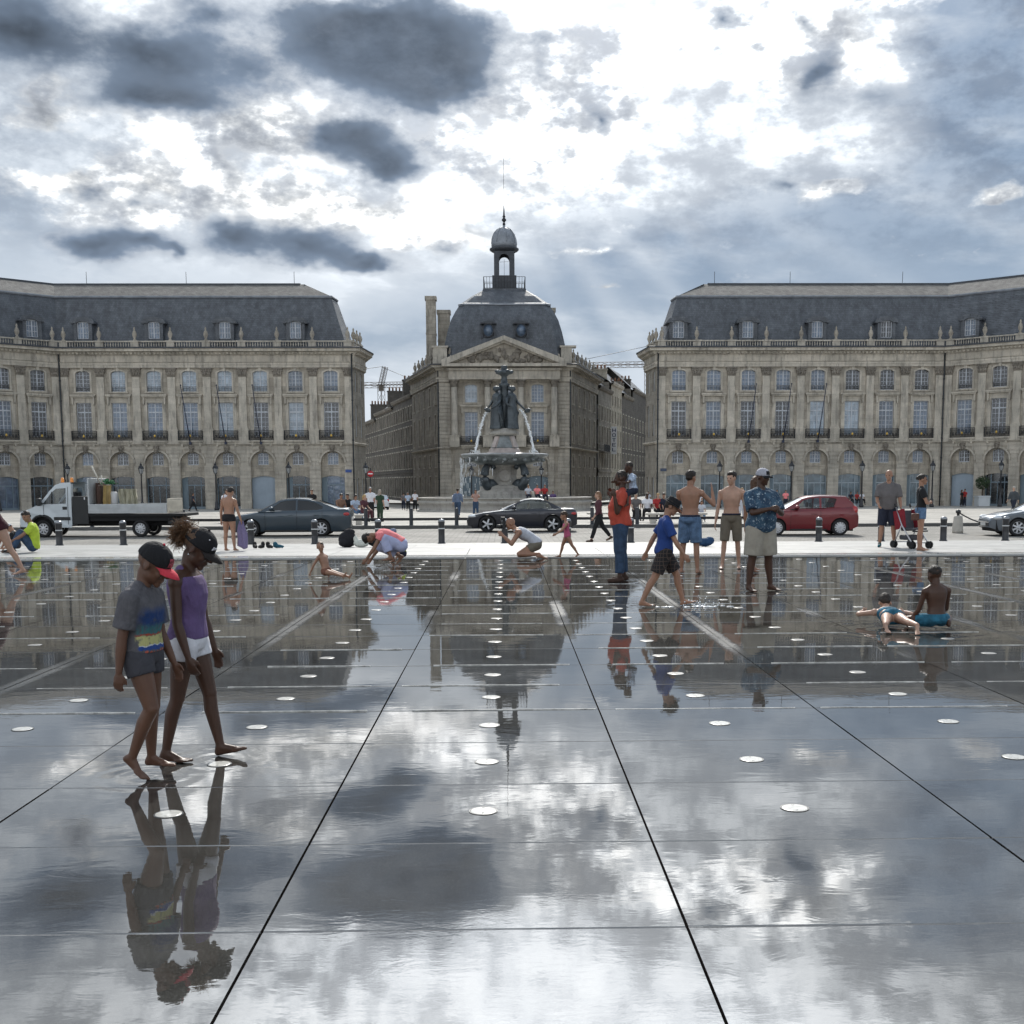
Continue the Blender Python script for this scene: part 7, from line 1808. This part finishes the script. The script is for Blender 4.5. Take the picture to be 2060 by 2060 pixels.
# --- people round the far half of the mirror
WB = 'bathers and onlookers at the water mirror'
person('woman in a dark swimsuit bending forward at the left edge', (-8.95, 20.9, 0), -72, 1.62, dict(lean=38, pelvis=20, nod=15, armL=(35, 8, 40), armR=(30, 8, 40), legL=(-20, 4, 8, -10), legR=(22, 4, 24)), 'fair', top=dict(mat=MAROON, hem=-.10, sleeve=0, infl=.008, top=.86, strap=True, name='swimsuit'), bottom=dict(mat=MAROON, length=.10, infl=.009, waist=.1, name='swim_briefs'), hair='bun', hairc=(0.05, 0.03, 0.02), group=WB)
person('man in a lime tee and jeans sitting with knees up at the left', (-11.35, 28.2, gz(28.2)), -70, 1.76, dict(lean=18, pelvis=-14, nod=8, turn=40, armL=(50, 4, 10, -14), armR=(50, 4, 10, -14), legL=(146, 6, 120, 0), legR=(138, 8, 108, 0), armworld=1), 'mid', top=dict(mat=LIME, hem=-.06, sleeve=.6, infl=.014, loose=1), bottom=dict(mat=JEANS, length=1.92, infl=.014, name='jeans'), hair='short', shoes=BLACK, group=WB)
def whitecap(r, F): cap_parts(r, F, WHITE, WHITE)
person('child with a white cap sitting behind the man in lime', (-12.15, 29.2, gz(29.2)), -100, 1.2, dict(lean=25, pelvis=-10, nod=25, armL=(40, 6, 30), armR=(40, 6, 30), legL=(145, 8, 120, 0), legR=(142, 8, 118, 0)), 'tan', head=.17, top=dict(mat=BLACK, sleeve=.6), bottom=dict(mat=NAVY, length=.9), hair='crop', hat=whitecap, group=WB)
def towel(r, F):
    w = F.arm['R'][2] + F.arm['R'][3] * .06; mb = MB(); v = []; f = []; n = 10
    for j in range(12):
        for i in range(n + 1):
            t = i / n; sp = .05 + .10 * min(1, j / 5); v.append((w.x + (t - .5) * sp * 2 + .012 * math.sin(j * .7), w.y + .02 * math.sin(t * 14 + j * .3), w.z + .03 - j * .058 * (1 + .06 * math.sin(t * 5))))
    for j in range(11):
        for i in range(n): a = j * (n + 1) + i; f.append((a, a + 1, a + n + 2, a + n + 1))
    mb.add(v, f, True); o = mb.build('towel', cloth('lilac towel', (0.20, 0.17, 0.30), var=.1, vs=30), None)
    m = o.modifiers.new('t', 'SOLIDIFY'); m.thickness = .008; o.parent = None; o.matrix_world = Matrix.Translation(r.location) @ Matrix.Rotation(r.rotation_euler.z, 4, 'Z'); tag(o, 'lilac towel hanging from the hand of the shirtless teenager', 'towel')
person('shirtless teenager in black trunks seen from behind, holding a towel', (-6.72, 28.5, gz(28.5)), 160, 1.50, dict(lean=5, nod=30, armR=(8, 14, 10, 12), armL=(2, 8, 12), legL=(0, 3, 0), legR=(2, 4, 3)), 'tan', head=.148, fat=1.08, bottom=dict(mat=BLACK, length=.25, infl=.009, name='trunks'), hair='short', extra=towel, group=WB)
person('toddler in dark trunks sitting in the water with legs stretched out', (-3.05, 19.75, 0), 62, .93, dict(lean=-14, pelvis=-18, nod=6, turn=-48, armR=(-28, 16, 8, 14), armL=(-10, 14, 12), legL=(80, 6, 2, 62), legR=(84, 5, 4, 58), armworld=1, legk=.215), 'tan', head=.195, fat=1.12, bottom=dict(mat=cloth('rust trunks', (0.20, 0.09, 0.06)), length=.3, infl=.008, name='trunks'), hair='crop', hairc=(0.05, 0.028, 0.016), voxel=.010, group=WB)
person('woman in a coral top and lilac trousers crouching over the water', (-2.05, 22.7, 0), -88, 1.66, dict(lean=84, pelvis=44, nod=30, armL=(28, 6, 8), armR=(16, 6, 20), legL=(115, 10, 140, 0), legR=(86, 8, 150, -45), armworld=1), 'mid', fat=1.1, top=dict(mat=PINK, hem=.04, sleeve=.35, infl=.014, loose=.8), bottom=dict(mat=LILAC, length=1.75, infl=.022, flare=1.4, name='trousers'), hair='short', group=WB)
def greycap(r, F): cap_parts(r, F, cloth('cap grey blue', (0.20, 0.23, 0.32)), cloth('cap grey blue', (0.2, 0.23, 0.32)))
person('small child with a grey cap and lime vest behind the crouching woman', (-2.12, 23.75, 0), -60, 1.02, dict(lean=30, pelvis=10, nod=4, armL=(40, 10, 20), armR=(40, 10, 20), legL=(115, 10, 138), legR=(110, 10, 132), legk=.22), 'tan', head=.185, top=dict(mat=LIME, sleeve=.4), bottom=dict(mat=NAVY, length=.6), hair='crop', hat=greycap, group=WB)
def camera_prop(r, F):
    q = F.chin + F.Rh @ Vector((0, -.62 * F.hh, .46 * F.hh)); T = Matrix.Translation(r.location) @ Matrix.Rotation(r.rotation_euler.z, 4, 'Z') @ Matrix.Translation(q)
    b = thing('camera', 'black camera with flash held by the bald kneeling man', 'camera', (0, 0, 0)); b.matrix_world = T
    mb = MB(); mb.bbox(-.07, .07, -.035, .035, -.05, .05, .01); mb.build('camera_body', M_BLKPL, b); mb = MB(); mb.lathe([(.042, 0), (.042, .12), (.036, .125), (.0, .12)], 16, M=Matrix.Rotation(R_(90), 4, 'X') @ Matrix.Translation((0, 0, .03))); mb.build('lens', M_BLKPL, b)
    mb = MB(); mb.bbox(-.035, .035, -.03, .03, .05, .13, .008); mb.bbox(-.04, .04, -.07, .03, .13, .20, .01); mb.build('flash', M_BLKPL, b)
person('bald man in a pale vest kneeling low to take a photograph', (.62, 24.45, 0), -88, 1.72, dict(lean=74, pelvis=40, nod=-54, armworld=1, armL=(34, 8, 100, -8), armR=(30, 8, 104, -8), legL=(64, 12, 154, -172), legR=(58, 12, 150, -172)), 'tan', top=dict(mat=TANK, hem=-.04, sleeve=0, infl=.012, top=.93, strap=True, loose=.6, name='vest'), bottom=dict(mat=KHAKI, length=.5, infl=.012), extra=camera_prop, group=WB)
person('little girl in a pink swimsuit running along the pool edge', (1.30, 25.0, 0), -84, .98, dict(lean=10, nod=2, armL=(48, 8, 22), armR=(38, 10, 30), legL=(-26, 4, 8, -22), legR=(24, 4, 10, 8), legk=.225), 'tan', head=.185, top=dict(mat=ROSE, hem=-.12, sleeve=0, infl=.007, top=.88, strap=True, name='swimsuit'), bottom=dict(mat=ROSE, length=.08, infl=.008, waist=.1, name='swim_briefs'), hair='short', hairc=(0.05, 0.028, 0.018), voxel=.009, group=WB)
root, F = person('man in an orange tee and jeans carrying a child on his shoulders', (1.85, 18.95, 0), -90, 1.73, dict(lean=-3, nod=8, turn=-8, armL=(20, 14, 150, 10), armR=(20, 12, 150, 8), legL=(3, 4, 3), legR=(-4, 4, 3), armworld=1), 'dark', fat=1.28, top=dict(mat=ORANGE, hem=-.06, sleeve=.62, infl=.016, loose=1.2), bottom=dict(mat=JEANS, length=1.86, infl=.020, name='jeans'), shoes=cloth('brown shoe', (0.06, 0.035, 0.025)), hair='crop', group=WB)
nb = Matrix.Rotation(R_(-90), 3, 'Z') @ F.neckb
person('small child in a pale blue shirt riding on the shoulders of the man in orange', (1.85 + nb.x + .19, 18.95 + nb.y, 0), -70, .86, dict(lean=14, pelvis=8, nod=0, turn=-10, armL=(52, 10, 40, 2), armR=(52, 10, 40, 2), legL=(80, 24, 70, -10), legR=(80, 24, 70, -10), legk=.22, armworld=1), 'dark', head=.20, top=dict(mat=LBLUE, hem=-.1, sleeve=.7, infl=.01), bottom=dict(mat=NAVY, length=1.2, infl=.01, name='trousers'), hair='crop', voxel=.010, lift=nb.z + .0, group=WB)
def fedora(r, F):
    hh = F.hh; T = Matrix.Translation(F.chin + F.Rh @ Vector((0, .02 * hh, .62 * hh))) @ (F.Rh @ Matrix.Rotation(R_(6), 3, 'X')).to_4x4(); mb = MB()
    mb.lathe([(.60 * hh, -.02 * hh), (.61 * hh, .0), (.56 * hh, .015 * hh), (.40 * hh, .03 * hh), (.37 * hh, .08 * hh), (.35 * hh, .34 * hh), (.31 * hh, .43 * hh), (.2 * hh, .41 * hh), (.05 * hh, .37 * hh), (.001, .36 * hh)], 28, sy=1.2, M=T); o = mb.build('hat', CAPBLK, r)
    mb = MB(); mb.lathe([(.385 * hh, .05 * hh), (.375 * hh, .14 * hh)], 28, sy=1.2, M=T); mb.build('hat_band', BLACK, o)
person('boy in a royal blue tee, plaid shorts and black hat striding through water', (2.05, 15.1, 0), 88, 1.42, dict(lean=5, nod=22, turn=-6, armR=(30, 8, 8, 8), armL=(-30, 8, 10, 8), legR=(-22, 2, 6, 0), legL=(30, 2, 16, 14)), 'tan', head=.15, top=dict(mat=BLUE, hem=-.10, sleeve=.72, infl=.013, loose=.8), bottom=dict(mat=plaid(), length=.82, infl=.02, flare=1.3), hair='short', hairc=(0.03, 0.02, 0.014), voxel=.009, hat=fedora, group=WB)
def belt(r, F, c=(0.03, 0.03, 0.05)):
    R = F.torso_rings([(.10, .094, .070, .005), (.155, .092, .067, .004)], .015); sb = SB(); sb.rings(R); o = sb.build('belt', cloth('belt', c), r)
person('shirtless teenager in denim shorts seen from behind, one hand raised', (3.23, 20.5, 0), 158, 1.74, dict(lean=1, nod=4, turn=-22, armR=(28, 40, 140, -10), armL=(20, 8, 50, -10), legL=(2, 4, 2), legR=(-1, 4, 2)), 'tan', head=.14, limb=.92, bottom=dict(mat=DENIM, length=.92, infl=.022, flare=1.5, waist=.10), hair='short', hands=(10, 4), extra=belt, group=WB)
person('shirtless boy in khaki shorts with a belt, facing the camera', (4.17, 21.6, 0), -14, 1.73, dict(lean=1, nod=4, turn=-26, armR=(2, 8, 8), armL=(0, 8, 8), legL=(-3, 4, 4), legR=(5, 4, 4)), 'fair', head=.14, limb=.86, sh=1.02, bottom=dict(mat=KHAKI, length=.98, infl=.018, flare=1.4, waist=.10), hair='short', hairc=(0.022, 0.014, 0.01), extra=belt, group=WB)
def twocap(r, F): cap_parts(r, F, cloth('cap light grey', (0.42, 0.42, 0.47)), CAPBLK, CAPBLK)
person('man in a blue patterned shirt and beige shorts with arms crossed', (3.75, 17.15, 0), 24, 1.74, dict(lean=0, nod=6, turn=14, armR=(34, 10, 78, -52), armL=(28, 10, 84, -50), legL=(2, 6, 2, 0, 6, 20), legR=(-2, 5, 2)), 'dark', fat=1.25, limb=1.08, sh=1.06, top=dict(mat=floral(), hem=-.16, sleeve=.85, infl=.02, loose=1.6), bottom=dict(mat=BEIGE, length=.95, infl=.03, flare=1.5), hair='crop', hat=twocap, hands=(30, 30), group=WB)
person('woman with brown hair half hidden behind the man in the patterned shirt', (4.42, 20.7, 0), 128, 1.64, dict(lean=2, nod=2, legL=(12, 4, 4), legR=(-14, 4, 6, -12)), 'tan', top=dict(mat=BEIGE, sleeve=.5), bottom=dict(mat=BEIGE, length=.8), hair='long', hairc=(0.09, 0.045, 0.025), group=WB)
person('bald man in a grey tee standing behind a pushchair', (9.42, 28.7, gz(28.7)), -16, 1.83, dict(lean=3, nod=2, turn=-18, armR=(20, 10, 42, -8), armL=(16, 10, 34, 4), legL=(0, 5, 2), legR=(2, 5, 2)), 'tan', fat=1.15, top=dict(mat=GREYT, hem=-.12, sleeve=.85, infl=.016, loose=1.2), bottom=dict(mat=NAVY, length=1.0, infl=.024, flare=1.4), shoes=cloth('teal sandal', (0.03, 0.14, 0.17)), group=WB)
def shades(r, F):
    mb = MB(); hh = F.hh
    for q in (-1, 1): mb.ball(F.chin + F.Rh @ Vector((q * .14 * hh, -.40 * hh, .51 * hh)), (.1 * hh, .05 * hh, .065 * hh), 8, 6)
    mb.build('sunglasses', M_BLKPL, r)
    h = F.leg['R'][0]; b = thing('shoulder_bag', 'brown shoulder bag on the woman in the black top', 'bag'); b.matrix_world = Matrix.Translation(r.location) @ Matrix.Rotation(r.rotation_euler.z, 4, 'Z')
    m = MB(); m.bbox(h.x - .19, h.x - .12, h.y + .06, h.y + .24, h.z - .20, h.z - .04, .025); m.build('pouch', cloth('brown leather', (0.10, 0.045, 0.03), .5), b); m = MB(); m.tube([(h.x - .16, h.y + .1, h.z + .02), (h.x - .14, h.y + .1, h.z + .35), F.neckb + Vector((.02, .02, .02))], .008, 5); m.build('strap', M_BLKPL, b)
person('woman in a black top and denim shorts with arms crossed, facing right', (9.62, 26.95, gz(26.9)), 76, 1.70, dict(lean=0, nod=2, armR=(22, 10, 80, -66), armL=(16, 10, 84, -62), legL=(3, 2, 2), legR=(-1, 2, 3)), 'tan', limb=.98, top=dict(mat=BLACK, hem=.03, sleeve=.55, infl=.012), bottom=dict(mat=DENIM, length=.42, infl=.013, flare=1.5), hair='bun', hairc=(0.02, 0.014, 0.012), extra=shades, group=WB)
person('boy in teal trunks sitting cross-legged with his back to the camera', (4.66, 12.5, 0), 196, 1.24, dict(lean=8, pelvis=-4, nod=6, neckx=-.006, armL=(22, 10, 30, 4), armR=(26, 10, 36, -4), legL=(86, 46, 173, 20, -48), legR=(86, 52, 174, 20, -36), armworld=0), 'dark', head=.165, limb=.92, bottom=dict(mat=TEAL, length=.5, infl=.012, name='trunks'), hair='crop', voxel=.008, group=WB)
person('child in teal swimwear lying face down in the water, propped on elbows', (4.28, 12.78, 0), 172, 1.22, dict(lean=84, pelvis=89, nod=-40, armL=(74, 50, 22, -24), armR=(74, 50, 22, -24), legL=(-88, 11, 3, -165), legR=(-87, 8, 4, -160), armworld=1), 'fair', head=.165, limb=.95, top=dict(mat=TEAL, hem=.55, sleeve=0, infl=.008, top=.75, name='swim_top'), bottom=dict(mat=TEAL, length=.12, infl=.009, waist=.08, name='swim_briefs'), hair='short', hairc=(0.03, 0.02, 0.014), voxel=.009, group=WB)
person('walker in dark clothes striding behind the man in orange', (3.2, 40.4, -.45), -80, 1.72, dict(lean=4, armL=(20, 6, 20), armR=(-20, 6, 20), legL=(24, 3, 6), legR=(-26, 3, 14, -24)), 'fair', top=dict(mat=PLUM, sleeve=1.6), bottom=dict(mat=BLACK, length=1.9, name='trousers'), hair='long', hairc=(0.2, 0.11, 0.06), shoes=cloth('brown shoe', (0.06, 0.035, 0.025)), voxel=.016, group='passers-by on the road and square')

# --- small figures on the square
STAND = dict(lean=1, armL=(4, 6, 14), armR=(2, 6, 10), legL=(2, 3, 2), legR=(-2, 3, 3)); WALK = dict(lean=3, armL=(-18, 6, 20), armR=(22, 6, 18), legL=(22, 3, 6), legR=(-20, 3, 12, -18)); SIT = dict(lean=12, pelvis=-4, armL=(34, 6, 40, -10), armR=(34, 6, 40, -10), legL=(86, 5, 88), legR=(84, 6, 90)); PHOTO = dict(lean=0, armL=(62, 8, 96, -12), armR=(62, 8, 96, -12), legL=(2, 3, 2), legR=(-2, 3, 2))
PB = 'passers-by on the road and square'
def bg(label, px, Y, rz, pose, H, top, bot, skin='tan', hair='short', hc=(0.03, 0.02, 0.015), long=True, seat=0.0, slv=.6):
    x = (px - 1018) / 2346 * Y
    person(label, (x, Y, gz(Y)), rz, H, pose, skin, top=dict(mat=top, sleeve=slv, infl=.02), bottom=dict(mat=bot, length=1.9 if long else .9, infl=.02, name='trousers' if long else 'shorts'), hair=hair, hairc=hc, voxel=.028, group=PB, eyes=False, dz=seat, shoes=BLACK if long else None)
bg('woman in white top and black trousers standing left of the shirtless teenager', 462, 60, 20, PHOTO, 1.66, WHITE, BLACK); bg('dark figure right behind the woman in white top', 470, 61.5, 160, STAND, 1.75, GREYT, NAVY)
bg('figure in black behind the roof of the grey sedan', 631, 70, 0, STAND, 1.7, BLACK, NAVY)
bg('shirtless-looking man in tan seated at the left end of the bench group', 688, 60.4, 30, SIT, 1.75, cloth('tan tee', (0.22, 0.13, 0.09)), BLACK, seat=.06); bg('man in dark vest seated second on the left bench', 703, 60.5, -20, SIT, 1.75, BLACK, NAVY, seat=.06); bg('woman in blue skirt seated third on the left bench', 716, 60.3, 40, SIT, 1.68, LBLUE, DENIM, seat=.06, hair='long'); bg('blonde woman in plum seated right of the bench group', 733, 59.5, 60, SIT, 1.68, PLUM, PLUM, 'fair', 'long', (0.42, 0.28, 0.12), seat=.06)
bg('man in white shirt at the lamp post by the left street', 747, 66, 0, STAND, 1.78, WHITE, BLACK, hair='short', hc=(0.3, 0.3, 0.3)); bg('grey-haired woman in long green dress standing by the left street', 766, 62, 150, STAND, 1.62, GREEN, GREEN, 'fair', 'long', (0.35, 0.30, 0.25))
bg('man in blue shirt and jeans walking to the fountain', 921, 72, 170, WALK, 1.78, cloth('steel blue', (0.12, 0.16, 0.24)), JEANS, slv=1.6); bg('woman photographing in front of the fountain basin', 957, 78, 0, PHOTO, 1.68, cloth('flesh pink', (0.4, 0.26, 0.22)), JEANS, hair='long', hc=(0.07, 0.04, 0.03))
bg('pedestrian in pale top at the left of three in the left street', 813, 116, 180, WALK, 1.7, GREYT, NAVY); bg('pedestrian in lilac top in the middle of three in the left street', 822, 108, 0, WALK, 1.68, LBLUE, BLACK); bg('pedestrian in white tee at the right of three in the left street', 836, 108, 170, STAND, 1.75, WHITE, BLACK)
for px, lab, m, hc in ((1062, 'person in pale clothes sitting on the basin rim, left of three', TANK, (0.15, 0.1, 0.05)), (1080, 'person in pink sitting on the basin rim, middle of three', PINK, (0.04, 0.03, 0.02)), (1095, 'person in red sitting on the basin rim, right of three', RED, (0.12, 0.03, 0.02))):
    bg(lab, px, 96.4, 10, SIT, 1.72, m, NAVY, seat=.84, hc=hc)
bg('standing person in violet beside the basin on the right', 1112, 100, 0, STAND, 1.7, PURPLE, NAVY)
for px, lab, m, sk, hc, hr in ((1278, 'woman with pale hair sitting hunched at the left of the right bench', GREYT, 'fair', (0.35, 0.3, 0.24), 'long'), (1301, 'person in white vest seated second on the right bench', WHITE, 'dark', (0.02, 0.015, 0.01), 'short'), (1322, 'blonde woman in red seated third on the right bench', RED, 'fair', (0.45, 0.3, 0.14), 'bun'), (1334, 'dark-haired person seated at the right end of the right bench', NAVY, 'tan', (0.03, 0.02, 0.015), 'short')):
    bg(lab, px, 58.1, rnd.uniform(-30, 30), SIT, 1.7, m, BLACK, sk, hr, hc, seat=.06)
bg('child in grey sitting behind the raised arm of the teenager', 1410, 57.5, 0, SIT, 1.3, TANK, DENIM, seat=.02); bg('person in white lace top behind the raised arm of the teenager', 1404, 64, 20, STAND, 1.66, WHITE, BLACK)
bg('woman with hat behind the boy in khaki shorts', 1492, 64, 30, STAND, 1.66, TANK, TANK, hair='bun', hc=(0.3, 0.2, 0.1))
bg('figure in dark clothes standing above the red car bonnet', 1562, 112, 0, STAND, 1.75, NAVY, BLACK); bg('figure with tan shoulders above the red car windscreen', 1580, 108, 0, STAND, 1.7, PINK, NAVY)
for px, lab, m in ((1711, 'left of three people sitting at the foot of the right wing', NAVY), (1724, 'middle of three people sitting at the foot of the right wing', RED), (1734, 'right of three people sitting at the foot of the right wing', WHITE)): bg(lab, px, 124, 10, SIT, 1.7, m, BLACK, seat=.25)
bg('woman in black at the pale door of the right wing', 1937, 124, 40, STAND, 1.7, BLACK, BLACK, hair='long'); bg('person in red hugging the woman in black at the pale door', 1943, 124.2, -60, STAND, 1.8, RED, NAVY)
bg('grey-haired man in dark jacket walking at the far right', 2043, 72, -60, WALK, 1.76, cloth('slate', (0.06, 0.07, 0.08)), NAVY, 'fair', 'short', (0.35, 0.33, 0.3), slv=1.6)
bg('person deep in the right street in pale clothes', 1303, 118, 0, WALK, 1.7, TANK, BLACK); bg('person on the far left in front of the left wing shop', 395, 112, 90, WALK, 1.72, NAVY, BLACK)

# ================================================================ pushchair, bags, shoes
def pushchair():
    b = thing('pushchair', 'red and grey pushchair in front of the bald man', 'pushchair', (9.85, 28.15, gz(28.15)), R_(20))
    TUBE = pmat('pushchair tube', (0.55, 0.55, 0.57), 0.3, metal=0.8)
    for s in (-1, 1):
        m = MB(); m.tube([(s * .22, .38, 1.02), (s * .23, .1, .55), (s * .24, -.30, .12)], .018, 8); m.build('push_tube', TUBE, b)
        m = MB(); m.tube([(s * .23, .1, .58), (s * .25, .34, .12)], .016, 8); m.build('rear_leg', TUBE, b)
        m = MB(); m.tube([(s * .22, .36, .98), (s * .22, .40, 1.06)], .024, 8); m.build('handle', M_BLKPL, b)
        for y in (-.32, .36):
            for o in (-.035, .035):
                m = MB(); m.lathe([(.05, -.014), (.085, -.016), (.09, 0), (.085, .016), (.05, .014)], 18, M=Matrix.Translation((s * .25 + o, y, .09)) @ Matrix.Rotation(R_(90), 4, 'Y')); m.lathe([(.05, -.01), (.05, .01)], 10, M=Matrix.Translation((s * .25 + o, y, .09)) @ Matrix.Rotation(R_(90), 4, 'Y')); m.build('wheel', M_TYRE, b)
    m = MB(); m.prism([(-.2, .45), (.2, .45), (.2, .49), (-.2, .49)], -.28, .1); m.prism([(-.2, .47), (.2, .47), (.19, .98), (-.19, .98)], .08, .12, Matrix.Translation((0, -.1, 0)) @ Matrix.Rotation(R_(-18), 4, 'X')); m.build('seat', cloth('grey pushchair', (0.07, 0.07, 0.08)), b)
    for s in (-1, 1): m = MB(); m.prism([(s * .2 - .02, .5), (s * .2 + .02, .5), (s * .2 + .03, .95), (s * .2 - .03, .95)], -.1, .26, Matrix.Rotation(R_(-12), 4, 'X')); m.build('side_panel', cloth('red pushchair', (0.22, 0.015, 0.025)), b)
    m = MB(); m.bbox(-.2, .2, -.2, .25, .2, .32, .04); m.build('basket', cloth('grey pushchair', (0.07, 0.07, 0.08)), b)
    m = MB(); m.tube([(-.24, -.3, .14), (.24, -.3, .14)], .014, 6); m.tube([(-.25, .34, .14), (.25, .34, .14)], .014, 6); m.build('axle', TUBE, b)
    m = MB(); m.tube([(-.22, -.28, .42), (0, -.36, .42), (.22, -.28, .42)], .02, 6); m.build('footrest', M_BLKPL, b)
pushchair()
def lump(name, label, cat, shapes, mat, loc, rz=0, group=None, voxel=.018):
    sb = SB()
    for c, r in shapes: sb.ell(c, r)
    o = sb.build(name, mat, loc=loc, rz=rz); tag(o, label, cat, group); fuse(o, voxel, 3, .03); return o
z = gz(31)
bp = lump('backpack', 'black backpack slumped on the pale paving by the crouching woman', 'bag', [((0, 0, .2), (.24, .16, .22)), ((.05, 0, .38), (.15, .12, .1)), ((-.1, -.1, .12), (.14, .1, .12))], cloth('backpack black', (0.014, 0.014, 0.018)), (-4.15, 30.6, z + .0), .2)
lump('white_bag', 'white carrier bag beside the black backpack', 'bag', [((0, 0, .1), (.2, .12, .11)), ((.14, 0, .2), (.12, .09, .1)), ((-.14, 0, .22), (.06, .05, .09))], cloth('white bag', (0.6, 0.62, 0.56)), (-3.78, 30.45, z), .1)
lump('black_bag', 'black holdall beside the white carrier bag', 'bag', [((0, 0, .15), (.22, .14, .15)), ((.1, 0, .2), (.14, .12, .1))], cloth('holdall black', (0.012, 0.012, 0.014)), (-3.42, 30.55, z), -.2)
lump('blue_bag', 'crumpled blue bag on the pale paving near the denim shorts', 'bag', [((0, 0, .1), (.2, .13, .11)), ((.12, .02, .14), (.13, .1, .1)), ((-.12, 0, .08), (.1, .1, .08))], cloth('blue bag', (0.02, 0.06, 0.14)), (5.05, 29.6, gz(29.6)))
for i, (dx, lab, c) in enumerate(((-.22, 'black shoe, leftmost of the shoes left on the paving', (0.015, 0.015, 0.017)), (-.05, 'black shoe standing second of the shoes left on the paving', (0.018, 0.018, 0.02)), (.14, 'black shoe third of the shoes left on the paving', (0.014, 0.014, 0.016)), (.36, 'teal shoe, rightmost of the shoes left on the paving', (0.02, 0.10, 0.15)))):
    lump('shoe', lab, 'shoe', [((0, 0, .05), (.06, .13, .05)), ((0, .07, .1), (.05, .06, .07)), ((0, -.1, .04), (.05, .06, .035))] , cloth('shoe %d' % i, c), (-6.15 + dx, 29.7, gz(29.7)), R_([20, -15, 40, 85][i]), 'shoes left on the paving', .012)
# water kicked up by the striding boy
mb = MB(); r = random.Random(9)
for i in range(70):
    a = r.random() * 6.28; d = abs(r.gauss(0, .16)); mb.ball((2.50 + math.cos(a) * d * 1.6, 15.0 + math.sin(a) * d * .5, abs(r.gauss(0, .07)) + .006), r.uniform(.003, .011), 5, 4)
for i in range(26):
    a = r.random() * 6.28; d = abs(r.gauss(0, .2)); mb.ball((2.46 + math.cos(a) * d * 1.5, 15.0 + math.sin(a) * d * .4, .004), (r.uniform(.02, .06), r.uniform(.01, .03), .006), 8, 4)
o = mb.build('water_splash', M_JET); tag(o, 'splash of water at the front foot of the striding boy', 'splash', kind='stuff')
flush_pending()
